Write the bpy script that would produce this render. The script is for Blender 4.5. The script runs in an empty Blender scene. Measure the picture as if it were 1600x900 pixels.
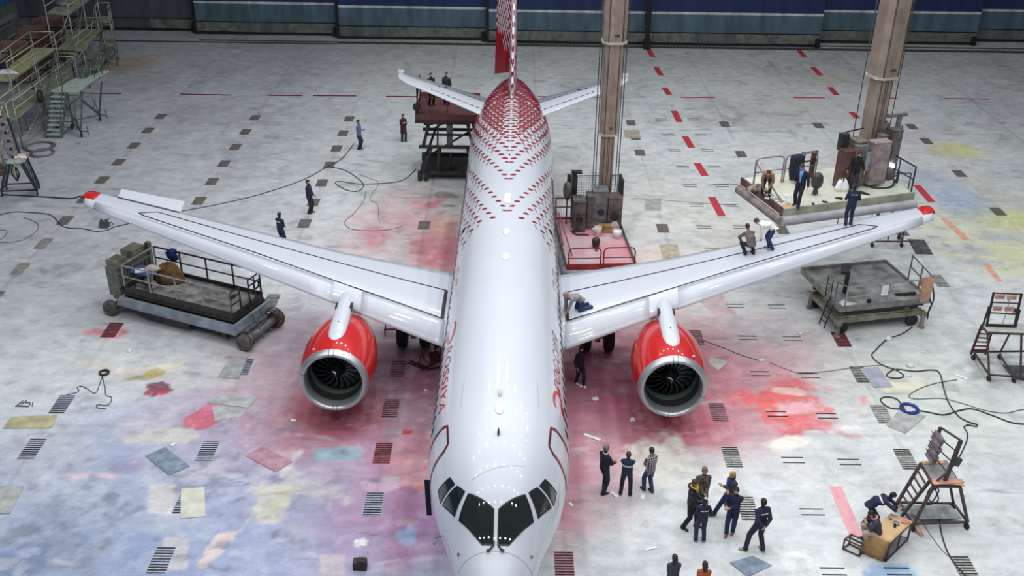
import bpy, bmesh, math, random
import numpy as np
from math import sin, cos, pi, radians, sqrt, atan2, tan
from mathutils import Vector, Matrix, Quaternion
from mathutils.bvhtree import BVHTree
from mathutils.geometry import tessellate_polygon

scene = bpy.context.scene
col = scene.collection
V = Vector
rnd = random.Random(7)

# ---------------------------------------------------------------- camera
CAM = V((0.5197, -35.2481, 21.6994))
PITCH, YAW, ROLL, FPX = 0.4942, 0.0064, 0.0159, 1606.907
_fw = V((sin(YAW)*cos(PITCH), cos(YAW)*cos(PITCH), -sin(PITCH)))
_rt = V((cos(YAW), -sin(YAW), 0))
_up = _rt.cross(_fw)
_r2 = _rt*cos(ROLL) + _up*sin(ROLL)
_u2 = -_rt*sin(ROLL) + _up*cos(ROLL)
cd = bpy.data.cameras.new('camera'); cam = bpy.data.objects.new('camera', cd); col.objects.link(cam)
M3 = Matrix((_r2, _u2, -_fw)).transposed()
cam.matrix_world = Matrix.Translation(CAM) @ M3.to_4x4()
cd.sensor_width = 36.0; cd.lens = 36.0*FPX/1600.0; cd.clip_end = 500
scene.camera = cam

def ray(u, v):
    return (_fw*FPX + _r2*(u-800) + _u2*(450-v)).normalized()
def G(u, v, z=0.0):
    """survey helper: the point at height z seen at photo pixel (u, v)"""
    d = ray(u, v); t = (z-CAM.z)/d.z
    return CAM + d*t
def PX(P):
    d = V(P)-CAM; z = d.dot(_fw)
    return 800+FPX*d.dot(_r2)/z, 450-FPX*d.dot(_u2)/z

def ZROW(x, y, row):
    lo, hi = -2.0, 18.0
    for _ in range(50):
        m = (lo+hi)/2
        if PX((x, y, m))[1] > row: lo = m
        else: hi = m
    return lo

# ---------------------------------------------------------------- materials
def lin(c):
    r = []
    for x in c[:3]:
        x = x/255.0
        r.append(x/12.92 if x <= 0.04045 else ((x+0.055)/1.055)**2.4)
    return (*r, 1.0)
MATS = {}
def mat(name, rgb, rough=0.5, metal=0.0, var=0.12, scale=6.0, rgb2=None, coat=0.0, bump=0.0, emit=None, spec=0.5):
    """principled material whose colour wanders with a noise texture (wear and dirt)"""
    if name in MATS: return MATS[name]
    m = bpy.data.materials.new(name); m.use_nodes = True
    nt = m.node_tree; b = nt.nodes['Principled BSDF']
    tc = nt.nodes.new('ShaderNodeTexCoord'); nz = nt.nodes.new('ShaderNodeTexNoise')
    nz.inputs['Scale'].default_value = scale; nz.inputs['Detail'].default_value = 5
    nt.links.new(tc.outputs['Object'], nz.inputs['Vector'])
    cr = nt.nodes.new('ShaderNodeValToRGB')
    c = lin(rgb)
    c2 = lin(rgb2) if rgb2 else tuple(x*(1-var*2.2) for x in c[:3])+(1,)
    c1 = c if rgb2 else tuple(min(1, x*(1+var)) for x in c[:3])+(1,)
    cr.color_ramp.elements[0].position = .32; cr.color_ramp.elements[1].position = .68
    cr.color_ramp.elements[0].color = c2; cr.color_ramp.elements[1].color = c1
    nt.links.new(nz.outputs['Fac'], cr.inputs['Fac'])
    nt.links.new(cr.outputs['Color'], b.inputs['Base Color'])
    b.inputs['Roughness'].default_value = rough; b.inputs['Metallic'].default_value = metal
    b.inputs['Coat Weight'].default_value = coat; b.inputs['Coat Roughness'].default_value = .04
    b.inputs['Specular IOR Level'].default_value = spec
    if bump:
        bp = nt.nodes.new('ShaderNodeBump'); bp.inputs['Strength'].default_value = bump; bp.inputs['Distance'].default_value = .02
        nt.links.new(nz.outputs['Fac'], bp.inputs['Height']); nt.links.new(bp.outputs['Normal'], b.inputs['Normal'])
    if emit:
        b.inputs['Emission Color'].default_value = lin(emit[0]); b.inputs['Emission Strength'].default_value = emit[1]
    MATS[name] = m
    return m

# ---------------------------------------------------------------- mesh builder
class MB:
    def __init__(s): s.v = []; s.f = []; s.m = []; s.sm = []
    def add(s, vs, fs, mi=0, smooth=False):
        o = len(s.v); s.v += [tuple(p) for p in vs]
        for f in fs: s.f.append(tuple(o+i for i in f)); s.m.append(mi); s.sm.append(smooth)
        return s
    def box(s, c, size, rot=None, mi=0, taper=1.0):
        x, y, z = size[0]/2, size[1]/2, size[2]/2
        P = [V((sx*x*(taper if sz > 0 else 1), sy*y*(taper if sz > 0 else 1), sz*z)) for sz in (-1, 1) for sy in (-1, 1) for sx in (-1, 1)]
        if rot is not None:
            R = Matrix.Rotation(rot, 3, 'Z') if not isinstance(rot, Matrix) else rot
            P = [R @ p for p in P]
        c = V(c)
        return s.add([p+c for p in P], [(0,2,3,1),(4,5,7,6),(0,1,5,4),(2,6,7,3),(0,4,6,2),(1,3,7,5)], mi)
    def bar(s, a, b, w=.05, h=None, mi=0, up=(0,0,1)):
        a = V(a); b = V(b); h = h or w; d = (b-a)
        if d.length < 1e-6: return s
        d.normalize(); u = V(up)
        if abs(d.dot(u)) > .98: u = V((0,1,0)) if abs(d.y) < .9 else V((1,0,0))
        x = d.cross(u).normalized(); y = x.cross(d)
        P = [p + x*(i*w/2) + y*(j*h/2) for p in (a, b) for i, j in ((-1,-1),(1,-1),(1,1),(-1,1))]
        return s.add(P, [(3,2,1,0),(4,5,6,7),(0,1,5,4),(1,2,6,5),(2,3,7,6),(3,0,4,7)], mi)
    def tube(s, path, r=.03, n=8, mi=0, closed=False, radii=None, cap=True):
        P = [V(p) for p in path]; k = len(P)
        if k < 2: return s
        T = []
        for i in range(k):
            a = P[(i-1) % k] if (closed or i > 0) else P[i]; b = P[(i+1) % k] if (closed or i < k-1) else P[i]
            t = (b-a)
            T.append(t.normalized() if t.length > 1e-9 else V((0,0,1)))
        u = T[0].orthogonal().normalized(); vs = []
        for i in range(k):
            u = (u - T[i]*u.dot(T[i]))
            u = u.normalized() if u.length > 1e-6 else T[i].orthogonal().normalized()
            w = T[i].cross(u); rr = radii[i] if radii else r
            vs += [P[i] + (u*cos(2*pi*j/n) + w*sin(2*pi*j/n))*rr for j in range(n)]
        fs = []
        for i in range(k if closed else k-1):
            i2 = (i+1) % k
            for j in range(n):
                j2 = (j+1) % n; fs.append((i*n+j, i*n+j2, i2*n+j2, i2*n+j))
        if not closed and cap: fs += [tuple(reversed(range(n))), tuple((k-1)*n+j for j in range(n))]
        return s.add(vs, fs, mi, True)
    def cyl(s, a, b, r, n=20, mi=0, r2=None):
        a = V(a); b = V(b); d = (b-a).normalized(); u = d.orthogonal().normalized(); w = d.cross(u); r2 = r if r2 is None else r2
        vs = [p + (u*cos(2*pi*j/n)+w*sin(2*pi*j/n))*q for p, q in ((a, r), (b, r2)) for j in range(n)]
        s.add(vs, [(j, (j+1) % n, n+(j+1) % n, n+j) for j in range(n)], mi, True)
        s.add(vs, [tuple(reversed(range(n))), tuple(n+j for j in range(n))], mi, False)
        return s
    def lathe(s, prof, origin, axis, n=40, mi=0, smooth=True, mfun=None, ref=None):
        """prof: list of (t, r) along axis"""
        o = V(origin); d = V(axis).normalized(); u = V(ref) if ref else d.orthogonal().normalized(); w = d.cross(u); vs = []
        for t, r in prof: vs += [o + d*t + (u*cos(2*pi*j/n)+w*sin(2*pi*j/n))*r for j in range(n)]
        for i in range(len(prof)-1):
            fs = [(i*n+j, i*n+(j+1) % n, (i+1)*n+(j+1) % n, (i+1)*n+j) for j in range(n)]
            if i == 0: base = len(s.v); s.v += [tuple(p) for p in vs]
            for f in fs: s.f.append(tuple(base+q for q in f)); s.m.append(mfun(i) if mfun else mi); s.sm.append(smooth)
        return s
    def loft(s, rings, mi=0, smooth=True, cap=True, closed=True):
        n = len(rings[0]); vs = [p for r in rings for p in r]; fs = []
        for i in range(len(rings)-1):
            for j in range(n if closed else n-1):
                j2 = (j+1) % n; fs.append((i*n+j, i*n+j2, (i+1)*n+j2, (i+1)*n+j))
        o = len(s.v); s.add(vs, fs, mi, smooth)
        if cap and closed:
            for r, rev in ((0, True), (len(rings)-1, False)):
                ix = [o+r*n+j for j in range(n)]
                s.f.append(tuple(reversed(ix)) if rev else tuple(ix)); s.m.append(mi); s.sm.append(False)
        return s
    def prism(s, poly, h, mi=0, axis=(0,0,1)):
        a = V(axis)*h; n = len(poly); P = [V(p) for p in poly]
        s.add(P + [p+a for p in P], [tuple(reversed(range(n))), tuple(range(n, 2*n))] + [(j, (j+1) % n, n+(j+1) % n, n+j) for j in range(n)], mi)
        return s
    def torus(s, c, R, r, n=28, k=8, axis=(0,0,1), mi=0):
        d = V(axis).normalized(); u = d.orthogonal().normalized(); w = d.cross(u); c = V(c)
        return s.tube([c+(u*cos(2*pi*i/n)+w*sin(2*pi*i/n))*R for i in range(n)], r, k, mi, closed=True)
    def build(s, name, mats, parent=None, loc=None, bevel=0, fix=True):
        me = bpy.data.meshes.new(name); me.from_pydata(s.v, [], s.f)
        if not isinstance(mats, (list, tuple)): mats = [mats]
        for m in mats: me.materials.append(m)
        me.polygons.foreach_set('material_index', s.m); me.polygons.foreach_set('use_smooth', s.sm)
        if fix:
            bm = bmesh.new(); bm.from_mesh(me); bmesh.ops.recalc_face_normals(bm, faces=bm.faces); bm.to_mesh(me); bm.free()
        me.update()
        o = bpy.data.objects.new(name, me); col.objects.link(o)
        if parent is not None: o.parent = parent
        if loc is not None: o.location = loc
        if bevel:
            md = o.modifiers.new('bevel', 'BEVEL'); md.width = bevel; md.segments = 2; md.limit_method = 'ANGLE'
        return o

def thing(name, label, cat, loc=(0,0,0), rz=0, group=None):
    o = bpy.data.objects.new(name, None); col.objects.link(o); o.empty_display_size = .2
    o.location = loc; o.rotation_euler = (0, 0, rz)
    return tag(o, label, cat, group)
def tag(o, label=None, cat=None, group=None, kind=None):
    if label: o['label'] = label
    if cat: o['category'] = cat
    if group: o['group'] = group
    if kind: o['kind'] = kind
    return o
def catmull(pts, k=6, closed=False):
    P = [V(p) for p in pts]; n = len(P); out = []
    for i in range(n if closed else n-1):
        p0 = P[(i-1) % n] if (closed or i > 0) else P[i]; p1 = P[i]; p2 = P[(i+1) % n]; p3 = P[(i+2) % n] if (closed or i+2 < n) else P[min(i+1, n-1)]
        for j in range(k):
            t = j/k; t2 = t*t; t3 = t2*t
            out.append(.5*((2*p1)+(p2-p0)*t+(2*p0-5*p1+4*p2-p3)*t2+(3*p1-p0-3*p2+p3)*t3))
    if not closed: out.append(P[-1])
    return out
# ================================================================ SETTING
FX0, FX1, FY0, FY1, FS = -40.0, 46.0, -20.0, 51.0, 0.125
xs_ = np.arange(FX0, FX1+.01, .085); ys_ = [FY0]
while ys_[-1] < FY1: ys_.append(ys_[-1]+float(np.interp(ys_[-1], [-16, 0, 20, 48], [.075, .10, .16, .25])))
ys_ = np.array(ys_); nx, ny = len(xs_), len(ys_)
def smooth_noise(cell, seed):
    """value noise with the given cell in metres"""
    r = np.random.RandomState(seed); x, y = (xs_-FX0)/cell, (ys_-FY0)/cell
    g = r.rand(int(y[-1])+3, int(x[-1])+3)
    xi = x.astype(int); yi = y.astype(int); fx = x-xi; fy = y-yi
    fx = fx*fx*(3-2*fx); fy = fy*fy*(3-2*fy)
    a = g[yi][:, xi]*(1-fx) + g[yi][:, xi+1]*fx; b = g[yi+1][:, xi]*(1-fx) + g[yi+1][:, xi+1]*fx
    return a*(1-fy)[:, None] + b*fy[:, None]
XX, YY = np.meshgrid(xs_, ys_)
def fbm(c, seed): return (smooth_noise(c, seed)*.50 + smooth_noise(c/2.1, seed+1)*.28 + smooth_noise(c/4.4, seed+2)*.22)
N1, N2, N3, N4, N5 = fbm(6, 3), fbm(2.5, 11), fbm(1.1, 23), fbm(11, 31), fbm(.5, 47)
def L3(c): return np.array(lin(c)[:3])
C = np.zeros((ny, nx, 3)); C[:] = L3((215, 219, 219))
def blend(mask, rgb):
    global C
    m = np.clip(mask, 0, 1)[..., None]; C = C*(1-m) + L3(rgb)*m
def ss(a, b, x): t = np.clip((x-a)/(b-a), 0, 1); return t*t*(3-2*t)
def blob(u, v, rx, ry, rgb, al, noise=.5, rot=0, hard=1.0):
    """a paint stain on the floor round the surveyed spot, radii in metres"""
    p = G(u, v); dx, dy = XX-p.x, YY-p.y
    if rot: dx, dy = dx*cos(rot)+dy*sin(rot), -dx*sin(rot)+dy*cos(rot)
    q = np.sqrt((dx/rx)**2+(dy/ry)**2) + (N1-.5)*noise*(.9 if hard < 1.2 else 0) + (N2-.5)*noise*(1.0 if hard < 1.2 else 1.5) + (N3-.5)*noise*(.6 if hard < 1.2 else 2.2) + (N5-.5)*noise*(.35 if hard < 1.2 else 1.8)
    blend((1-ss(1-.9/hard, 1.0, q))*al, rgb)
def strip(x0, x1, y0, y1, rgb, al, soft=.25, noise=.3):
    w = (N3-.5)*noise
    m = ss(x0-soft, x0+soft, XX+w)*(1-ss(x1-soft, x1+soft, XX+w))*ss(y0-soft, y0+soft, YY+w)*(1-ss(y1-soft, y1+soft, YY+w)); blend(m*al, rgb)
# broad tints of old overspray
blend(ss(-6, -16, XX)*ss(-2, 4, YY)*.55, (170, 174, 184))
blend((1-ss(-12, -1, YY+(N1-.5)*8))*(1-ss(-6, 2, XX))*.80, (156, 166, 196))
blob(300, 690, 7, 4.5, (152, 162, 196), .6, .5)
blob(470, 820, 7, 4, (160, 164, 196), .65, .5)
blob(100, 860, 5, 3, (132, 146, 178), .6, .6)
blob(300, 860, 4, 2.2, (146, 162, 198), .6, .6)
blob(640, 860, 3, 2.4, (166, 172, 208), .5, .6)
blob(560, 400, 4.2, 7, (196, 176, 184), .5)
blob(1060, 330, 6, 6, (206, 200, 186), .45)
blob(1010, 420, 6, 5, (214, 182, 166), .5)
blob(1160, 380, 4, 4, (206, 196, 180), .4)
blob(1420, 610, 6, 5, (204, 210, 198), .6)
blob(1200, 170, 9, 5, (196, 186, 176), .45)
blob(1500, 330, 6, 9, (214, 216, 178), .75)
blob(1490, 235, 2.4, 2.0, (222, 220, 110), .85, .5)
blob(1460, 290, 3.0, 5.2, (168, 182, 212), .7, .5, .3)
blob(1520, 325, 2.2, 3.6, (158, 176, 212), .75, .5, .35)
blob(1590, 345, 3, 2.2, (222, 222, 140), .75, .5)
blob(1560, 400, 3.5, 3, (220, 222, 170), .6, .5)
blob(1515, 390, 1.3, 1.0, (176, 176, 194), .8, .4)
blob(1530, 410, 1.8, .6, (176, 180, 200), .8, .4)
blob(1560, 370, 1.6, .8, (180, 188, 200), .7, .4)
blob(1540, 470, 4, 3, (222, 224, 226), .7, .4)
blob(1400, 210, 4, 6, (206, 190, 200), .5)
blob(1560, 170, 5, 6, (178, 178, 190), .5)
blob(200, 100, 3.2, 4.2, (178, 150, 104), .7, .6)
blob(300, 170, 4, 2.4, (184, 166, 176), .5, .5)
blob(1290, 120, 6, 4, (196, 176, 152), .4)
# red overspray round the aircraft: soft zones, straight masked strips
blob(560, 600, 9.0, 7.5, (190, 138, 156), .85, .42, 0, 1.0)
blob(520, 655, 4.2, 2.6, (178, 76, 90), .85, .45, 0, 1.0)
blob(690, 620, 2.6, 9.5, (160, 100, 130), .6, .3, 0, 1.0)
blob(1000, 600, 8.4, 6.8, (198, 128, 144), .9, .4, 0, 1.0)
blob(1060, 665, 4.6, 2.4, (194, 92, 106), .8, .42, 0, 1.0)
blob(950, 640, 2.8, 6, (186, 104, 132), .6, .3, 0, 1.0)
blob(1180, 570, 5, 5, (212, 156, 164), .6, .5, 0, 1.0)
blob(930, 570, 3.2, 5.5, (164, 94, 122), .7, .3, 0, 1.0)
blob(650, 560, 3.6, 4.6, (146, 104, 130), .7, .35, 0, 1.0)
blob(1000, 520, 5, 4, (190, 128, 138), .6, .4, 0, 1.0)
blob(480, 520, 4, 4, (186, 168, 182), .6, .4, 0, 1.0)
blob(1130, 600, 4.5, 4.0, (212, 136, 150), .6, .45, 0, 1.0)
blob(1010, 440, 5, 4, (206, 168, 162), .5, .45)
blob(640, 340, 4.2, 6, (206, 150, 152), .72, .5, 0, 1.0)
blob(685, 390, 2.6, 4.6, (202, 112, 122), .85, .35, 0, 1.0)
blob(700, 350, 1.6, 2.6, (214, 170, 150), .6, .4)
blob(905, 390, 1.6, 5, (186, 100, 112), .75, .35, 0, 1.0)
blob(620, 760, 4.2, 5.0, (184, 134, 170), .8, .35, 0, 1.0)
blob(660, 720, 2.0, 2.4, (216, 148, 150), .7, .4)
blob(650, 820, 1.8, 2.6, (160, 120, 166), .6, .4)
blob(930, 740, 2.5, 4.5, (212, 158, 168), .7, .4, 0, 1.0)
blob(880, 790, 1.6, 3.6, (196, 110, 132), .8, .3, 0, 1.0)
for x0, x1, y0, y1, a in ((-7.4, -6.2, -5.2, -1.5, .35), (-6.2, -4.7, -6.0, -2.2, .3), (4.6, 5.9, -7.0, -3.2, .35), (5.9, 7.3, -6.4, -1.0, .28), (2.2, 3.3, -8.5, 0, .3), (-3.0, -2.2, -13, 0, .25), (-2.6, -1.9, 4, 12, .4)):
    strip(x0, x1, y0, y1, (168, 72, 92), a, .12, .1)
# bright and hard edged splashes
blob(1235, 622, 2.5, 1.9, (226, 104, 108), .9, .75, 0, 1.3); blob(1255, 655, 2.2, .8, (222, 112, 120), .8, .8, -.5, 1.3)
blob(1225, 635, 1.5, 1.0, (244, 120, 100), .8, .7, 0, 1.2); blob(1237, 612, .95, .28, (236, 196, 184), .95, .4, -.15, 3)
blob(1245, 635, 1.0, .6, (232, 186, 196), .85, .7, 0, 2); blob(1230, 695, 1.0, .4, (240, 236, 226), .9, .5, .1, 2)
blob(318, 656, .85, .62, (200, 88, 108), .85, .45, 0, 4); blob(330, 640, .5, .4, (206, 110, 140), .8, .5, 0, 2)
blob(250, 608, .62, .42, (120, 50, 76), .9, .7, 0, 3); blob(254, 614, .28, .16, (214, 70, 92), .95, .5, 0, 4); blob(232, 614, .16, .16, (200, 60, 84), .95, .5, 0, 4)
blob(636, 675, .3, .2, (186, 36, 48), .95, .5, 0, 4)
blob(165, 520, .8, .5, (220, 110, 120), .8, .6, 0, 1.5)
blob(140, 568, .85, .3, (226, 222, 200), .9, .5, .1, 2.5); blob(205, 579, 1.1, .26, (236, 222, 214), .95, .4, 0, 4); blob(252, 576, 1.1, .36, (240, 236, 216), .95, .5, .1, 4)
blob(215, 590, .9, .36, (184, 166, 96), .85, .6, .3, 2); blob(238, 582, .7, .36, (190, 170, 104), .85, .6, 0, 2)
blob(1045, 725, 1.7, 1.5, (224, 222, 210), .9, .55, 0, 1.6); blob(632, 836, .45, .45, (156, 182, 220), .85, .4, 0, 2.5)
blob(598, 762, .9, .4, (214, 176, 204), .85, .4, .2, 2); blob(660, 760, .8, .3, (214, 140, 140), .8, .5, 0, 2)
blob(566, 848, .25, .2, (240, 240, 246), .95, .4, 0, 4); blob(490, 765, 2.4, 1.0, (196, 192, 190), .7, .7, 0, 1.5)
blob(430, 785, .8, 1.0, (206, 202, 180), .8, .5, 0, 2); blob(420, 770, .14, 2.6, (208, 204, 204), .7, .6, -.28, 2)
blob(1245, 877, .5, .4, (232, 234, 232), .9, .5, 0, 3); blob(1400, 893, .9, .5, (136, 174, 214), .8, .6, 0, 3)
blob(1330, 670, .5, .2, (240, 240, 236), .8, .5, 0, 3); blob(1390, 605, 1.3, .4, (228, 222, 196), .9, .5, .1, 2.5)
blob(690, 305, .7, .5, (120, 112, 112), .7, .7, 0, 2); blob(700, 322, .6, .3, (104, 96, 100), .7, .7, 0, 2)
blob(670, 318, .9, .9, (206, 130, 140), .8, .5, 0, 2); blob(590, 370, 1.4, 1.2, (208, 140, 150), .7, .5, 0, 1.5)
blob(340, 855, .35, .9, (226, 206, 196), .8, .5, -.4, 3); blob(255, 680, 1.3, .5, (200, 196, 190), .8, .3, 0, 4)
blob(130, 743, 1.2, .2, (214, 188, 196), .8, .5, 0, 2); blob(205, 728, .7, .4, (150, 142, 176), .7, .7, 0, 2)
blob(90, 845, .9, 2.4, (140, 150, 172), .6, .8, .6, 1.5); blob(40, 880, 1.5, 1.0, (110, 124, 156), .6, .8, 0, 1.5)
# patches with straight edges left by masking sheets
def patch(quad, rgb, al, soft=.06):
    P = [G(*q) for q in quad]; m = np.ones_like(XX)
    A = sum(P[i].x*P[(i+1) % 4].y-P[(i+1) % 4].x*P[i].y for i in range(4)); s = 1 if A > 0 else -1
    for i in range(4):
        a, b = P[i], P[(i+1) % 4]; e = (b-a).normalized()
        d = s*((YY-a.y)*e.x-(XX-a.x)*e.y); m = m*ss(-soft, soft, d+(N3-.5)*.12)
    blend(m*al, rgb)
patch([(496, 700), (566, 698), (565, 720), (491, 721)], (150, 184, 196), .85)
patch([(500, 865), (540, 865), (540, 899), (497, 899)], (206, 192, 196), .8)
patch([(233, 758), (274, 756), (270, 805), (229, 803)], (206, 202, 200), .85)
patch([(255, 839), (297, 841), (292, 890), (252, 890)], (204, 198, 196), .75)
patch([(600, 165), (660, 166), (660, 174), (598, 172)], (206, 208, 206), .7)
patch([(640, 375), (665, 375), (668, 397), (640, 397)], (190, 128, 134), .7)
patch([(1090, 470), (1120, 450), (1150, 490), (1120, 495)], (204, 150, 160), .6)
# joints of the slabs, general dirt and a painted falloff of light
jx = np.abs(((XX+.60)/5.98) % 1-.5)*5.98; jy = np.abs(((YY+.35)/10.6) % 1-.5)*10.6
blend((1-ss(.03, .12, jx))*.28*N1*1.4, (120, 118, 116)); blend((1-ss(.03, .12, jy))*.25*N1*1.4, (120, 118, 116))
blend(ss(.55, .75, N2)*.16, (116, 116, 120)); blend(ss(.60, .8, N1)*.22, (140, 138, 138)); blend(ss(.62, .74, N3)*.12, (100, 98, 104))
blend((1-ss(.2, .38, N2))*.3, (222, 222, 220)); blend((1-ss(.26, .40, N1))*.18, (226, 226, 222))
blend(ss(30, 46, YY)*.35, (150, 146, 138))  # rear floor darkened in its colour for the weaker light there
lb = (1-ss(-10, 0, YY))*(1-ss(-8, 2, XX))
blend(ss(.56, .70, N3*.5+N5*.5)*lb*.45, (104, 110, 134)); blend(ss(.55, .68, N5)*ss(.5, .62, N1)*lb*.5, (206, 210, 222))
blend(ss(.58, .72, N5)*.16, (120, 120, 122)); blend((1-ss(.26, .42, N5))*.16, (236, 238, 238))
blend(ss(.60, .70, N3*.6+N5*.4)*ss(.45, .65, N1)*.25, (128, 124, 124))
# scuffs: short dark and pale scratches
r0 = np.random.RandomState(5)
for i in range(900):
    x, y = r0.uniform(-30, 32), r0.uniform(-15, 44); L = r0.uniform(.15, 1.1); a = r0.uniform(-.35, .35); w = r0.uniform(.05, .16)
    i0, i1 = np.searchsorted(xs_, (x-L-.1, x+L+.1)); j0, j1 = np.searchsorted(ys_, (y-L*.6-.3, y+L*.6+.3))
    sx, sy = XX[j0:j1, i0:i1]-x, YY[j0:j1, i0:i1]-y
    dx, dy = sx*cos(a)+sy*sin(a), -sx*sin(a)+sy*cos(a)
    m = np.clip(1-np.sqrt((dx/L)**2+(dy/w)**2), 0, 1)*r0.uniform(.2, .6); c = L3((90, 88, 94) if r0.rand() < .62 else (232, 232, 230))
    C[j0:j1, i0:i1] = C[j0:j1, i0:i1]*(1-m[..., None]) + c*m[..., None]

fm = bpy.data.materials.new('painted_concrete'); fm.use_nodes = True; nt = fm.node_tree; B = nt.nodes['Principled BSDF']
at = nt.nodes.new('ShaderNodeVertexColor'); at.layer_name = 'paint'
tc = nt.nodes.new('ShaderNodeTexCoord'); na = nt.nodes.new('ShaderNodeTexNoise'); na.inputs['Scale'].default_value = 2.2; na.inputs['Detail'].default_value = 9; na.inputs['Roughness'].default_value = .68
nb = nt.nodes.new('ShaderNodeTexNoise'); nb.inputs['Scale'].default_value = 11; nb.inputs['Detail'].default_value = 6
mp = nt.nodes.new('ShaderNodeMapping'); mp.inputs['Scale'].default_value = (.55, 1, 1)
nt.links.new(tc.outputs['Object'], mp.inputs['Vector'])
for n in (na, nb): nt.links.new(mp.outputs['Vector'], n.inputs['Vector'])
m1 = nt.nodes.new('ShaderNodeMapRange'); m1.inputs['From Min'].default_value = .3; m1.inputs['From Max'].default_value = .7; m1.inputs['To Min'].default_value = .80; m1.inputs['To Max'].default_value = 1.14
nb.inputs['Scale'].default_value = 26; nb.inputs['Roughness'].default_value = .75
m2 = nt.nodes.new('ShaderNodeMapRange'); m2.inputs['From Min'].default_value = .3; m2.inputs['From Max'].default_value = .7; m2.inputs['To Min'].default_value = .80; m2.inputs['To Max'].default_value = 1.10
nt.links.new(na.outputs['Fac'], m1.inputs['Value']); nt.links.new(nb.outputs['Fac'], m2.inputs['Value'])
mu = nt.nodes.new('ShaderNodeMath'); mu.operation = 'MULTIPLY'; nt.links.new(m1.outputs['Result'], mu.inputs[0]); nt.links.new(m2.outputs['Result'], mu.inputs[1])
vm = nt.nodes.new('ShaderNodeVectorMath'); vm.operation = 'SCALE'; nt.links.new(at.outputs['Color'], vm.inputs[0]); nt.links.new(mu.outputs['Value'], vm.inputs['Scale'])
nt.links.new(vm.outputs['Vector'], B.inputs['Base Color']); B.inputs['Roughness'].default_value = .62; B.inputs['Specular IOR Level'].default_value = .3

red_line = mat('red_floor_paint', (206, 52, 62), .6, 0, .2, 4, rgb2=(168, 60, 72))
pink_line = mat('faded_pink_floor_paint', (220, 150, 158), .6, 0, .15, 4, rgb2=(226, 176, 180))
orange_line = mat('worn_orange_floor_paint', (226, 140, 110), .6, 0, .2, 3, rgb2=(214, 190, 168))
dark_red_line = mat('dark_red_floor_paint', (122, 36, 42), .6, 0, .2, 4)
FS = .1
fverts = np.stack([XX.ravel(), YY.ravel(), np.zeros(nx*ny)], 1)
idx = np.arange(nx*ny).reshape(ny, nx)
quads = np.stack([idx[:-1, :-1].ravel(), idx[:-1, 1:].ravel(), idx[1:, 1:].ravel(), idx[1:, :-1].ravel()], 1)
lines = []
def dash(u0, v0, u1, v1, wpx, mi):
    """painted dash between two surveyed points, width in metres"""
    a, b = G(u0, v0), G(u1, v1); d = (b-a).normalized(); n = V((-d.y, d.x, 0))*wpx/2
    q = [a-n, b-n, b+n, a+n]
    if (q[1]-q[0]).cross(q[2]-q[0]).z < 0: q.reverse()
    lines.append((q, mi))
for q in ((1012, 75, 1020, 89), (1025, 105, 1033, 118), (1038, 137, 1046, 148), (1053, 173, 1062, 191), (1070, 213, 1081, 231), (1089, 255, 1102, 275), (1112, 308, 1128, 338)): dash(*q, .42, 1)
for q in ((1246, 76, 1257, 89), (1270, 105, 1282, 118), (1296, 136, 1308, 149), (1330, 175, 1340, 185)): dash(*q, .42, 1)
dash(1432, 289, 1456, 316, .42, 1)
for q in ((128, 145.5, 190, 146.5), (281, 147, 361, 148.5), (418, 149, 473, 149.5), (489, 149.5, 557, 150), (603, 150.5, 652, 151)): dash(*q, .22, 4)
for q in ((1062, 152, 1117, 152.5), (1240, 152.5, 1289, 153), (1383, 153, 1402, 153.5), (1476, 154, 1546, 155), (840, 151, 942, 152)): dash(*q, .22, 1)
dash(1474, 341, 1512, 376, .38, 3); dash(1540, 412, 1562, 440, .3, 3)
dash(1305, 760, 1339, 840, .42, 2)
lv, lf, lm = [], [], []
for P, mi in lines:
    o = nx*ny+len(lv); lv += [(p.x, p.y, .004) for p in P]; lf.append((o, o+1, o+2, o+3)); lm.append(mi)
me = bpy.data.meshes.new('floor')
allv = np.concatenate([fverts, np.array(lv)]); allf = np.concatenate([quads, np.array(lf)])
me.vertices.add(len(allv)); me.vertices.foreach_set('co', allv.astype(np.float32).ravel())
me.loops.add(len(allf)*4); me.loops.foreach_set('vertex_index', allf.astype(np.int32).ravel())
me.polygons.add(len(allf)); me.polygons.foreach_set('loop_start', (np.arange(len(allf))*4).astype(np.int32))
me.update(calc_edges=True)
for m in (fm, red_line, pink_line, orange_line, dark_red_line): me.materials.append(m)
me.polygons.foreach_set('material_index', np.concatenate([np.zeros(len(quads), int), np.array(lm)]).astype(np.int32))
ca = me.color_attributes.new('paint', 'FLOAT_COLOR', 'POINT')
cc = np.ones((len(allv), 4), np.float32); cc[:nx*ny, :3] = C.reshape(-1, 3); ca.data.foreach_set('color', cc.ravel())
me.validate(); me.update()
floor = bpy.data.objects.new('floor', me); col.objects.link(floor); tag(floor, 'grey concrete hangar floor stained with red, blue and yellow paint', 'floor', kind='structure')

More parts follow.
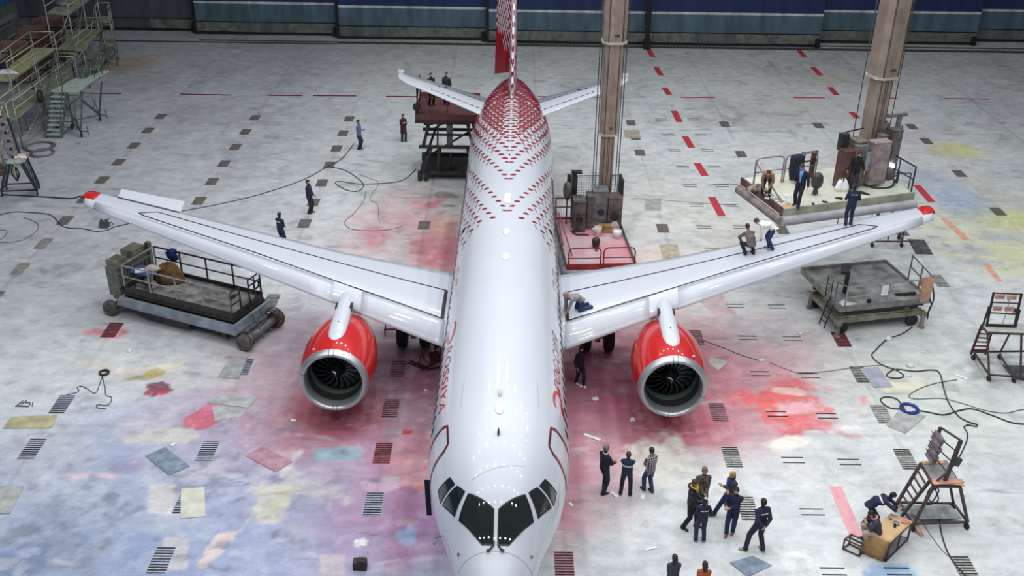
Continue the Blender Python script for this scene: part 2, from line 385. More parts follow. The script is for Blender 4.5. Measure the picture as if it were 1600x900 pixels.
# ---- walls: sliding door leaves along the back, wall on the left
def wallmat(name, bands, rough=.6, ribs=.0):
    """bands of paint by height, with vertical streaks of dirt and thin panel ribs"""
    m = bpy.data.materials.new(name); m.use_nodes = True; nt = m.node_tree; b = nt.nodes['Principled BSDF']
    ge = nt.nodes.new('ShaderNodeNewGeometry'); sx = nt.nodes.new('ShaderNodeSeparateXYZ'); nt.links.new(ge.outputs['Position'], sx.inputs['Vector'])
    mr = nt.nodes.new('ShaderNodeMapRange'); mr.inputs['From Max'].default_value = 8.0; nt.links.new(sx.outputs['Z'], mr.inputs['Value'])
    cr = nt.nodes.new('ShaderNodeValToRGB'); cr.color_ramp.interpolation = 'CONSTANT'
    el = cr.color_ramp.elements
    for i, (z, c) in enumerate(bands):
        e = el[i] if i < 2 else el.new(z/8.0)
        e.position = z/8.0; e.color = lin(c)
    nt.links.new(mr.outputs['Result'], cr.inputs['Fac'])
    nz = nt.nodes.new('ShaderNodeTexNoise'); nz.inputs['Scale'].default_value = 1.0; nz.inputs['Detail'].default_value = 6
    mp = nt.nodes.new('ShaderNodeMapping'); mp.inputs['Scale'].default_value = (1.4, 1.4, .35); nt.links.new(ge.outputs['Position'], mp.inputs['Vector']); nt.links.new(mp.outputs['Vector'], nz.inputs['Vector'])
    wv = nt.nodes.new('ShaderNodeTexWave'); wv.wave_type = 'BANDS'; wv.bands_direction = 'X'; wv.inputs['Scale'].default_value = 1.6; nt.links.new(ge.outputs['Position'], wv.inputs['Vector'])
    m1 = nt.nodes.new('ShaderNodeMapRange'); m1.inputs['From Min'].default_value = .3; m1.inputs['From Max'].default_value = .7; m1.inputs['To Min'].default_value = .6; m1.inputs['To Max'].default_value = 1.15; nt.links.new(nz.outputs['Fac'], m1.inputs['Value'])
    m2 = nt.nodes.new('ShaderNodeMapRange'); m2.inputs['To Min'].default_value = .9; m2.inputs['To Max'].default_value = 1.06; nt.links.new(wv.outputs['Fac'], m2.inputs['Value'])
    mu = nt.nodes.new('ShaderNodeMath'); mu.operation = 'MULTIPLY'; nt.links.new(m1.outputs['Result'], mu.inputs[0]); nt.links.new(m2.outputs['Result'], mu.inputs[1])
    sc = nt.nodes.new('ShaderNodeVectorMath'); sc.operation = 'SCALE'; nt.links.new(cr.outputs['Color'], sc.inputs[0]); nt.links.new(mu.outputs['Value'], sc.inputs['Scale'])
    nt.links.new(sc.outputs['Vector'], b.inputs['Base Color']); b.inputs['Roughness'].default_value = rough
    return m
leaf_mat = wallmat('painted_door_steel', [(0, (100, 106, 104)), (1.02, (80, 103, 116)), (2.46, (200, 204, 204)), (2.64, (16, 42, 92))])
plain_leaf = wallmat('dull_door_steel', [(0, (76, 82, 88)), (3.05, (190, 194, 194)), (3.2, (30, 50, 86))])
leaf_low = mat('door_lower_panel_steel', (112, 116, 110), .6, .2, .2, 2)
dark_steel = mat('dark_rail_steel', (58, 56, 54), .6, .4, .25, 3)
door_edge = mat('door_edge_black', (26, 27, 30), .6, .2, .2, 3)
LEAVES = [(-39.5, -24.9, 48.35, plain_leaf), (-24.9, -13.3, 47.55, leaf_mat), (-13.3, -1.35, 46.75, leaf_mat), (-1.35, 25.2, 46.1, leaf_mat), (25.2, 38.2, 47.5, leaf_mat), (38.2, 46.0, 48.6, leaf_mat)]
for i, (x0, x1, y, m) in enumerate(LEAVES):
    b = MB(); b.box(((x0+x1)/2, y+.3, 4.1), (x1-x0, .5, 7.8), mi=0)
    n = max(2, int((x1-x0)/3.2)); w = (x1-x0-.4)/n
    for k in range(n):
        if (k+i) % 3 == 2: continue
        b.box((x0+.2+w*(k+.5), y+.03, .62), (w-.08, .08, .74), mi=1)
    b.box(((x0+x1)/2, y+.02, 1.04), (x1-x0-.1, .07, .05), mi=2); b.box(((x0+x1)/2, y+.02, .14), (x1-x0, .12, .16), mi=2)
    b.box((x0+.12, y-.02, 4.1), (.22, .16, 7.7), mi=2)
    o = b.build('door_%d' % (i+1), [m, leaf_low, door_edge]); tag(o, 'blue and grey steel hangar door leaf with a white stripe', 'door', kind='structure')
    if i < 5:
        c = MB(); c.box((x1-.2, y-.1, .42), (.34, .4, .62)); c.cyl((x1-.2, y-.32, .2), (x1-.2, y+.1, .2), .2, 16)
        c.build('roller_bracket', door_edge, o, bevel=.02)
t = MB()
for k, (x0, x1, y) in enumerate([(-39.5, -13, 45.1), (-24, 46, 45.7), (-13, 46, 45.35), (25, 46, 46.5)]): t.box(((x0+x1)/2, y, .03), (x1-x0, .12, .06))
tag(t.build('trim_1', dark_steel), 'dark steel guide rails in the floor before the hangar doors', 'rail', kind='structure')
t = MB()
for k in range(260):
    x = -20+k*.25; t.box((x, 45.53, .02), (.12, .22, .04))
tag(t.build('trim_2', mat('pale_rail_clips', (150, 146, 136), .6, .2)), 'row of pale clips along the door rails', 'rail', kind='structure')
wl = wallmat('left_wall_paint', [(0, (104, 112, 118)), (1.6, (106, 114, 112)), (2.3, (56, 104, 140)), (7.9, (56, 104, 140))])
b = MB(); b.box((-39.4, 10, 6), (.4, 82, 12)); tag(b.build('wall_left', wl), 'blue and grey painted wall behind the scaffolding', 'wall', kind='structure')
b = MB(); b.box((-39.0, 14, 1.45), (.35, 66, .3)); b.box((-39.1, 14, .9), (.15, 66, .12)); tag(b.build('trim_3', mat('grey_wall_ledge', (146, 150, 152), .5, .2)), 'pale ledge running along the blue wall', 'ledge', kind='structure')

# ---- lamps of the hall: rows of high bay lights under the roof
wld = bpy.data.worlds.new('hall'); scene.world = wld; wld.use_nodes = True
wld.node_tree.nodes['Background'].inputs['Color'].default_value = (.84, .90, 1.0, 1); wld.node_tree.nodes['Background'].inputs['Strength'].default_value = .20
ld = bpy.data.lights.new('high_bay_lamp', 'AREA'); ld.shape = 'RECTANGLE'; ld.size = 1.1; ld.size_y = .42; ld.energy = 355; ld.color = (.965, .985, 1)
for j, y in enumerate((-26, -18, -10, -2, 6, 14, 22)):
    for i in range(8):
        x = -21+i*6
        if (i < 2 and j > 4) or (i == 0 and j > 3): continue
        lo = bpy.data.objects.new('high_bay_lamp', ld); col.objects.link(lo); lo.location = (x+1.5, y, 27)
scene.view_settings.view_transform = 'Standard'; scene.view_settings.look = 'None'
scene.view_settings.exposure = 0.0; scene.view_settings.gamma = 1.0
scene.view_settings.use_curve_mapping = False
# ================================================================ AIRLINER
AX, PSI, NOSE = 0.5203, 0.0113, -17.727
white = mat('white_aircraft_gloss', (200, 205, 214), .32, 0, .012, .6, coat=.7)
pat_red = mat('livery_red', (146, 8, 24), .2, 0, .04, 2, coat=.5)
eng_red = mat('engine_red_gloss', (192, 4, 4), .32, 0, .03, 1, coat=.8)
eng_red.node_tree.nodes['Principled BSDF'].inputs['Specular IOR Level'].default_value = .3
lip_metal = mat('polished_inlet_lip', (186, 188, 192), .38, .8, .06, 1.5)
blade_metal = mat('fan_blade_titanium', (104, 106, 112), .34, .7, .1, 4)
liner = mat('inlet_acoustic_liner', (96, 116, 104), .55, .1, .1, 3)
dark_in = mat('engine_interior_black_shade', (44, 46, 48), .6, .1, .1, 4)
black_line = mat('black_panel_line', (30, 31, 36), .5, 0, .05, 4)
thin_line = mat('grey_panel_seam', (168, 172, 182), .5, 0, .05, 4)
glass = mat('cockpit_glass', (20, 30, 28), .05, 0, .2, 1.2, coat=1.0)
rubber = mat('black_tyre_rubber', (24, 24, 26), .75, 0, .15, 6)
gear_metal = mat('grey_gear_metal', (150, 150, 150), .4, .6, .2, 6)
dots_white = mat('white_antenna_plastic', (250, 250, 250), .3, 0, .01, 2)
frame_black = mat('window_seal_black', (24, 26, 30), .5, 0, .1, 4)

plane = thing('airliner', 'white narrow-body jet airliner with red feather pattern tail and two red engines', 'airplane', (AX, 0, 0), -PSI)
PM = Matrix.Translation((AX, 0, 0)) @ Matrix.Rotation(-PSI, 4, 'Z'); PMI = PM.inverted()
CL = PMI @ CAM
def LP(u, v, z):
    return PMI @ G(u, v, z)
SEC = np.array([  # distance behind nose, top, bottom, half width, height of widest line
 (0.0, 3.02, 2.98, .02, 3.0), (.06, 3.25, 2.78, .18, 3.01), (.2, 3.45, 2.60, .33, 3.03), (.5, 3.72, 2.38, .53, 3.08), (.9, 3.96, 2.20, .73, 3.15), (1.3, 4.17, 2.09, .89, 3.23),
 (1.7, 4.42, 2.01, 1.03, 3.32), (2.1, 4.76, 1.96, 1.16, 3.41), (2.5, 5.08, 1.93, 1.30, 3.50), (3.0, 5.35, 1.90, 1.49, 3.58), (3.6, 5.56, 1.88, 1.69, 3.66), (4.4, 5.72, 1.86, 1.85, 3.75),
 (5.4, 5.79, 1.85, 1.955, 3.82), (6.4, 5.80, 1.85, 1.97, 3.825), (24.0, 5.80, 1.85, 1.97, 3.825), (26, 5.80, 1.95, 1.975, 3.86), (28, 5.80, 2.2, 1.985, 3.98), (30, 5.78, 2.62, 1.965, 4.15),
 (32, 5.72, 3.12, 1.83, 4.36), (33.5, 5.65, 3.52, 1.60, 4.52), (35, 5.54, 3.92, 1.24, 4.66), (36.2, 5.42, 4.2, .92, 4.74), (37.0, 5.28, 4.40, .64, 4.78), (37.4, 5.14, 4.52, .38, 4.79), (37.55, 4.92, 4.70, .12, 4.80)])
def pchip(xs, ys, x):
    n = len(xs); h = np.diff(xs); d = np.diff(ys)/h; m = np.zeros(n)
    for i in range(1, n-1):
        if d[i-1]*d[i] > 0: w1, w2 = 2*h[i]+h[i-1], h[i]+2*h[i-1]; m[i] = (w1+w2)/(w1/d[i-1]+w2/d[i])
    m[0], m[-1] = d[0], d[-1]
    i = int(np.clip(np.searchsorted(xs, x)-1, 0, n-2)); t = (x-xs[i])/h[i]
    return ys[i]*(1+2*t)*(1-t)**2 + m[i]*h[i]*t*(1-t)**2 + ys[i+1]*t*t*(3-2*t) + m[i+1]*h[i]*t*t*(t-1)
_cache = {}
def sec(d):
    k = round(d, 4)
    if k not in _cache: _cache[k] = tuple(float(pchip(SEC[:, 0], SEC[:, j], min(max(k, 0), 37.55))) for j in (1, 2, 3, 4))
    return _cache[k]
def S(d, a, off=0.0):
    """skin point: d behind the nose, angle a from the top (positive = port, +x)"""
    def raw(d, a):
        tp, bt, hw, zm = sec(d); c = cos(a)
        return V((hw*sin(a), NOSE+d, zm+(tp-zm)*c if c > 0 else zm+(zm-bt)*c))
    p = raw(d, a)
    if off:
        e = 1e-2
        n = (raw(d, a+e)-raw(d, a-e)).cross(raw(min(d+e, 37.5), a)-raw(max(d-e, 0), a)); n.normalize()
        if n.dot(p-V((0, p.y, 3.8))) < 0: n = -n
        p = p+n*off
    return p
ds = [0, .02, .06, .12, .2, .3, .4] + list(np.arange(.5, 7, .12)) + list(np.arange(7, 24, .5)) + list(np.arange(24, 37.3, .25)) + [37.4, 37.5, 37.55]
NA = 96
fb = MB(); fb.loft([[S(d, 2*pi*j/NA) for j in range(NA)] for d in ds], 0, True, True)
fus_bvh = BVHTree.FromPolygons([V(p) for p in fb.v], fb.f)
def hit(u, v):
    """(d, a) on the fuselage skin seen at photo pixel (u, v)"""
    o = CL; dr = (PMI.to_3x3() @ ray(u, v)); r = fus_bvh.ray_cast(o, dr)
    if r[0] is None: return None
    p = r[0]; d = p.y-NOSE; tp, bt, hw, zm = sec(d)
    x = p.x/hw; z = (p.z-zm)/((tp-zm) if p.z > zm else (zm-bt)); return d, atan2(x, z)
def decal(poly, off, mb, mi, cell=.12, surf=None):
    """cover polygon given in (d, arc metres) with faces hugging the skin"""
    sf = surf or (lambda d, s: S(d, s/1.95, off))
    tri = tessellate_polygon([[V((x, y, 0)) for x, y in poly]])
    bm = bmesh.new(); vs = [bm.verts.new((x, y, 0)) for x, y in poly]
    for t in tri:
        try: bm.faces.new([vs[i] for i in t])
        except ValueError: pass
    for _ in range(6):
        es = [e for e in bm.edges if e.calc_length() > cell]
        if not es: break
        bmesh.ops.subdivide_edges(bm, edges=es, cuts=1)
        bmesh.ops.triangulate(bm, faces=[f for f in bm.faces if len(f.verts) > 3])
    bm.verts.index_update()
    mb.add([sf(q.co.x, q.co.y) for q in bm.verts], [[q.index for q in f.verts] for f in bm.faces], mi, True); bm.free()
def stripline(pts, w, off, mb, mi, closed=False):
    """narrow line on the skin through (d, a) points"""
    P = [V((d, a*1.95, 0)) for d, a in pts]; n = len(P)
    Q = []
    for i in range(n if closed else n-1):
        a, b = P[i], P[(i+1) % n]; k = max(1, int((b-a).length/.15))
        Q += [a+(b-a)*j/k for j in range(k)]
    if not closed: Q.append(P[-1])
    L, R = [], []
    for i, q in enumerate(Q):
        a = Q[i-1] if (i or closed) else q; b = Q[(i+1) % len(Q)] if (i < len(Q)-1 or closed) else q
        t = (b-a).normalized(); nn = V((-t.y, t.x, 0))*w/2; L.append(q+nn); R.append(q-nn)
    vs = [S(q.x, q.y/1.95, off) for q in L+R]; m = len(Q)
    mb.add(vs, [(i, (i+1) % m, m+(i+1) % m, m+i) for i in range(m if closed else m-1)], mi, True)

# ---- the feather pattern: rows of V's, denser and redder towards the tail
def leaf(d, s, L, W, ang, mi, off=.010):
    c, sn = cos(ang), sin(ang); P = []
    for x, y in ((-.5, -.05), (-.2, -.45), (.2, -.5), (.5, 0), (.2, .5), (-.25, .4)):
        P.append((d+(x*L)*c-(y*W)*sn, s+(x*L)*sn+(y*W)*c))
    fb.add([S(a, b/1.95, off) for a, b in P]+[S(d, s/1.95, off+.004)], [(6, i, (i+1) % 6) for i in range(6)], mi, False)
redbase = lambda d, s: d > 33.2 - 1.35*min(abs(s), 3.4)
for i, f in enumerate(fb.f):
    if all(fb.v[q][1]-NOSE > 29.0 for q in f):
        c = sum((V(fb.v[q]) for q in f), V())/len(f); d = c.y-NOSE; tp, bt, hw, zm = sec(d)
        a = atan2(c.x/max(hw, .01), (c.z-zm)/max(.05, (tp-zm) if c.z > zm else (zm-bt)))
        if redbase(d, a*1.95): fb.m[i] = 1
ROW = lambda s: s*(2.7+.22*s)
rows = [(LP(790, v, 5.79).y-NOSE, 0.0) for v in (330, 280, 254, 235.6, 220.7, 212, 203, 194, 186, 178, 170.5, 163, 156, 149)]
for u, v in ((769, 339), (752, 349), (739, 363), (725.5, 379.5), (715.5, 398)):
    h = hit(u, v); rows.append((h[0]-ROW(abs(h[1])*1.95), abs(h[1])*1.95-.05))
for r, (d0, s0) in enumerate(rows):
    k = 0
    while True:
        s = k*.18; dd = d0+ROW(s); k += 1
        if s > 4.6 or dd > 36.9: break
        if s < s0: continue
        g = min(1, max(0, (dd-20)/12)); rb = redbase(dd, s)
        for sg in ((1, -1) if s > .01 else (1,)):
            if s < .01:
                for q in (1, -1): leaf(dd+.05, q*.09, .24, .12, q*1.15, 0 if rb else 1)
                continue
            if rb:
                if (k+r) % 2 == 0: leaf(dd, sg*s, .42*(1-.5*max(0, min(1, (dd-33)/4))), .10, sg*.6, 0)
                continue
            leaf(dd, sg*s, .29+.11*g, .155+.07*g, sg*1.0, 1)
            if s > .95-.75*min(1, max(0, (dd-23)/4)): leaf(dd-.36, sg*(s+.05), .46+.1*g, .035+.06*g, -sg*.34, 1, .012)
            if g > .6 and s > .2: leaf(dd+.25, sg*(s+.09), .34, .06+.06*g, sg*.45, 1, .012)

# ---- seams, door outlines, cabin windows
seam = lambda pts, w=.022, mi=4, **k: stripline(pts, w, .007, fb, mi, **k)
stb = [hit(*q) for q in ((700, 645), (701, 664), (690.5, 680), (678, 699), (672.5, 712))]
prt = [hit(*q) for q in ((859, 646), (857, 664), (873, 686), (883, 712), (886.5, 735))]
def okpts(p): return [q for q in p if q]
# forward doors, the same on both sides: averaged from the survey of both
DD0, DD1, DTOP, DBOT = 4.35, 5.28, .80, 1.82
for sg in (1, -1):
    loop = [(DD0+.12, sg*DTOP), (DD1-.12, sg*DTOP), (DD1, sg*(DTOP+.1)), (DD1, sg*DBOT), (DD1-.1, sg*(DBOT+.08)), (DD0+.1, sg*(DBOT+.08)), (DD0, sg*DBOT), (DD0, sg*(DTOP+.1))]
    stripline(loop, .085, .009, fb, 1, closed=True); stripline([(d+(.055 if d > 4.8 else -.055), a) for d, a in loop], .03, .011, fb, 3, closed=True)
    seam([(7.0, sg*.55), (5.6, sg*.58)], .015)
    # aft doors and hold hatch
    loop = [(28.6, sg*.8), (29.4, sg*.8), (29.4, sg*1.75), (28.6, sg*1.75)]
    stripline(loop, .04, .016, fb, 1, closed=True)
    # overwing exits, red outline
    for dx in (13.9, 14.75):
        loop = [(dx, sg*1.02), (dx+.5, sg*1.02), (dx+.5, sg*1.5), (dx, sg*1.5)]
        stripline(loop, .045, .009, fb, 1, closed=True)
    for i in range(2): fb.add([S(18.3+x*.20, sg*(1.02+y*.10), .012) for x, y in ((-1, -.2), (.2, -1), (1, .1), (.1, 1))], [(0, 1, 2, 3)], 3)
for d in (6.9, 11.0, 16.9): pass
seam([(1.42, a) for a in np.linspace(-1.35, 1.35, 24)], .014)                       # radome joint
seam([(2.95+.04*abs(i), -.45+.09*i) for i in range(11)], .008)
fus = fb.build('fuselage', [white, pat_red, white, black_line, thin_line], plane)

def panel(name, polyda, m, off=.012, parent=None, cell=.08, thick=0):
    b = MB(); decal([(d, a*1.95) for d, a in polyda], off, b, 0, cell)
    return b.build(name, m, parent or plane)
wi = 0
for sg in (1, -1):
    for i in range(36):
        d = 6.0+i*.533
        if 9.4 < d < 9.5 or (d > 17.9 and False): continue
        a0, a1 = sg*1.20, sg*1.39
        poly = [(d+.115*cos(t), (a0+a1)/2+.105*sin(t)) for t in np.linspace(0, 2*pi, 13)[:-1]]
        panel('cabin_window', poly, frame_black, .010, cell=.2)

# ---- cockpit glazing: outline of each pane measured on both sides and averaged
PANES = [[((732, 771), (820, 774)), ((772, 796), (779, 796)), ((771, 852), (778, 852)), ((752, 851), (794, 852)), ((717, 813), (833, 816))],
         [((713.5, 760), (838, 762)), ((726, 768), (825, 770)), ((712, 807), (842, 810)), ((691.5, 789), (861, 794))],
         [((702.5, 746), (850.5, 750)), ((710.5, 756), (842, 760)), ((688, 786), (864, 791)), ((685, 766), (868.5, 771))]]
for poly in PANES:
    avg = []
    for (l, r) in poly:
        hl, hr = hit(*l), hit(*r)
        if hl and hr: avg.append(((hl[0]+hr[0])/2, (abs(hl[1])+abs(hr[1]))/2))
        elif hl or hr: h = hl or hr; avg.append((h[0], abs(h[1])))
    for sg in (1, -1):
        pp = [(d, sg*a) for d, a in avg]
        c = (sum(p[0] for p in pp)/len(pp), sum(p[1] for p in pp)/len(pp))
        fr = panel('windscreen_pane', pp, glass, .010, cell=.06)
        b = MB(); stripline(pp, .035, .014, b, 0, closed=True); b.build('window_seal', frame_black, fr)
# wipers: an arm up the centre post edge ending in a hook below the glass
for sg, pts in ((-1, ((772, 846), (771, 853), (766.5, 858), (763, 861))), (1, ((778, 846), (779, 853), (782, 858), (785, 861)))):
    P = [hit(*q) for q in pts]; b = MB()
    b.tube([S(d, a, .035) for d, a in P], .022, 6); b.cyl(S(*P[-1], 0), S(*P[-1], .07), .04, 10)
    b.build('wiper', black_line, plane)
# antennas and caps along the spine
def dome(name, u, v, rl, rw, h, m=dots_white):
    d, a = hit(u, v); b = MB(); a = 0 if abs(u-785) < 14 else a
    rings = []
    for k in range(5):
        t = k/4*pi/2; q = cos(t)*.98+.02
        rings.append([S(d+rl*q*cos(w), a+rw*q*sin(w)/1.95, h*sin(t)+.002) for w in np.linspace(0, 2*pi, 17)[:-1]])
    b.loft(rings); b.build(name, m, plane)
for u, v in ((789, 362), (787.5, 401), (778.5, 637)): dome('dome_antenna', u, v, .30, .13, .06)
dome('blade_antenna', 779, 615, .16, .05, .22); dome('blade_antenna', 778, 677, .10, .03, .18, black_line)
dome('blade_antenna', 795, 242, .10, .03, .05, black_line)
d, a = hit(792, 309); b = MB(); b.add([S(d+x, s/1.95, .02) for x, s in ((-.55, -.13), (.45, -.13), (.45, .13), (-.55, .13))], [(0, 1, 2, 3)]); decal([(d-.5, -.12), (d+.4, -.12), (d+.4, .12), (d-.5, .12)], .03, b, 0); b.build('antenna_plate', dots_white, plane)
# pitot probes beside the nose
for u, v, s in ((689, 838, -1), (867, 842, 1)):
    h = hit(u, v)
    if h:
        b = MB(); p = S(h[0], h[1], 0); q = S(h[0], h[1], .16); b.tube([p, q, q+V((0, -.22, 0))], .018, 6); b.build('pitot_probe', gear_metal, plane)
for u, v in ((717, 866), (830, 870)):
    d, a = hit(u, v); b = MB(); b.cyl(S(d, a, 0), S(d, a, .03), .04, 10); b.build('air_data_sensor', gear_metal, plane)
# service door standing open on the starboard side, dark inside
b = MB()
b.loft([[V((-1.83-.07*k-x, NOSE+4.55+1.25*y, 2.95+z)) for x, y, z in ((0, 0, -.35), (.10, 0, -.35), (.14, 0, .9), (.04, 0, .9))] for k, y in ((0, 0), (.6, .5), (.2, 1.0))], 0, False)
b.build('service_door', mat('dark_blue_door_inside', (26, 30, 58), .5, 0, .15, 4), plane)

# ---- the name on both sides, logo stroke in front of it
def text_decal(txt, d0, d1, a_top, a_bot, flip, name, shear=.0, bold=0):
    cu = bpy.data.curves.new('lettering', 'FONT'); cu.body = txt; cu.size = 1; cu.space_character = 1.12; cu.offset = bold
    to = bpy.data.objects.new('lettering', cu); col.objects.link(to)
    dg = bpy.context.evaluated_depsgraph_get(); mt = bpy.data.meshes.new_from_object(to.evaluated_get(dg))
    bpy.data.objects.remove(to); bpy.data.curves.remove(cu)
    bm = bmesh.new(); bm.from_mesh(mt); bpy.data.meshes.remove(mt)
    bmesh.ops.triangulate(bm, faces=bm.faces)
    for _ in range(4):
        es = [e for e in bm.edges if e.calc_length() > .22]
        if not es: break
        bmesh.ops.subdivide_edges(bm, edges=es, cuts=1); bmesh.ops.triangulate(bm, faces=[f for f in bm.faces if len(f.verts) > 3])
    xs = [v.co.x for v in bm.verts]; ys = [v.co.y for v in bm.verts]; x0, x1, y0, y1 = min(xs), max(xs), min(ys), max(ys)
    bm.verts.index_update(); b = MB(); P = []
    for v in bm.verts:
        t = (v.co.x-x0)/(x1-x0); h = (v.co.y-y0)/(y1-y0)
        d = (d0+(d1-d0)*t) + (shear*h); a = a_bot+(a_top-a_bot)*h
        P.append(S(d, a, .011))
    b.add(P, [[q.index for q in f.verts] for f in bm.faces], 0, True); bm.free()
    return b.build(name, pat_red, plane)
def da(u, v): return hit(u, v)
p0, p1 = da(868.5, 609)[0], da(868, 527)[0]; q0, q1 = da(697.5, 547)[0], da(692, 639)[0]
at, ab = (da(861.5, 545)[1]+abs(da(697.5, 600)[1]))/2, (da(871, 545)[1]+abs(da(690, 600)[1]))/2
text_decal('РОССИЯ', p0, p1, at, ab, 0, 'lettering', .22, -.004)
text_decal('ROSSIYA', q0, q1, -at, -ab, 0, 'lettering', -.22, -.004)
def logo(d0, dirn, sg):
    # a hooked stroke with a heavy foot
    b = MB(); pts = [(0, .84), (.10, .80), (.30, .80), (.52, .84), (.62, .92), (.50, .99), (.30, 1.02)]
    w = [.02, .04, .055, .055, .05, .04, .015]; P = catmull([(x, y*1.95, 0) for x, y in pts], 5); ww = np.interp(np.linspace(0, 6, len(P)), range(7), w)
    L, R = [], []
    for i, p in enumerate(P):
        t = (P[min(i+1, len(P)-1)]-P[max(i-1, 0)]).normalized(); n = V((-t.y, t.x, 0))*ww[i]; L.append(p+n); R.append(p-n)
    vs = [S(d0+dirn*q.x, sg*(q.y/1.95-.92+at+.10), .012) for q in L+R]; m = len(P)
    b.add(vs, [(i, i+1, m+i+1, m+i) for i in range(m-1)], 0, True)
    decal([(d0+dirn*(x), sg*1.95*(y-.92+at+.06)) for x, y in ((.06, 1.04), (.36, 1.01), (.32, 1.14), (.02, 1.16))], .012, b, 0)
    b.build('logo_mark', eng_red, plane)
lp, ls = da(868, 636)[0], da(705, 510)[0]
logo(lp, (p0-lp)/.66, 1); logo(ls, -(ls-q0)/.74, -1)

# ---- wings
def wz(x): return 3.0+.134*(x-1.97)
def wle(x): return -4.2+.4375*(x-2.1)
def wte(x): return np.interp(x, [1.2, 2.1, 6.5, 17.0], [.5, .55, 1.06, 3.42])
AF = [(0, 0, 0), (.012, .014, -.012), (.04, .024, -.022), (.10, .034, -.036), (.2, .042, -.055), (.35, .044, -.068), (.5, .040, -.062), (.65, .032, -.042), (.8, .020, -.018), (.92, .009, -.006), (1, .001, -.002)]
def wup(x, c): return float(np.interp(c, [a[0] for a in AF], [a[1] for a in AF]))*min(1.35, 1+.0*x)
def WS(x, y, off=0.0, sg=1):
    """point on the upper skin"""
    l, t = wle(x), wte(x); c = (y-l)/(t-l); ch = t-l
    return V((sg*x, y, wz(x)+wup(x, min(1, max(0, c)))*ch*1.1-.18*min(1, max(0, 1-c/.20))**2*ch*.6+off))
def wing_ring(x, sg):
    l, t = float(wle(x)), float(wte(x)); ch = t-l; th = np.interp(x, [1.2, 5, 17], [1.5, 1.15, 1.0])
    up = [WS(x, l+a[0]*ch, 0, sg) for a in AF]
    lo = [V((sg*x, l+a[0]*ch, wz(x)+a[2]*ch*th-.18*max(0, 1-a[0]/.20)**2*ch*.6-.01)) for a in reversed(AF[1:])]
    return up+lo
WX = [1.0, 1.6, 2.1, 2.6, 3.5, 4.5, 5.5, 6.5, 8, 10, 12, 14, 15.5, 16.3, 16.75, 16.95]
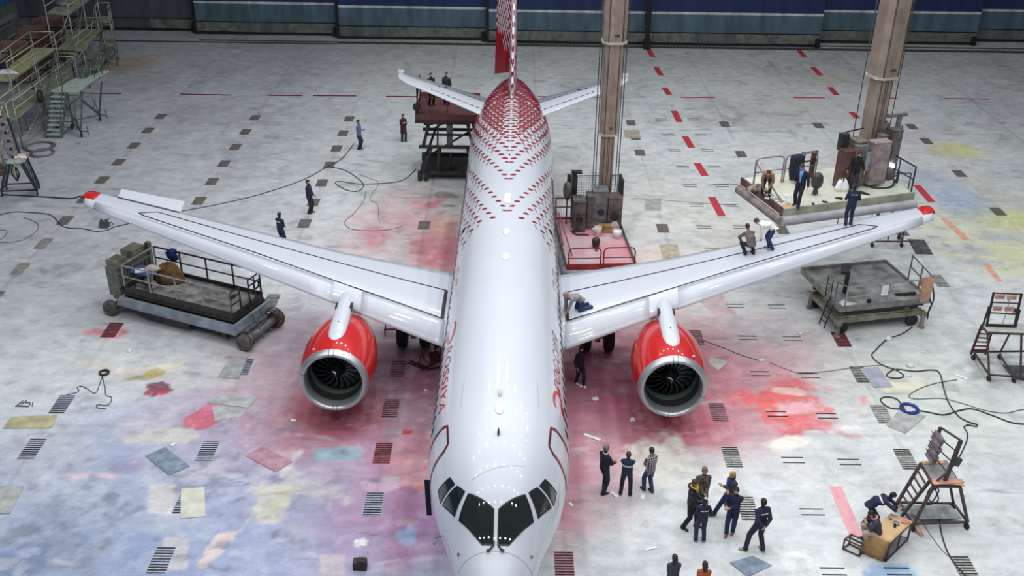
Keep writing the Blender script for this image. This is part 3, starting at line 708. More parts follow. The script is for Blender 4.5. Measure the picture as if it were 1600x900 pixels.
for sg in (1, -1):
    b = MB(); rings = [wing_ring(x, sg) for x in WX]
    tipring = [V((sg*17.05, p.y*.55+2.95*.45, p.z)) for p in rings[-1]]
    b.loft(rings+[tipring], 0, True)
    wing = b.build('wing', white, plane)
    # black walkway lines on the upper skin
    def wline(pts, w, name, m=black_line):
        b = MB(); P = []
        for (x0, y0), (x1, y1) in zip(pts, pts[1:]):
            k = int(max(abs(x1-x0)/.3, abs(y1-y0)/.12))+2; P += [(x0+(x1-x0)*i/k, y0+(y1-y0)*i/k) for i in range(k)]
        P.append(pts[-1]); L, R = [], []
        for i, (x, y) in enumerate(P):
            ax, ay = P[max(0, i-1)]; bx, by = P[min(len(P)-1, i+1)]; n = sqrt((bx-ax)**2+(by-ay)**2); nx_, ny_ = -(by-ay)/n*w/2, (bx-ax)/n*w/2
            L.append(WS(x+nx_, y+ny_, .012, sg)); R.append(WS(x-nx_, y-ny_, .012, sg))
        m_ = len(P); b.add(L+R, [(i, i+1, m_+i+1, m_+i) for i in range(m_-1)], 0, True); return b.build(name, m, wing)
    def at_c(x, c): return (x, float(wle(x)+c*(wte(x)-wle(x))))
    wline([at_c(2.22, .165), at_c(2.30, .165), at_c(5.6, .205), at_c(9.5, .27), at_c(14.35, .31), (14.62, 1.85), at_c(14.0, .70), at_c(9.5, .66), at_c(4.2, .63), at_c(2.22, .62)], .06, 'walkway_line')
    wline([at_c(2.24, .165), at_c(2.24, .62)], .13, 'walkway_line')
    # slat: leading edge piece with its rear edge, gap at the pylon
    for x0, x1 in ((2.15, 5.25), (6.35, 16.5)):
        b = MB(); R = []
        for x in np.linspace(x0, x1, 12):
            l = float(wle(x)); ch = float(wte(x))-l
            up = [WS(x, l+c*ch, (.012 if x < 14 else .004), sg) for c in (np.interp(x, [2, 5.6, 10, 16], [.155, .19, .22, .22]), .12, .08, .05, .025, .010)]
            R.append(up+[V((sg*x, l-.05, wz(x)-.135*ch*.7-.03)), V((sg*x, l+.02*ch, wz(x)-.17*ch*.7-.03)), V((sg*x, l+.10*ch, wz(x)-.05*ch-.05))])
        b.loft(R); b.build('slat', white, wing)
    # flap track fairings poking out behind the trailing edge
    for x, L in ((3.95, 1.5), (6.1, 1.5), (7.9, 1.3), (11.2, 1.0)):
        y1 = float(wte(x)); R = []
        for k, (q, r) in enumerate(((0, .02), (.15, .10), (.4, .15), (.7, .12), (.92, .06), (1.0, .01))):
            R.append([V((sg*x+r*cos(w), y1-L*.82+q*L, wz(x)-.16+r*1.2*sin(w)+.03*q)) for w in np.linspace(0, 2*pi, 13)[:-1]])
        b = MB(); b.loft(R); b.build('flap_track_fairing', white, wing)
    # red tip cap
    R = []
    for x, f in ((16.60, 1), (16.80, 1), (16.98, .96), (17.08, .80), (17.12, .55)):
        l, t = float(wle(x))+.30*(1-.55*(x-16.6)), float(wte(min(x, 17.0)))+.03; m_ = (l+t)/2; z = wz(x); h = .055*f
        R.append([V((sg*x, m_+(y-m_)*(.6+.4*f), z+q)) for y, q in ((l, .02), (l+.10, h+.035), (m_, h+.05), (t-.1, h+.0), (t, .0), (t, -.03), (m_, -h-.03), (l+.1, -h-.02))])
    b = MB(); b.loft(R, 0, True); b.build('wing_tip_cap', eng_red, wing)
    # wing root fairing
    b = MB(); R = []
    for y, w, h in ((-5.6, .05, .1), (-4.9, .5, .5), (-4.0, .72, .75), (-2, .78, .8), (0, .72, .7), (1.6, .5, .5), (2.6, .1, .1)):
        R.append([V((sg*(1.62+w*cos(t)*.78), y, 2.62+h*sin(t)*.62)) for t in np.linspace(-pi/2, pi/2, 10)]+[V((sg*1.2, y, 2.62+h*.62)), V((sg*1.2, y, 2.62-h*.62))])
    b.loft(R); b.build('root_fairing', white, plane)
    # aileron: starboard one is up, port one drooped
    if sg > 0: continue
    x0, x1 = 13.2, 15.85; up = .16
    ya, yb = [float(wte(x))-.10 for x in (x0, x1)]
    ring = []
    for x, y in ((x0, ya), (x1, yb)):
        c = .50+.25*(x1-x)/(x1-x0); z = wz(x); ring.append([V((sg*x, y, z+.05)), V((sg*x, y+c, z+.05+up)), V((sg*x, y+c+.01, z+.02+up)), V((sg*x, y, z-.05))])
    b = MB(); b.loft(ring, 0, False); ail = b.build('aileron', white, wing)
    b = MB(); b.bar(V((sg*x0, ya, wz(x0)+.06)), V((sg*x1, yb, wz(x1)+.06)), .04, .02); b.build('hinge_gap', black_line, ail)
# ---- engines
EY, EZ, EI = 5.8107, 2.1012, -5.9622
OUT = [(.0, 1.075), (.025, 1.115), (.08, 1.155), (.16, 1.185), (.24, 1.205), (.245, 1.206), (.5, 1.245), (.9, 1.285), (1.5, 1.305), (2.1, 1.27), (2.7, 1.16), (3.2, 1.02), (3.5, .93), (3.52, .90)]
INN = [(.0, 1.075), (.012, 1.035), (.05, 1.0), (.12, .975), (.3, .955), (.42, .952), (.43, .950), (.80, .93), (1.12, .925), (1.9, .9)]
for sg in (1, -1):
    o = V((sg*EY, EI, EZ)); ax = V((0, 1, -.035)).normalized(); upv = ax.cross(V((1, 0, 0))).normalized()
    if upv.z < 0: upv = -upv
    eng = thing('engine', None, None); eng.parent = plane
    b = MB(); b.lathe(OUT[4:], o, ax, 64, 0, True); nac = b.build('nacelle', [eng_red], eng)
    b = MB(); b.lathe(list(reversed(INN[:6]))+OUT[1:6], o, ax, 64, 0, True)
    lip = b.build('inlet_lip', [lip_metal, black_line], eng)
    b = MB()
    for t in (pi/2+.07, pi/2-.07, -pi/2+.07, -pi/2-.07, sg*.0-.28 if sg > 0 else pi-.28):
        q = [o+ax*(tt)+(V((1, 0, 0))*cos(t)+upv*sin(t))*(r+.004) for tt, r in OUT[1:5]]+[]
        qi = [o+ax*(tt)+(V((1, 0, 0))*cos(t)+upv*sin(t))*(r-.004) for tt, r in reversed(INN[0:4])]
        b = MB(); b.tube(qi+q, .008, 5); b.build('lip_joint', black_line, lip)
    b = MB(); b.lathe(INN[5:8], o, ax, 64, 0, True); b.lathe([(.80, .93), (1.12, .925)], o, ax, 64, 1, True); b.lathe(INN[8:], o, ax, 64, 0, True); b.lathe([(1.9, .9), (1.9, .05)], o, ax, 64, 0, False)  # dark band behind the lip: shade inside the inlet put into the colour
    b.build('inlet_duct', [dark_in, liner], eng)
    # fan: swept wide blades and a spinner with a white comma
    b = MB(); nb_ = 20
    for k in range(nb_):
        rows = []
        for i in range(7):
            r = .26+(.915-.26)*i/6; f = i/6; sw = .10*f-.34*f*f; tw = .35+.75*f; ch = .17+.10*f
            a = 2*pi*k/nb_ + sw
            for e in (-.5, 0, .5):
                aa = a + e*ch*sin(tw)/r; yy = 1.02+.10*f*f + e*ch*cos(tw) + (.012 if e == 0 else 0)
                rows.append(o+ax*yy+(V((1, 0, 0))*cos(aa)+upv*sin(aa))*r)
        b.add(rows, [(i*3+j, i*3+j+1, i*3+j+4, i*3+j+3) for i in range(6) for j in range(2)], 0, True)
    fan = b.build('fan_blades', blade_metal, eng)
    sm = fan.modifiers.new('thickness', 'SOLIDIFY'); sm.thickness = .012
    b = MB(); b.lathe([(.42, .005), (.46, .05), (.56, .11), (.72, .19), (.9, .255), (1.02, .28), (1.2, .28)], o, ax, 32, 0, True)
    sp = b.build('spinner', mat('spinner_dark_grey', (48, 50, 54), .3, .5, .1, 3), eng)
    b = MB(); b.tube([o+ax*(.52+.12*i/6-.02)+(V((1, 0, 0))*cos(1.3+i*.22)+upv*sin(1.3+i*.22))*(.075+.08*i/6) for i in range(7)], .03, 6, radii=[.012, .022, .03, .03, .026, .018, .008]); b.build('spinner_mark', dots_white, sp)
    # core and exhaust behind
    b = MB(); b.lathe([(3.0, .70), (3.6, .66), (4.2, .50), (4.6, .40), (4.6, .3), (5.2, .06)], o, ax, 40, 0, True); b.build('exhaust_core', mat('exhaust_metal', (120, 112, 104), .4, .8, .15, 3), eng)
    # pylon: white tongue on the nacelle rising to the wing
    R = []
    for t, hw, top in ((.70, .04, 1.23), (.73, .13, 1.26), (.82, .22, 1.30), (.98, .285, 1.335), (1.3, .315, 1.385), (1.8, .31, 1.45), (2.4, .295, 1.51), (3.0, .275, 1.57), (3.45, .265, 1.62), (4.2, .25, 1.60), (5.2, .2, 1.4)):
        c = o+ax*t
        R.append([c+V((hw*cos(w), 0, 0))*1+upv*(top-.26+.26*max(0, sin(w))**.6) for w in np.linspace(0, pi, 11)]+[c+V((-hw*.9, 0, 0))+upv*.7, c+V((hw*.9, 0, 0))+upv*.7])
    b = MB(); b.loft(R); pyl = b.build('pylon', white, eng)
    for q in (1, -1):
        b = MB(); c = o+ax*2.95; b.box(c+V((q*.262, 0, 0))+upv*1.40, (.07, .34, .20)); b.build('pylon_vent', black_line, pyl)
    b = MB(); c = o+ax*1.75; b.cyl(c+upv*1.455, c+upv*1.475, .02, 8); b.build('pylon_fastener', black_line, pyl)
    b = MB(); t = pi/2-sg*.55; c = o+ax*.45+(V((1, 0, 0))*cos(t)+upv*sin(t))*1.243; b.box(c, (.10, .08, .03)); b.build('cowl_plate', thin_line, nac)
# ---- tailplane
for sg in (1, -1):
    R = []
    for x, l, t, z in ((.75, 13.15, 16.45, 4.90), (1.3, 13.55, 16.55, 4.98), (3.6, 15.2, 17.45, 5.39), (5.5, 16.5, 18.12, 5.72), (5.9, 17.0, 18.30, 5.79), (6.08, 17.5, 18.42, 5.82)):
        ch = t-l; R.append([V((sg*x, l+c*ch, z+q*ch)) for c, q in ((0, 0), (.03, .018), (.12, .034), (.3, .046), (.6, .034), (1, .002))]+[V((sg*x, l+c*ch, z-q*ch)) for c, q in ((1, .003), (.6, .034), (.3, .046), (.12, .034), (.03, .018))])
    b = MB(); b.loft(R); tp = b.build('tailplane', white, plane)
    # elevator step at the tip and the black outlined panel
    b = MB(); b.box((sg*5.95, 18.36, 5.81), (.34, .42, .05)); b.build('elevator_horn', white, tp, bevel=.012)
    def tz(x, c):
        z = np.interp(x, [.75, 1.3, 3.6, 5.5], [4.90, 4.98, 5.39, 5.72]); l = np.interp(x, [.75, 1.3, 3.6, 5.5], [13.15, 13.55, 15.2, 16.5]); t = np.interp(x, [.75, 1.3, 3.6, 5.5], [16.45, 16.55, 17.45, 18.12])
        q = np.interp(c, [0, .03, .12, .3, .6, 1], [0, .018, .034, .046, .034, .002]); return V((sg*x, l+c*(t-l), z+q*(t-l)+.012))
    b = MB()
    for c0, c1, xa, xb in ((.20, .215, 1.3, 4.1), (.70, .715, 1.3, 3.75)):
        P = [(x, c0) for x in np.linspace(xa, xb, 10)]; b.add([tz(x, c) for x, c in P]+[tz(x, c+.035) for x, c in P], [(i, i+1, 11+i-1, 10+i) for i in range(9)], 0)
    b.add([tz(4.1, .20), tz(4.20, .20), tz(3.85, .73), tz(3.75, .72)], [(0, 1, 2, 3)], 0)
    b.build('tail_panel_line', black_line, tp)
    b = MB(); b.cyl(tz(3.45, .78)-V((0, 0, .02)), tz(3.45, .78)+V((0, 0, .02)), .07, 10); b.build('tail_fitting', black_line, tp)
# ---- fin with feather pattern, rudder swung over
FL = [(0.0, 13.9, 18.9), (.6, 14.55, 18.98), (2, 15.95, 19.15), (4, 17.85, 19.45), (6.1, 19.7, 19.95)]
def fin_pt(h, c, side):
    l = float(np.interp(h, [q[0] for q in FL], [q[1] for q in FL])); t = float(np.interp(h, [q[0] for q in FL], [17.55, 17.7, 18.1, 18.75, 19.6])); t = max(t, l+.15)
    w = float(np.interp(c, [0, .02, .08, .25, .6, 1], [0, .06, .12, .20, .21, .13]))*float(np.interp(h, [0, 6], [1, .55]))
    return V((side*w, l+c*(t-l), 5.62+h))
CS = [0, .02, .05, .08, .15, .25, .4, .6, .8, 1]
b = MB(); b.loft([[fin_pt(h, c, 1) for c in CS]+[fin_pt(h, c, -1) for c in reversed(CS[1:])] for h in np.linspace(0, 6, 25)], 0, True)
fin = None
def finleaf(h, c, side, L, W, ang, mi):
    P = []
    l = float(np.interp(h, [q[0] for q in FL], [q[1] for q in FL])); ch = 3.2
    for x, y in ((-.5, -.05), (-.2, -.45), (.2, -.5), (.5, 0), (.2, .5), (-.25, .4)):
        hh = h+(x*L)*sin(ang)+(y*W)*cos(ang); cc = c+((x*L)*cos(ang)-(y*W)*sin(ang))/ch
        q = fin_pt(min(5.9, max(0, hh)), min(1, max(0.0, cc)), side); P.append(q+V((side*.008, -.006 if cc < .06 else 0, 0)))
    b.add(P, [(0, 1, 2, 3, 4, 5)], mi)
for i in range(24):
    h = .1+i*.25; red = h < 1.7
    for side in (1, -1):
        for j in range(9):
            c = .012+j*.11+(.05 if i % 2 else 0)
            if c > 1: continue
            finleaf(h, c, side, .42 if j else .30, .13, .9 if j else 1.3, 1)
            if red and j: finleaf(h+.1, c+.03, side, .42, .16, .2, 1)
for h in (.15, .45, .9, 1.25, 2.1):
    P = [fin_pt(h+dh, c, s_)+V((0, -.012, 0)) for dh, c, s_ in ((0, .03, 1), (.16, 0, 1), (0, .03, -1), (.14, .05, -1), (.32, 0, 1), (.14, .05, 1))]
    b.add(P, [(0, 1, 4, 5), (1, 2, 3, 4)], 1)
fin = b.build('fin', [white, pat_red], plane)
b = MB(); hy = [(.45, 17.72), (2.2, 18.2), (4.2, 18.85), (6, 19.6)]; R = []
defl = radians(31); rl = lambda h: 1.95-.07*h
def tail_drop(h, q):
    # lower edge falls away towards the trailing edge
    return -q*max(0, 1-(h-.45)/1.2)*.62
for h, y in hy:
    L = rl(h)
    R.append([V((0, y, 5.62+h))+V((-q*L*sin(defl)+w*cos(defl), q*L*cos(defl)+w*sin(defl), tail_drop(h, q))) for q, w in ((0, .10), (.3, .09), (1, .012), (1, -.012), (.3, -.09), (0, -.10))])
b.loft(R, 0, False)
def rud(h, q, side):
    y = float(np.interp(h, [a for a, _ in hy], [c for _, c in hy])); L = rl(h); w = side*float(np.interp(q, [0, .3, 1], [.10, .09, .012])); w += side*.008
    return V((-q*L*sin(defl)+w*cos(defl), y+q*L*cos(defl)+w*sin(defl), 5.62+h+tail_drop(h, q)))
for i in range(22):
    h = 1.35+i*.22
    for j in range(6):
        q = .06+j*.16+(.07 if i % 2 else 0)
        if q > .9: continue
        if h < 2.0 and (q > .55-(2.0-h)*.3): pass
        if h < 1.9 and q > .45: continue
        for side in (1, -1):
            b.add([rud(h, q, side), rud(h+.10, q+.05, side), rud(h+.32, q+.10, side), rud(h+.22, q+.02, side)], [(0, 1, 2, 3)], 1)
            if h > 2.2: b.add([rud(h+.02, q+.15, side), rud(h+.10, q+.16, side), rud(h+.32, q+.10, side), rud(h+.24, q+.08, side)], [(0, 1, 2, 3)], 1)
b.build('rudder', [pat_red, white], plane)
b = MB()
# ---- landing gear
for sg in (1, -1):
    g = thing('main_gear', None, None); g.parent = plane
    x = sg*3.66
    for dx in (-.46, .46):
        b = MB(); b.lathe([(-.20, .30), (-.21, .44), (-.17, .545), (-.08, .58), (.08, .58), (.17, .545), (.21, .44), (.20, .30), (.10, .26), (-.10, .26), (-.20, .30)], (x+dx, 0, .58), (1, 0, 0), 40, 0)
        w = b.build('wheel', rubber, g); b = MB(); b.cyl((x+dx-.14, 0, .58), (x+dx+.14, 0, .58), .28, 20); b.build('wheel_hub', gear_metal, w)
    b = MB(); b.cyl((x, .05, .58), (x, .05, 3.0), .12, 16); b.cyl((x-.5, 0, .58), (x+.5, 0, .58), .09, 14); b.bar((x, .05, 1.5), (x-sg*1.6, -.2, 2.7), .12); b.bar((x, -.12, .7), (x, -.35, 1.2), .07); b.bar((x, -.35, 1.2), (x, -.1, 1.7), .07)
    b.cyl((x-.1, -.2, .62), (x+.1, -.2, .62), .16, 12)
    b.build('gear_strut', gear_metal, g)
    b = MB(); b.box((x+sg*.62, .1, 1.75), (.05, .9, 1.5)); b.build('gear_door', white, g)
g = thing('nose_gear', None, None); g.parent = plane
for dx in (-.25, .25):
    b = MB(); b.lathe([(-.10, .2), (-.11, .32), (-.05, .38), (.05, .38), (.11, .32), (.10, .2), (-.10, .2)], (dx, NOSE+5.07, .38), (1, 0, 0), 32, 0); b.build('wheel', rubber, g)
b = MB(); b.cyl((0, NOSE+5.07, .38), (0, NOSE+5.3, 2.1), .09, 14); b.cyl((-.3, NOSE+5.07, .38), (.3, NOSE+5.07, .38), .06, 10); b.build('gear_strut', gear_metal, g)
# ================================================================ ON THE FLOOR
def FL(u, v, z=0): p = G(u, v, z); return p
slot_dark = mat('grate_slot_dark', (34, 33, 34), .8, 0, .2, 6)
slot_far = mat('grate_slot_dusty', (104, 100, 96), .8, 0, .15, 6)
grate_lav = mat('grate_lavender_dust', (176, 182, 200), .6, .1, .15, 5); grate_pink = mat('grate_pink_dust', (186, 132, 146), .6, .1, .18, 5)
grate_iron = mat('grate_iron', (190, 192, 188), .6, .2, .2, 5)
grate_rust = mat('grate_worn_iron', (126, 120, 112), .6, .2, .2, 5)
grate_red = mat('grate_red_overspray', (176, 84, 96), .6, .1, .25, 4)
ORD = ['first', 'second', 'third', 'fourth', 'fifth', 'sixth', 'seventh', 'eighth', 'ninth', 'tenth', 'eleventh', 'twelfth', 'thirteenth', 'fourteenth']
COLN = {-3: 'grate row by the scaffolding', -2: 'row under the starboard wing tip', -1: 'row outside the starboard engine', 0: 'row along the starboard fuselage', 1: 'row under the port nose', 2: 'row beneath the port engine', 3: 'row beside the square lift', 4: 'row beyond the port wing tip', 5: 'row at the yellow stains'}
VIS = {-3: (4, 5, 6, 7, 8, 9, 10, 11, 12, 13), -2: (0, 1, 3, 8, 9, 10, 11, 12, 13), -1: (-2, -1, 0, 2, 4, 7, 8, 9, 10, 11, 12, 13), 0: (-1, 0, 1, 2, 7), 1: (-2,), 2: (-1, 0, 1, 3, 7, 11, 12, 13), 3: (-2, 0, 1, 2, 3, 7, 11, 13), 4: (5, 7, 13), 5: (8, 10, 12, 13)}
COVERED = {(3, 1), (3, 2)}
def make_grate(w, l, n, m, name):
    b = MB(); b.box((0, 0, .006), (w, l, .012), mi=0)
    for i in range(n): b.box((0, -l/2+l*(i+.5)/n, .011), (w*.96, l/n*.50, .008), mi=1)
    return b
red_set = {(0, 0), (-2, 3), (3, 3)}; pink_set = {(0, 2), (0, 1), (2, 3), (1, -2), (2, 1)}; lav_set = {(-2, 0), (-2, 1), (-1, 0), (-1, -1), (-1, -2), (0, -1), (-1, 2)}
for j, ks in VIS.items():
    for q, k in enumerate(sorted(ks)):
        x, y = -3.6257+j*5.9748, -6.9884+k*2.6441
        m = grate_red if (j, k) in red_set else (grate_pink if (j, k) in pink_set else grate_lav if (j, k) in lav_set else grate_rust if k > 6 else grate_iron)
        b = make_grate(.58, 1.16 if k < 7 else 1.0, 10, m, 'g'); sl = slot_dark if k < 5 else slot_far
        o = b.build('floor_grate', [m, sl], None, (x, y, 0))
        tag(o, ('pink stained ' if m is grate_red else 'slotted ') + 'floor grate, %s from the nose end, %s' % (ORD[q], COLN[j]), 'floor grate', 'slotted grates in the hangar floor')
# pairs of anchor slots let into the floor
SLOTS = [(1149, 478), (1168, 528), (1188, 584), (1214, 479), (1238, 529), (1265, 587), (1292, 650), (1214, 647), (1239, 719), (1327, 722), (1269, 800), (1302, 893), (1403, 893), (1054, 235), (1106, 235), (1067, 261), (1116, 261), (1078, 290), (1128, 290), (1088, 321), (1143, 321), (1100, 355), (1157, 355), (1033, 187), (1084, 187), (1045, 211), (1095, 211), (1113, 390)]
srows = {}
for u, v in sorted(SLOTS, key=lambda q: -q[1]):
    p = FL(u, v); b = MB()
    for dy in (-.14, .14): b.box((0, dy, .004), (.74, .05, .010))
    o = b.build('anchor_slot', slot_dark, None, (p.x, p.y, 0))
    side = 'the port engine' if v > 440 else 'the red dashed line'
    far = 'papered table' if v > 700 else ('red splash' if v > 560 else ('square lift' if v > 440 else ('men on the wing' if v > 340 else 'red dashed line')))
    key = (far, u > {True: 1260}.get(v > 700, 1110) if v <= 440 or v > 700 else u > 1200); srows[key] = srows.get(key, 0)+1
    tag(o, 'pair of dark floor slots, %s on the %s side near the %s' % (ORD[srows[key]-1], 'outer' if key[1] else 'inner', far), 'floor slot', 'paired anchor slots in the floor')

def sheet(name, label, cat, quad, m, h=.012, group=None, lift=.004):
    P = [FL(*q) for q in quad]; c = sum(P, V())/len(P); b = MB(); b.prism([V((p.x-c.x, p.y-c.y, lift)) for p in P], h)
    o = b.build(name, m, None, (c.x, c.y, 0)); return tag(o, label, cat, group)
sheet_blue = mat('blue_grey_sheet', (128, 142, 160), .6, .1, .18, 3); sheet_pink = mat('pink_sprayed_sheet', (180, 140, 152), .6, .1, .15, 3)
sheet_grey = mat('grey_worn_sheet', (176, 178, 176), .6, .1, .15, 2.5); sheet_ply = mat('yellowish_board', (178, 172, 138), .7, 0, .15, 2)
card = mat('pale_cardboard', (204, 202, 190), .8, 0, .1, 2); sheet_dark = mat('dark_grey_mat', (86, 90, 94), .8, 0, .3, 4); paper = mat('white_paper', (236, 236, 236), .8, 0, .04, 4)
sheet_lil = mat('lilac_grey_sheet', (172, 174, 188), .6, .1, .12, 2); sheet_tan = mat('tan_plate', (186, 176, 156), .6, .1, .15, 3)
G1 = 'loose sheets lying on the floor'
for lab, quad, m in [
    ('blue grey sheet lying askew on the lavender floor', ((227, 713), (258, 699), (297, 729), (264, 743)), sheet_blue),
    ('pink sprayed sheet lying askew below the starboard engine', ((384, 713), (410, 697), (457, 722), (431, 738)), sheet_pink),
    ('grey sheet overlapping another beside the pink splash', ((323, 630), (338, 614), (400, 625), (388, 638)), sheet_grey),
    ('yellowish board on the floor below the coiled wire', ((5, 670), (81, 669), (90, 649), (17, 652)), sheet_ply),
    ('cream cardboard sheet half covering a floor grate', ((283, 764), (320, 762), (321, 807), (282, 811)), card),
    ('worn grey speckled sheet at the edge of the lavender floor', ((-12, 760), (38, 760), (16, 803), (-12, 804)), sheet_grey),
    ('grey sheet beside a grate under the long lift', ((361, 558), (388, 557), (373, 592), (340, 590)), sheet_grey),
    ('lilac grey sheet beside the looping hose', ((1343, 576), (1372, 574), (1395, 605), (1365, 606)), sheet_lil),
    ('pale grey sheet beside the blue hose coil', ((1384, 665), (1403, 643), (1447, 650), (1414, 678)), sheet_grey),
    ('blue grey sheet in front of the man with hands behind back', ((1140, 880), (1176, 869), (1206, 884), (1168, 902)), sheet_blue),
    ('dark grey mat on the yellow stained floor below the port wing tip', ((1418, 374), (1444, 375), (1458, 398), (1431, 397)), sheet_dark),
    ('tan plate in the floor next to the trailing edge of the port wing', ((1030, 383), (1058, 382), (1064, 403), (1036, 404)), sheet_tan),
    ('scratched grey plate beside the telescopic platform', ((1007, 311), (1033, 311), (1033, 329), (1008, 329)), sheet_grey),
    ('small beige plate behind the telescopic mast', ((975, 204), (999, 204), (1001, 216), (977, 216)), sheet_tan),
    ('dark mat under the wheeled light stand at the picture edge', ((1566, 571), (1610, 572), (1612, 597), (1583, 592)), sheet_dark)]:
    sheet('floor_sheet', lab, 'sheet', quad, m, .022, G1)
sheet('floor_sheet', 'grey sheet lying under another beside the pink splash', 'sheet', ((331, 634), (386, 641), (376, 651), (335, 658)), sheet_grey, .01, G1, .002)
sheet('paper_sheet', 'white triangular sheet on the floor beside the port engine', 'paper', ((1109, 558), (1138, 565), (1122, 579), (1108, 568)), card, .004)
G2 = 'white strips of masking paper on the floor'
STR = [(913, 679, 938, 688, .13, 'white strip of paper behind the man in the navy suit'), (955, 769, 965, 777, .12, 'white strip of paper at the feet of the man in the navy suit'), (1004, 773, 1004, 780, .12, 'short white strip of paper at the plaid shirt man'), (1008, 860, 1026, 855, .08, 'thin white strip of paper on the pale floor below the standing group'), (1491, 585, 1511, 592, .13, 'white strip of paper next to the wheeled light stand'), (890, 786, 894, 791, .08, 'tiny white strip of paper beside the aircraft nose'), (455, 657, 462, 658, .12, 'small white strip of paper below the starboard engine'), (663, 610, 667, 611, .1, 'tiny white scrap of paper beside the fuselage under the wing'), (267, 697, 274, 693, .10, 'small white strip of paper beside the blue grey sheet'), (562, 848, 572, 850, .25, 'white crumpled scrap on the lavender floor near the nose')]
for u0, v0, u1, v1, w, lab in STR:
    a, c = FL(u0, v0), FL(u1, v1); b = MB(); mid = (a+c)/2; d = (c-a); L = max(d.length, .12); d.normalize(); n = V((-d.y, d.x, 0))
    pts = [(-L/2, .0, .02), (-L/6, .01, .006), (L/6, -.01, .03), (L/2, 0, .008)]
    P = [d*x+n*(y+s*w/2)+V((0, 0, z)) for s in (-1, 1) for x, y, z in pts]; P += [p+V((0, 0, .006)) for p in P]
    b.add(P, [(i, i+1, 5+i, 4+i) for i in range(3)]+[(8+i, 12+i, 13+i, 9+i) for i in range(3)]+[(i, 8+i, 9+i, i+1) for i in range(3)]+[(4+i, 5+i, 13+i, 12+i) for i in range(3)]+[(0, 4, 12, 8), (3, 11, 15, 7)])
    tag(b.build('paper_strip', paper, None, (mid.x, mid.y, 0)), lab, 'paper strip', G2)
G3 = 'crumpled white rags and paper on the floor'
RAGS = [(930, 625, .22, 'crumpled white paper beside the walking woman'), (908, 604, .16, 'white rag at the walking woman\'s feet'), (1190, 564, .2, 'white scrap where the thin cable bends'), (1251, 522, .2, 'white paper square on the floor beside the square lift'), (1388, 531, .25, 'white rag on the hose below the square lift'), (1422, 573, .24, 'white flat rag inside the hose loop'), (1226, 498, .16, 'white rag on the floor between wing and square lift'), (1420, 588, .16, 'white and black rag below the hose loop'), (1443, 551, .12, 'white scrap above the hose loop'), (988, 657, .2, 'flat grey scrap under the port engine'), (202, 549, .2, 'pale speckled scrap below the long lift')]
for u, v, s, lab in RAGS:
    p = FL(u, v); b = MB(); R = []; rr = random.Random(u)
    for k in range(5):
        t = k/4*pi/2; R.append([V((s*.6*cos(t)*(1+.9*rr.random()-.45)*cos(a), s*.42*cos(t)*(1+1.0*rr.random()-.5)*sin(a), s*.5*sin(t)*(1+.9*rr.random()-.4)+.002)) for a in np.linspace(0, 2*pi, 13)[:-1]])
    b.loft(R); tag(b.build('crumpled_rag', paper, None, (p.x, p.y, 0)), lab, 'rag', G3)

# ---- hoses and cables
hose_black = mat('black_rubber_hose', (52, 52, 54), .6, 0, .15, 3); hose_grey = mat('grey_cable', (112, 112, 112), .6, 0, .15, 3); hose_blue = mat('blue_hose', (44, 58, 150), .45, 0, .1, 3)
def hose(name, label, cat, px, r, m, k=7, z=None):
    P = [FL(*q) for q in px]; c = P[0].copy(); Q = catmull([p-c+V((0, 0, r+.004)) for p in P], k); b = MB(); b.tube(Q, r, 6)
    return tag(b.build(name, m, None, c), label, cat)
hose('air_hose', 'dark hose running across the floor to the starboard wing tip', 'hose', [(5, 305), (60, 308), (110, 311), (125, 308), (140, 315)], .035, hose_black)
hose('air_hose', 'long dark hose running from the starboard wing past the standing workers', 'hose', [(280, 331), (330, 322), (400, 306), (470, 283), (510, 262), (532, 250), (545, 236), (553, 225)], .022, hose_black)
hose('power_cable', 'looped cable on the floor behind the starboard wing', 'cable', [(515, 261), (540, 267), (560, 280), (568, 290), (560, 299), (543, 298), (525, 288), (530, 284), (560, 288), (600, 287), (630, 282), (650, 265)], .022, hose_black)
hose('power_cable', 'thin cable curving over the pink stained floor by the tail lift', 'cable', [(572, 300), (568, 315), (552, 335), (539, 347), (548, 358), (580, 361), (610, 359), (628, 354)], .016, hose_grey)
hose('power_cable', 'thin cable ending at a small plug on the pink stained floor', 'cable', [(560, 272), (580, 280), (592, 287), (578, 310), (590, 320), (592, 340), (593, 348)], .012, hose_grey)
hose('power_cable', 'cable curling on the grey floor below the starboard wing tip', 'cable', [(-5, 338), (20, 332), (50, 333), (80, 337), (100, 355), (130, 358), (150, 362), (168, 360), (180, 355), (215, 347)], .022, hose_black)
hose('power_cable', 'cable drawing a wide open loop beside the left picture edge', 'cable', [(-3, 360), (10, 361), (8, 370), (-4, 378), (15, 379), (40, 374), (58, 360), (58, 349), (36, 340)], .016, hose_grey)
hose('air_hose', 'thin hose from the port engine to the white scrap', 'hose', [(1098, 532), (1130, 544), (1160, 556), (1188, 564)], .016, hose_grey)
hose('air_hose', 'dark hose winding from the square lift past the sheet', 'hose', [(1425, 512), (1410, 522), (1385, 532), (1368, 548), (1362, 556), (1370, 566), (1385, 574), (1400, 579), (1412, 588), (1402, 592), (1388, 590), (1386, 585), (1400, 578), (1430, 581), (1455, 579), (1468, 584), (1475, 610), (1482, 630), (1497, 651), (1515, 661), (1526, 664), (1524, 667), (1510, 664)], .025, hose_black)
hose('air_hose', 'hose rising to the tall light stand on the right floor', 'hose', [(1512, 665), (1506, 668), (1511, 677), (1510, 690), (1500, 712), (1488, 730)], .022, hose_black)
hose('air_hose', 'thin line drooping across the pink floor to the lilac sheet', 'hose', [(1203, 567), (1230, 578), (1250, 583), (1290, 581), (1340, 574), (1380, 571)], .014, hose_grey)
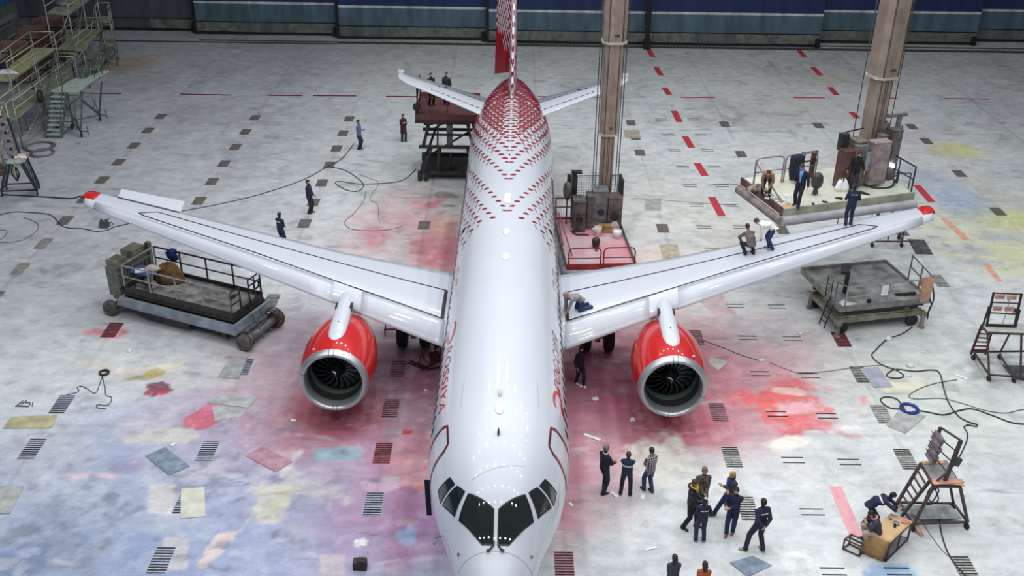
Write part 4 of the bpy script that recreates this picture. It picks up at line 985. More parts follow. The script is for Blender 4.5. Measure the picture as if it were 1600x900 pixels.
hose('air_hose', 'thin long cable doubling back over the pale floor', 'cable', [(1495, 594), (1460, 600), (1432, 610), (1420, 620), (1432, 624), (1470, 623), (1500, 630), (1540, 642), (1570, 646), (1590, 642), (1602, 640)], .016, hose_grey)
hose('air_hose', 'dark hose from the blue coil to the right picture edge', 'hose', [(1405, 640), (1390, 638), (1378, 630), (1376, 624), (1385, 621), (1400, 624), (1408, 632), (1420, 648), (1436, 643), (1455, 646), (1475, 649), (1500, 642), (1520, 640), (1550, 650), (1580, 661), (1605, 664)], .025, hose_black)
hose('power_cable', 'cable from the tall light stand down past a floor grate', 'cable', [(1467, 800), (1470, 830), (1478, 858), (1490, 880), (1508, 900)], .022, hose_black)
hose('power_cable', 'thin cable from the papered table to the bottom grate', 'cable', [(1440, 815), (1455, 838), (1470, 858), (1482, 870)], .012, hose_grey)
hose('power_cable', 'thin cable crossing behind the telescopic platform towards the far lift', 'cable', [(985, 311), (1010, 311), (1050, 314), (1100, 318), (1150, 321)], .012, hose_grey)
hose('power_cable', 'cable from the tilted platform across the floor', 'cable', [(1105, 290), (1130, 288), (1150, 289), (1168, 292)], .014, hose_black)
def coil(name, label, u, v, R, n, m, r=.02, sq=1.0):
    p = FL(u, v); b = MB(); rr = random.Random(u); P = []
    for i in range(n*20): a = 2*pi*i/20; q = R*(1+.10*sin(a*.37+u)+.05*rr.random()); P.append((q*cos(a)+.05*R*sin(i*.11), sq*q*sin(a), r+.004+.010*(i/20)))
    b.tube(P, r, 6); return tag(b.build(name, m, None, (p.x, p.y, 0)), label, 'hose coil')
coil('hose_coil', 'blue hose coil on the pale floor', 1420, 640, .30, 6, hose_blue, .028)
coil('hose_coil', 'grey hose coil beside the rolling stair', 62, 230, .75, 4, hose_grey, .03)
coil('hose_coil', 'second grey hose coil in front of the rolling stair', 66, 240, .62, 4, hose_grey, .03)
p = FL(163, 584); coil('wire_coil', 'dark wire coil with a tail of cable on the lavender floor', 163, 584, .16, 7, hose_black, .02)
hose('power_cable', 'thin cable wandering from the dark wire coil', 'cable', [(160, 589), (156, 600), (152, 611), (147, 615), (138, 609), (128, 604), (121, 606), (123, 612), (112, 616), (104, 617)], .014, hose_black)
hose('power_cable', 'thin cable zigzagging below the dark wire coil', 'cable', [(160, 589), (164, 605), (166, 618), (174, 621), (173, 629), (166, 634), (152, 633), (153, 638), (166, 639)], .014, hose_black)
# small things lying about
p = FL(164, 355); b = MB(); b.box((0, 0, .13), (.42, .3, .2)); b.cyl((-.12, 0, .2), (-.12, 0, .42), .07, 12); b.cyl((.10, .02, .2), (.16, .02, .40), .06, 12); b.bar((-.2, -.1, .3), (.25, .1, .42), .05); b.tube([(.2, 0, .2), (.34, .05, .26), (.4, .1, .1)], .025, 6)
tag(b.build('small_pump', mat('dark_machine_grey', (92, 96, 96), .5, .3, .2, 6), None, (p.x, p.y, 0)), 'small grey pump with a cable on the floor below the starboard wing tip', 'pump')
p = FL(563, 887); b = MB(); b.box((0, 0, .14), (.40, .26, .28)); b.box((.05, 0, .30), (.22, .2, .05)); b.tube([(-.1, 0, .3), (-.08, 0, .38), (.08, 0, .38), (.1, 0, .3)], .015, 6)
tag(b.build('tool_box', mat('dark_olive_box', (58, 54, 46), .6, .1, .2, 6), None, (p.x, p.y, 0), bevel=.01), 'small dark box on the lavender floor beside the nose', 'box')
p = FL(40, 631); b = MB()
for i in range(5): a = i*.9; b.bar((-.25+.12*i, -.1*cos(a), .02), (-.15+.12*i, .18*sin(a+1), .03), .035, .02)
b.bar((-.3, -.16, .02), (.2, -.18, .02), .06, .02)
tag(b.build('metal_scrap', sheet_dark, None, (p.x, p.y, 0)), 'scattered dark scrap beside the yellowish board', 'scrap')
rust = mat('dark_red_frame_paint', (84, 30, 40), .5, .2, .25, 5); steel_d = mat('dark_steel', (62, 60, 60), .5, .4, .2, 4)
p = FL(616, 520); t = thing('steel_trestle', 'small dark red steel stand beside the starboard main wheels', 'stand', (p.x, p.y, 0), .05)
b = MB()
for x in (-.36, .36): b.bar((x, -.22, 0), (x, -.22, .32), .05); b.bar((x, .22, 0), (x, .22, .32), .05); b.bar((x, -.22, .3), (x, .22, .3), .05)
for y in (-.22, .22): b.bar((-.36, y, .3), (.36, y, .3), .05)
b.build('base_frame', rust, t); b = MB()
for x in (-.1, .12): b.bar((x, 0, .3), (x, 0, .95), .10)
b.bar((-.3, 0, .93), (.3, 0, .93), .06); b.build('upright', rust, t)
p = FL(676, 572); t = thing('broken_chair', 'overturned dark red metal chair tangled with wires beside the fuselage', 'chair', (p.x, p.y, 0), .3)
b = MB()
for q in (((-.5, -.2, .05), (.3, .1, .12)), ((-.9, .5, .03), (-.4, -.1, .05)), ((-.75, .55, .03), (-.25, -.1, .05)), ((.1, .2, .05), (.25, .35, .95)), ((.32, .1, .05), (.4, .3, .9)), ((.25, .35, .95), (.4, .3, .9)), ((-.3, -.25, .04), (.4, -.2, .06))): b.bar(*q, .05)
b.build('frame', rust, t); b = MB(); b.box((.1, .1, .35), (.42, .40, .05), Matrix.Rotation(.7, 3, 'X')); b.build('seat', rust, t); b = MB(); b.box((.33, .33, .72), (.34, .05, .28), Matrix.Rotation(.25, 3, 'X')); b.build('backrest', rust, t)
b = MB(); b.tube(catmull([(-.5, .2, .1), (-.3, .4, .4), (0, .2, .55), (.2, 0, .3), (-.1, -.1, .2), (-.35, .1, .45), (0, .4, .8), (.3, .3, .5)], 5), .018, 6); b.build('tangled_wire', hose_black, t)
# ================================================================ LIFTS, PLATFORMS, STANDS
steel = mat('worn_grey_steel', (122, 124, 126), .5, .3, .22, 3); steel_lt = mat('pale_grey_steel', (164, 170, 178), .45, .3, .15, 3)
steel_bl = mat('bluish_steel_skirt', (146, 154, 166), .45, .25, .18, 2); cab_grey = mat('cabinet_grey_green', (112, 114, 106), .55, .2, .2, 3)
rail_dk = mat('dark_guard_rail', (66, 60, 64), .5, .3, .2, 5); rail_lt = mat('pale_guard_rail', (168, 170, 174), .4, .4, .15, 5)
deck_grey = mat('dusty_deck_plate', (152, 150, 146), .6, .1, .3, 2.2); deck_dark = mat('dark_deck_plate', (104, 108, 104), .6, .1, .25, 2)
tyre = mat('worn_grey_wheel', (96, 92, 88), .7, 0, .25, 5); tyre_dk = mat('dark_caster_rubber', (46, 44, 46), .7, 0, .2, 5)
rustb = mat('rust_brown_steel', (96, 66, 58), .6, .2, .3, 4); olive = mat('olive_steel', (148, 143, 130), .55, .2, .25, 3)
def wheel(name, parent, c, r, w, axis=(0, 1, 0), m=None, hub=None):
    a = V(axis).normalized(); b = MB(); b.lathe([(-w/2, r*.45), (-w/2, r*.88), (-w*.36, r), (w*.36, r), (w/2, r*.88), (w/2, r*.45)], c, a, 26, 0); b.cyl(V(c)-a*w*.42, V(c)+a*w*.42, r*.5, 16)
    return b.build(name, m or tyre, parent)
def frame_loop(b, P, r):
    for i in range(len(P)): b.bar(P[i], P[(i+1) % len(P)], r)
def rail(parent, name, pts, h, m, posts=4, mid=True, w=.045, z0=0.0):
    """guard rail along straight run pts[0]-pts[1] (local), with posts"""
    b = MB(); a, c = V(pts[0]), V(pts[1])
    for i in range(posts): q = a+(c-a)*i/(posts-1); b.bar(q, q+V((0, 0, h)), w)
    b.bar(a+V((0, 0, h)), c+V((0, 0, h)), w)
    if mid: b.bar(a+V((0, 0, h*.5)), c+V((0, 0, h*.5)), w*.8)
    return b.build(name, m, parent)
def hoop(parent, name, a, c, h, m, r=.03, mid=.5):
    """rounded tube rail between two feet"""
    a, c = V(a), V(c); d = (c-a).normalized(); q = .22; P = [a, a+V((0, 0, h-q))]+[a+V((0, 0, h-q))+d*(q-q*cos(t))+V((0, 0, q*sin(t))) for t in (pi/6, pi/3)]+[a+V((0, 0, h))+d*q, c+V((0, 0, h))-d*q]+[c+V((0, 0, h-q))-d*(q-q*cos(t))+V((0, 0, q*sin(t))) for t in (pi/3, pi/6)]+[c+V((0, 0, h-q)), c]
    b = MB(); b.tube(P, r, 8)
    if mid: b.tube([a+V((0, 0, h*mid)), c+V((0, 0, h*mid))], r*.7, 6)
    return b.build(name, m, parent)
def ladder(parent, name, a, c, w, n, m, side, r=.04):
    a, c, s = V(a), V(c), V(side).normalized()*w/2; b = MB()
    b.bar(a-s, c-s, r); b.bar(a+s, c+s, r)
    for i in range(1, n+1): q = a+(c-a)*i/(n+1); b.bar(q-s, q+s, r*.75)
    return b.build(name, m, parent)

# ---------------- long scissor lift in front of the starboard wing
A0 = V((-15.2, 2.05, 0)); AR = atan2(-2.67, 6.22)
t = thing('scissor_lift', 'long grey scissor lift with railed deck in front of the starboard wing', 'lift', A0, AR)
b = MB(); b.box((2.68, 1.0, 1.22), (5.36, 2.0, .10)); b.build('deck', deck_grey, t)
b = MB()
b.box((2.68, .02, 1.31), (5.4, .05, .28)); b.box((2.68, 1.98, 1.33), (5.4, .05, .22)); b.box((5.36, 1.0, 1.28), (.05, 2.0, .2)); b.box((0, 1.0, 1.3), (.05, 2.0, .24)); b.box((2.68, 1.0, 1.10), (5.46, 2.06, .12)); b.build('toe_board', steel_d, t)
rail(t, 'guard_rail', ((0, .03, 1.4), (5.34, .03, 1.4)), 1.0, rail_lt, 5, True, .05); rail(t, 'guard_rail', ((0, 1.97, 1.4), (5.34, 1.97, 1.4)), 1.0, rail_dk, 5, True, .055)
b = MB(); b.bar((0, .03, 2.4), (0, 1.97, 2.4), .05); b.bar((0, 1.97, 1.4), (0, 1.97, 2.4), .06); b.build('guard_rail', rail_lt, t)
b = MB()
for x, y0, y1 in ((5.34, .03, .62), (5.34, 1.2, 1.97)):
    for y in (y0, y1): b.bar((x, y, 1.3), (x, y, 2.35), .05)
    for z in (1.75, 2.05, 2.33): b.bar((x, y0, z), (x, y1, z), .045)
b.bar((5.34, 1.58, 1.3), (5.34, 1.58, 2.3), .04); b.build('gate', rail_dk, t)
b = MB(); b.tube([(5.30, 1.75+.16*cos(a), 1.85+.16*sin(a)) for a in np.linspace(0, 12, 50)], .03, 6); b.build('hung_cable', hose_black, t)
b = MB(); b.box((5.36, .18, 2.08), (.03, .34, .16)); b.build('sign_plate', steel_d, t)
# sloping bluish skirt
b = MB(); R = []
for z, o in ((1.02, .06), (1.0, .10), (.66, .20), (.60, .16), (.62, -.02), (1.0, -.02)): R.append([V((-.10-o, -.10-o, z)), V((5.46+o, -.10-o, z)), V((5.46+o, 2.10+o, z)), V((-.10-o, 2.10+o, z))])
b.loft(R+[R[0]], 0, False, False); b.build('skirt', steel_bl, t)
b = MB(); b.box((2.6, 1.0, .45), (4.6, 1.7, .36)); b.box((1.9, -.02, .42), (2.6, .14, .34)); b.box((4.9, .0, .40), (.22, .2, .30)); b.box((2.6, 1.0, .80), (5.2, 1.8, .34)); b.build('chassis', steel_d, t)
b = MB(); b.cyl((-.75, -.05, .36), (-.75, 2.1, .36), .12, 14); b.bar((-.7, 0, .4), (.2, .3, .62), .22); b.bar((-.7, 1.8, .4), (.2, 1.7, .62), .22); b.build('rear_axle', rustb, t)
b = MB(); b.cyl((5.95, -.05, .36), (5.95, 1.9, .36), .17, 16); b.box((5.62, 1.0, .5), (.4, 1.5, .25)); b.build('front_axle', steel, t)
for x, y in ((-.80, -.18), (-.80, 2.15), (5.95, -.18), (5.95, 1.95)): wheel('wheel', t, (x, y, .34), .34, .30)
ladder(t, 'ladder', (6.2, 1.0, .12), (5.75, 1.0, 1.1), .5, 3, steel, (0, 1, 0), .05)
b = MB()
for k in range(3): b.tube([(5.95+(.38+.03*k)*cos(a), 1.72+.10*k+.02*sin(3*a), .44+(.36+.03*k)*sin(a)) for a in np.linspace(0, 6.3, 24)], .035, 6)
b.build('cable_hank', mat('dirty_rope', (120, 100, 90), .8, 0, .2, 8), t)
b = MB(); b.tube([(5.95+.3*cos(a), .12, .40+.30*sin(a)) for a in np.linspace(0, 6.3, 20)], .03, 6); b.build('cable_hank', MATS['dirty_rope'], t)
b = MB(); b.box((-.48, 1.0, 1.45), (.42, 2.05, 1.45)); b.box((-.48, 1.0, 2.2), (.5, 2.1, .06)); b.box((-.66, .06, 1.55), (.34, .22, 1.3)); b.box((-.26, 1.0, 1.95), (.10, 2.02, .08)); b.box((-.26, 1.0, 1.35), (.10, 2.02, .08))
for y in np.linspace(.15, 1.85, 9): b.box((-.255, y, 1.6), (.05, .05, .66))
b.build('control_cabinet', cab_grey, t, bevel=.015)
for x, y, w, l, h in ((-.62, .42, .55, .66, .22), (-.66, 1.45, .62, .80, .28)):
    b = MB(); b.box((x, y, 2.2+h/2), (w, l, h)); b.box((x, y, 2.2+h), (w*.94, l*.94, .03)); b.build('switch_box', mat('cabinet_top_grey', (132, 132, 116), .55, .2, .2, 3), t, bevel=.01)
b = MB(); b.box((-.30, 1.98, 1.9), (.2, .2, 1.3)); b.build('corner_post', cab_grey, t, bevel=.01)
def onA(x, y, z=0): return A0+Matrix.Rotation(AR, 3, 'Z') @ V((x, y, z))
# table, cloths and bag on its deck
tb = thing('work_table', 'small work table with blue top on the deck of the long scissor lift', 'table', onA(.66, .60, 1.27), AR)
b = MB(); b.box((0, 0, .76), (1.0, .66, .05)); b.build('tabletop', mat('blue_painted_top', (72, 98, 150), .45, 0, .2, 3), tb, bevel=.006)
for x in (-.44, .44):
    for y in (-.27, .27): b = MB(); b.bar((x, y, 0), (x, y, .74), .05); b.build('leg', steel_d, tb)
b = MB(); b.bar((-.44, -.27, .3), (.44, -.27, .3), .04); b.bar((-.44, -.27, .62), (.44, -.27, .1), .03); b.build('brace', steel_d, tb)
def heap(name, label, cat, loc, rx, ry, h, m, seed, lumps=.35, rz=0, n=22):
    b = MB(); rr = random.Random(seed); ph = [rr.random()*6.28 for _ in range(6)]; R = []
    for k in range(7):
        q = k/6*pi/2; R.append([V((rx*cos(q)*(1+lumps*.5*sin(3*a+ph[0]+k*.3)+lumps*.3*sin(7*a+ph[1])*cos(q))*cos(a), ry*cos(q)*(1+lumps*.5*sin(2*a+ph[2])+lumps*.3*sin(5*a+ph[3]+k))*sin(a), max(.004, h*sin(q)*(1+lumps*.4*sin(4*a+ph[4]))))) for a in np.linspace(0, 2*pi, n+1)[:-1]])
    b.loft(R); return tag(b.build(name, m, None, loc), label, cat)
b = MB(); b.box((0, 0, .004), (.48, .34, .006), .3); b.box((.05, .02, .010), (.34, .26, .006), -.3); tag(b.build('paper_sheets', paper, None, onA(.55, .50, 2.058)), 'white paper sheets on the blue table of the long lift', 'paper')
heap('rag_heap', 'heap of beige and white rags on the far side of the blue table', 'rags', onA(.88, .78, 2.056), .30, .22, .2, mat('beige_rags', (196, 172, 152), .8, 0, .25, 8, rgb2=(214, 210, 206)), 4)
heap('tarpaulin', 'brown tarpaulin bundle in the far corner of the long lift deck', 'tarpaulin', onA(1.15, 1.42, 1.27), .62, .44, .85, mat('brown_canvas', (132, 100, 58), .85, 0, .25, 5), 9, .22)
heap('bundle', 'pinkish bundle under the blue table on the long lift', 'bundle', onA(.85, .62, 1.27), .26, .2, .36, mat('pinkish_cloth', (170, 148, 152), .85, 0, .15, 6), 15, .2)
b = MB(); rr = random.Random(2); R = []
for k in range(9):
    q = -pi/2+pi*k/8; R.append([V((.24*cos(q)*(1+.2*sin(3*a+k))*cos(a)+.03*sin(k), .17*cos(q)*(1+.2*sin(2*a+k))*sin(a), -.28+.30*sin(q))) for a in np.linspace(0, 2*pi, 15)[:-1]])
b.loft(R); tag(b.build('work_jacket', mat('bright_blue_fabric', (22, 52, 128), .8, 0, .2, 6), None, onA(.98, 1.97, 2.50)), 'blue jacket bundled over the far rail of the long lift', 'jacket')

# ---------------- square lift with dark deck near the port wing
B0 = V((14.15, 1.18, 0)); BR = radians(12.5)
t = thing('scissor_lift', 'lowered square scissor lift with a dark deck beyond the port wing', 'lift', B0, BR)
def onB(x, y, z=0): return B0+Matrix.Rotation(BR, 3, 'Z') @ V((x, y, z))
b = MB(); b.box((2.02, 1.78, 1.24), (4.05, 3.5, .08)); b.build('deck', mat('square_lift_deck', (150, 153, 151), .55, .1, .28, 1.6), t)
b = MB()
for c, s in (((2.02, .03, 1.27), (4.1, .07, .26)), ((2.02, 3.53, 1.30), (4.1, .09, .22)), ((0, 1.78, 1.27), (.07, 3.5, .26)), ((4.05, 1.78, 1.30), (.08, 3.5, .20))): b.box(c, s)
b.build('deck_rim', mat('deck_rim_grey', (138, 138, 134), .5, .3, .2, 3), t, bevel=.01)
b = MB(); b.box((2.0, .28, 1.0), (3.9, .14, .14)); b.bar((.3, .28, .95), (3.6, .28, .68), .14); b.bar((3.7, .28, 1.0), (.4, .28, .72), .12); b.build('scissor_arm', steel_d, t); b = MB(); b.box((2.0, 2.4, 1.0), (3.9, .14, .14)); b.bar((.3, 2.4, .95), (3.6, 2.4, .68), .14); b.build('scissor_arm', steel_d, t)
b = MB()
for y in (.22, 2.42): b.box((1.95, y, .62), (3.9, .16, .22)); b.box((1.95, y, .78), (3.8, .08, .08))
for x in (.1, 1.9, 3.8): b.box((x, 1.3, .62), (.2, 2.3, .2))
b.build('chassis', olive, t)
for x, y in ((0.02, -.02), (3.88, -.02), (.02, 2.42), (3.88, 2.42)):
    b = MB(); b.cyl((x, y, .05), (x, y, .70), .09, 14); b.cyl((x, y, 0), (x, y, .05), .15, 16); b.box((x, y+.1, .62), (.24, .3, .2)); b.build('outrigger', olive, t)
for x, y in ((.35, .25), (3.55, .25), (.35, 2.45), (3.55, 2.45)): wheel('wheel', t, (x, y, .26), .26, .18, (0, 1, 0), tyre_dk)
rail(t, 'guard_rail', ((.18, .06, 1.3), (4.0, .06, 1.3)), .95, rail_lt, 3, True, .05)
b = MB(); b.bar((.18, .06, 2.25), (-.02, .55, 2.25), .045); b.bar((-.02, .55, 1.3), (-.02, .55, 2.25), .045); b.bar((.18, .06, 1.8), (-.02, .55, 1.8), .04); b.build('guard_rail', steel, t)
b = MB()
for z in (2.45, 1.95): b.bar((4.02, .1, z-.15), (4.02, 1.7, z+.05), .04)
for y in (.1, .9, 1.7): b.bar((4.02, y, 1.3), (4.02, y, 2.32+.12*y), .045)
b.build('guard_rail', steel, t)
ladder(t, 'ladder', (-.28, .75, .1), (-.05, .75, 1.2), .42, 4, steel_d, (0, 1, 0)); ladder(t, 'ladder', (-.05, 1.05, 1.25), (-.05, 1.05, 2.2), .4, 2, steel_d, (0, 1, 0), .03)
b = MB(); b.bar((.82, 1.25, 1.28), (.82, 1.25, 2.3), .14); b.box((.72, 1.35, 2.36), (.34, .75, .14), -.5); b.box((.95, 1.62, 2.3), (.3, .2, .10)); b.build('control_post', steel_d, t, bevel=.01)
b = MB(); b.tube(catmull([(4.05, .05, 1.9), (4.15, -.05, 1.4), (4.2, .05, 1.0), (4.1, 0, .7), (4.2, .1, .3)], 5), .035, 6); b.tube(catmull([(4.0, .05, 1.4), (4.1, -.06, 1.1), (4.12, .02, .9), (4.0, -.08, .6)], 5), .03, 6); b.build('hanging_cable', hose_black, t)
b = MB(); b.box((1.82, -.02, 1.98), (.30, .03, .44)); tag(b.build('paper_notice', paper, None, onB(0, 0)), 'blank white sheet hung on the rail of the square lift', 'paper'); bpy.data.objects['paper_notice'].rotation_euler.z = BR
b = MB(); b.loft([[V((3.55, -.01, 1.25)), V((3.98, -.01, 1.25)), V((3.98, .03, 1.25)), V((3.55, .03, 1.25))], [V((3.5, -.06, 1.8)), V((4.0, -.05, 1.8)), V((4.0, 0, 1.8)), V((3.5, 0, 1.8))], [V((3.45, -.02, 2.32)), V((3.98, -.02, 2.34)), V((3.98, .10, 2.34)), V((3.45, .10, 2.32))], [V((3.47, .10, 1.95)), V((3.97, .10, 1.95)), V((3.97, .14, 1.95)), V((3.47, .14, 1.95))]], 0, False)
o = tag(b.build('wrapping_paper', mat('tan_paper', (204, 160, 128), .8, 0, .12, 3), None, B0), 'tan paper hanging over the corner rail of the square lift', 'paper'); o.rotation_euler.z = BR
heap('plastic_heap', 'heap of crumpled white plastic on the front corner of the square lift', 'plastic', onB(.32, .30, 1.285), .24, .2, .15, paper, 21, .5); heap('plastic_heap', 'white and brown scraps beside the rail post on the square lift', 'plastic', onB(.62, .26, 1.285), .25, .13, .1, mat('brown_white_scrap', (190, 150, 110), .8, 0, .2, 9, rgb2=(240, 240, 238)), 22, .5)
b = MB(); b.cyl((0, 0, 0), (0, 0, .13), .085, 16); tag(b.build('black_cup', tyre_dk, None, onB(1.42, .32, 1.282)), 'small black cup on the deck of the square lift', 'cup')
b = MB(); R = [[V((x, .13*sin(a)*w, .05+.07*cos(a)*w)) for a in np.linspace(0, 2*pi, 11)[:-1]] for x, w in ((-.4, .25), (-.3, .9), (0, 1.0), (.3, .8), (.5, .6), (.55, .1))]; b.loft(R)
o = tag(b.build('tool_bag', tyre_dk, None, onB(3.2, .65, 1.30)), 'long black bag on the deck of the square lift', 'bag'); o.rotation_euler.z = .1

# ---------------- raised scissor lift under the tailplane
t = thing('scissor_lift', 'raised dark scissor lift with a reddish deck under the tailplane', 'lift', (-2.75, 18.8, 0), 0)
brown = mat('red_brown_sprayed_steel', (128, 74, 74), .6, .1, .35, 1.2, rgb2=(84, 62, 58))
b = MB(); b.box((0, 0, 3.72), (3.3, 3.3, .14)); b.box((0, -1.66, 3.70), (3.34, .05, .34)); b.box((-1.66, 0, 3.78), (.05, 3.3, .5)); b.box((1.66, 0, 3.78), (.05, 3.3, .5)); b.box((0, 1.66, 3.78), (3.3, .05, .5)); b.build('deck', brown, t)
b = MB(); b.box((0, -1.68, 3.46), (3.4, .12, .12)); b.box((0, 0, 3.5), (2.7, 2.4, .24)); b.box((-1.0, -1.5, 3.36), (.5, .3, .2)); b.build('deck_beam', steel_d, t)
for y in (-1.35, 1.35):
    for z0, z1 in ((.55, 1.95), (1.95, 3.4)):
        b = MB(); b.bar((-1.35, y, z0), (-.85 if z0 < 1 else -.95, y, z1), .14); b.build('scissor_arm', steel_d, t); b = MB(); b.bar((1.35, y, z0), (1.05, y, z1), .14); b.build('scissor_arm', steel_d, t); b = MB(); b.bar((-1.0, y, z0), (1.2, y, z1), .09) if y > 0 else b.bar((-.55, y, z0), (-.5, y, z1), .10); b.build('scissor_arm', steel_d, t)
b = MB()
for z, w in ((1.95, .16), (2.65, .09), (3.3, .10)):
    for y in (-1.4, 1.4): b.box((0, y, z), (3.1 if z < 2 else 2.4, .12, w))
    for x in (-1.3, 1.3): b.box((x*(1 if z < 2 else .85), 0, z), (.12, 2.8, w))
b.build('middle_frame', steel_d, t)
b = MB()
for y in (-1.4, 1.4): b.box((0, y, .45), (3.2, .16, .2))
for x in (-1.45, 0, 1.45): b.box((x, 0, .45), (.16, 2.8, .18))
b.box((0, 0, .40), (2.6, 2.5, .06)); b.build('base_frame', steel_d, t)
for x in (-1.55, -1.2, 1.5):
    for y in (-1.42, 1.42): wheel('wheel', t, (x, y, .28), .28, .2, (1, 0, 0), tyre_dk)
b = MB(); b.cyl((-.5, -.6, .45), (-.55, -.2, 1.6), .12, 12); b.cyl((.3, -.9, .45), (.3, -.9, .8), .16, 14); b.box((-.3, -.9, .55), (.8, .3, .2)); b.build('lift_cylinder', steel_d, t)
b = MB(); b.box((.1, -1.1, 2.6), (.34, .06, 1.35)); b.build('cable_duct', steel, t)
redrail = mat('pink_sprayed_rail', (140, 74, 76), .5, .2, .2, 5)
b = MB()
for x in (-1.05, -.35, .05): b.bar((x, -1.64, 3.75), (x, -1.64, 4.85), .05)
for z in (4.8,): b.bar((-1.4, -1.64, z), (.05, -1.64, z), .05)
b.bar((-.35, -1.64, 4.8), (.05, -1.64, 4.8), .05); b.build('guard_rail', redrail, t)
b = MB(); b.bar((-1.62, -1.0, 3.8), (-1.62, -1.0, 5.3), .06); b.bar((-1.62, 1.0, 3.8), (-1.62, 1.0, 5.2), .06); b.bar((-1.62, -1.0, 5.2), (-1.62, 1.0, 5.2), .05); b.bar((-1.62, -1.3, 4.2), (-1.55, -.4, 5.4), .07); b.build('guard_rail', steel_d, t)
b = MB(); b.lathe([(-.13, .02), (-.12, .16), (-.02, .21), (.10, .2), (.14, .12), (.15, .02)], (-1.6, -1.62, 4.25), (0, -1, .3), 20); b.build('flood_light', tyre_dk, t)

# ---------------- telescopic mast platforms
mast_m = mat('mast_beige_steel', (160, 144, 132), .45, .4, .12, 1.5); mast_s = mat('mast_rusty_groove', (98, 82, 70), .5, .3, .3, 2); mast_e = mat('mast_collar_pale', (196, 186, 176), .45, .3, .1, 3)
def mast(parent, x, y, secs, cables):
    for i, (z0, z1, w) in enumerate(secs):
        h = w/2; c = .22*w
        prof = [(h, -h+c), (h, h-c), (h-c, h), (-h+c, h), (-h, h-c), (-h, -h+c), (-h+c, -h), (h-c, -h)]
        b = MB(); b.prism([V((x+p, y+q, z0)) for p, q in prof], z1-z0, 0)
        for s in (-1, 1): b.box((x+s*(h-c*.95), y-h*.93, (z0+z1)/2), (.05*w, .10*w, z1-z0-.02), 0.6*s, mi=1); b.box((x+s*w*.06, y-h-.006, (z0+z1)/2), (.03*w, .02, z1-z0-.02), mi=1 if i == 0 else 0)
        ms = b.build('mast_section', [mast_m, mast_s], parent)
        b = MB(); P = [V((x+p*1.10, y+q*1.10, z0-.03)) for p, q in prof]; b.prism(P, .10, 0); b.build('collar', mast_e, ms)
        b = MB(); b.box((x+w*.05, y-h-.02, z0+.38), (.22*w, .03, .09)); b.build('name_plate', mast_s, ms)
    for k, (dx, dy) in enumerate(cables):
        b = MB(); b.tube([(x+dx, y+dy, .9), (x+dx*1.02, y+dy, secs[-1][1])], .022, 6); b.build('hoist_cable', hose_black, parent)
c0 = V((4.62, 8.85, 0)); MR = radians(4)
t = thing('mast_platform', 'telescopic mast work platform with pink sprayed deck behind the port wing root', 'work platform', c0, MR)
pinkdeck = mat('pink_sprayed_deck', (206, 132, 142), .6, 0, .2, .9, rgb2=(188, 176, 178)); purple = mat('purple_grey_machine', (104, 96, 94), .55, .2, .25, 3)
b = MB(); b.box((0, 0, .40), (3.15, 5.6, .16)); b.build('deck', pinkdeck, t)
b = MB(); R = [[V((sx*(1.60+o), -2.82-o, z)) for sx in (-1, 1)]+[V((sx*(1.60+o), 2.82+o, z)) for sx in (1, -1)] for z, o in ((.46, .0), (.44, .10), (.14, .16), (.05, .1), (.06, 0))]; b.loft(R+[R[0]], 0, True, False); b.build('bumper_skirt', steel_lt, t)
b = MB(); b.box((0, -2.78, .60), (3.2, .06, .26)); b.build('toe_board', mat('dark_red_board', (150, 30, 34), .5, 0, .2, 3), t)
b = MB(); b.box((-1.58, 0, .58), (.05, 5.5, .22)); b.box((1.58, 0, .58), (.05, 5.5, .22)); b.build('toe_board', purple, t)
for x0, x1 in ((-1.5, -.05), (.08, 1.5)): hoop(t, 'guard_rail', (x0, -2.72, .5), (x1, -2.72, .5), 1.0, mat('dark_red_rail', (98, 40, 48), .45, .2, .2, 5))
b = MB(); b.bar((-1.55, 2.4, .5), (-1.55, 2.4, 1.75), .07); b.bar((-1.55, 2.4, 1.72), (-.5, 2.4, 1.72), .06); b.bar((-1.55, 2.4, 1.25), (-.5, 2.4, 1.25), .05); b.bar((-1.55, 2.3, .7), (-.7, 2.3, .7), .1); b.build('guard_rail', redrail, t)
b = MB(); b.bar((-1.5, 1.6, 1.3), (-1.2, -1.6, .6), .05); b.bar((-1.55, 2.4, 1.2), (-1.5, -.5, .6), .05); b.build('diagonal_brace', redrail, t)
for nm, x, y, w, d, h, m in (('machine_cabinet', -.52, 1.55, .58, .9, 1.55, purple), ('machine_cabinet', .0, 1.75, .3, .7, 1.7, purple), ('machine_cabinet', .52, 1.9, .72, .7, 1.9, steel), ('machine_cabinet', 1.22, 1.75, .66, .7, 1.6, purple), ('tall_panel', 1.60, 2.3, .12, .9, 2.3, steel_d)):
    b = MB(); b.box((x, y, .48+h/2), (w, d, h)); b.box((x, y-d/2-.01, .48+h*.78), (w*.8, .03, h*.3)); b.box((x, y-d/2-.01, .48+h*.4), (w*.8, .03, h*.34)); b.box((x, y, .5+h), (w*1.05, d*1.05, .05)); b.build(nm, m, t, bevel=.012)
b = MB(); b.cyl((-.55, 1.05, 1.2), (-.55, .98, 1.2), .17, 18); b.torus((-.55, .95, 1.2), .15, .025, 20, 6, (0, 1, 0)); b.build('gauge', steel_d, t); b = MB(); b.cyl((1.22, 1.36, 1.2), (1.22, 1.3, 1.2), .22, 18); b.build('gauge', steel_d, t); b = MB(); b.cyl((.55, 1.5, 1.35), (.55, 1.45, 1.35), .16, 14); b.build('gauge', steel_d, t)
b = MB(); b.tube(catmull([(-.9, 1.2, .5), (-.7, .8, .52), (-.3, .75, .52), (-.1, .7, .5)], 6), .05, 8); b.build('hose', hose_black, t)
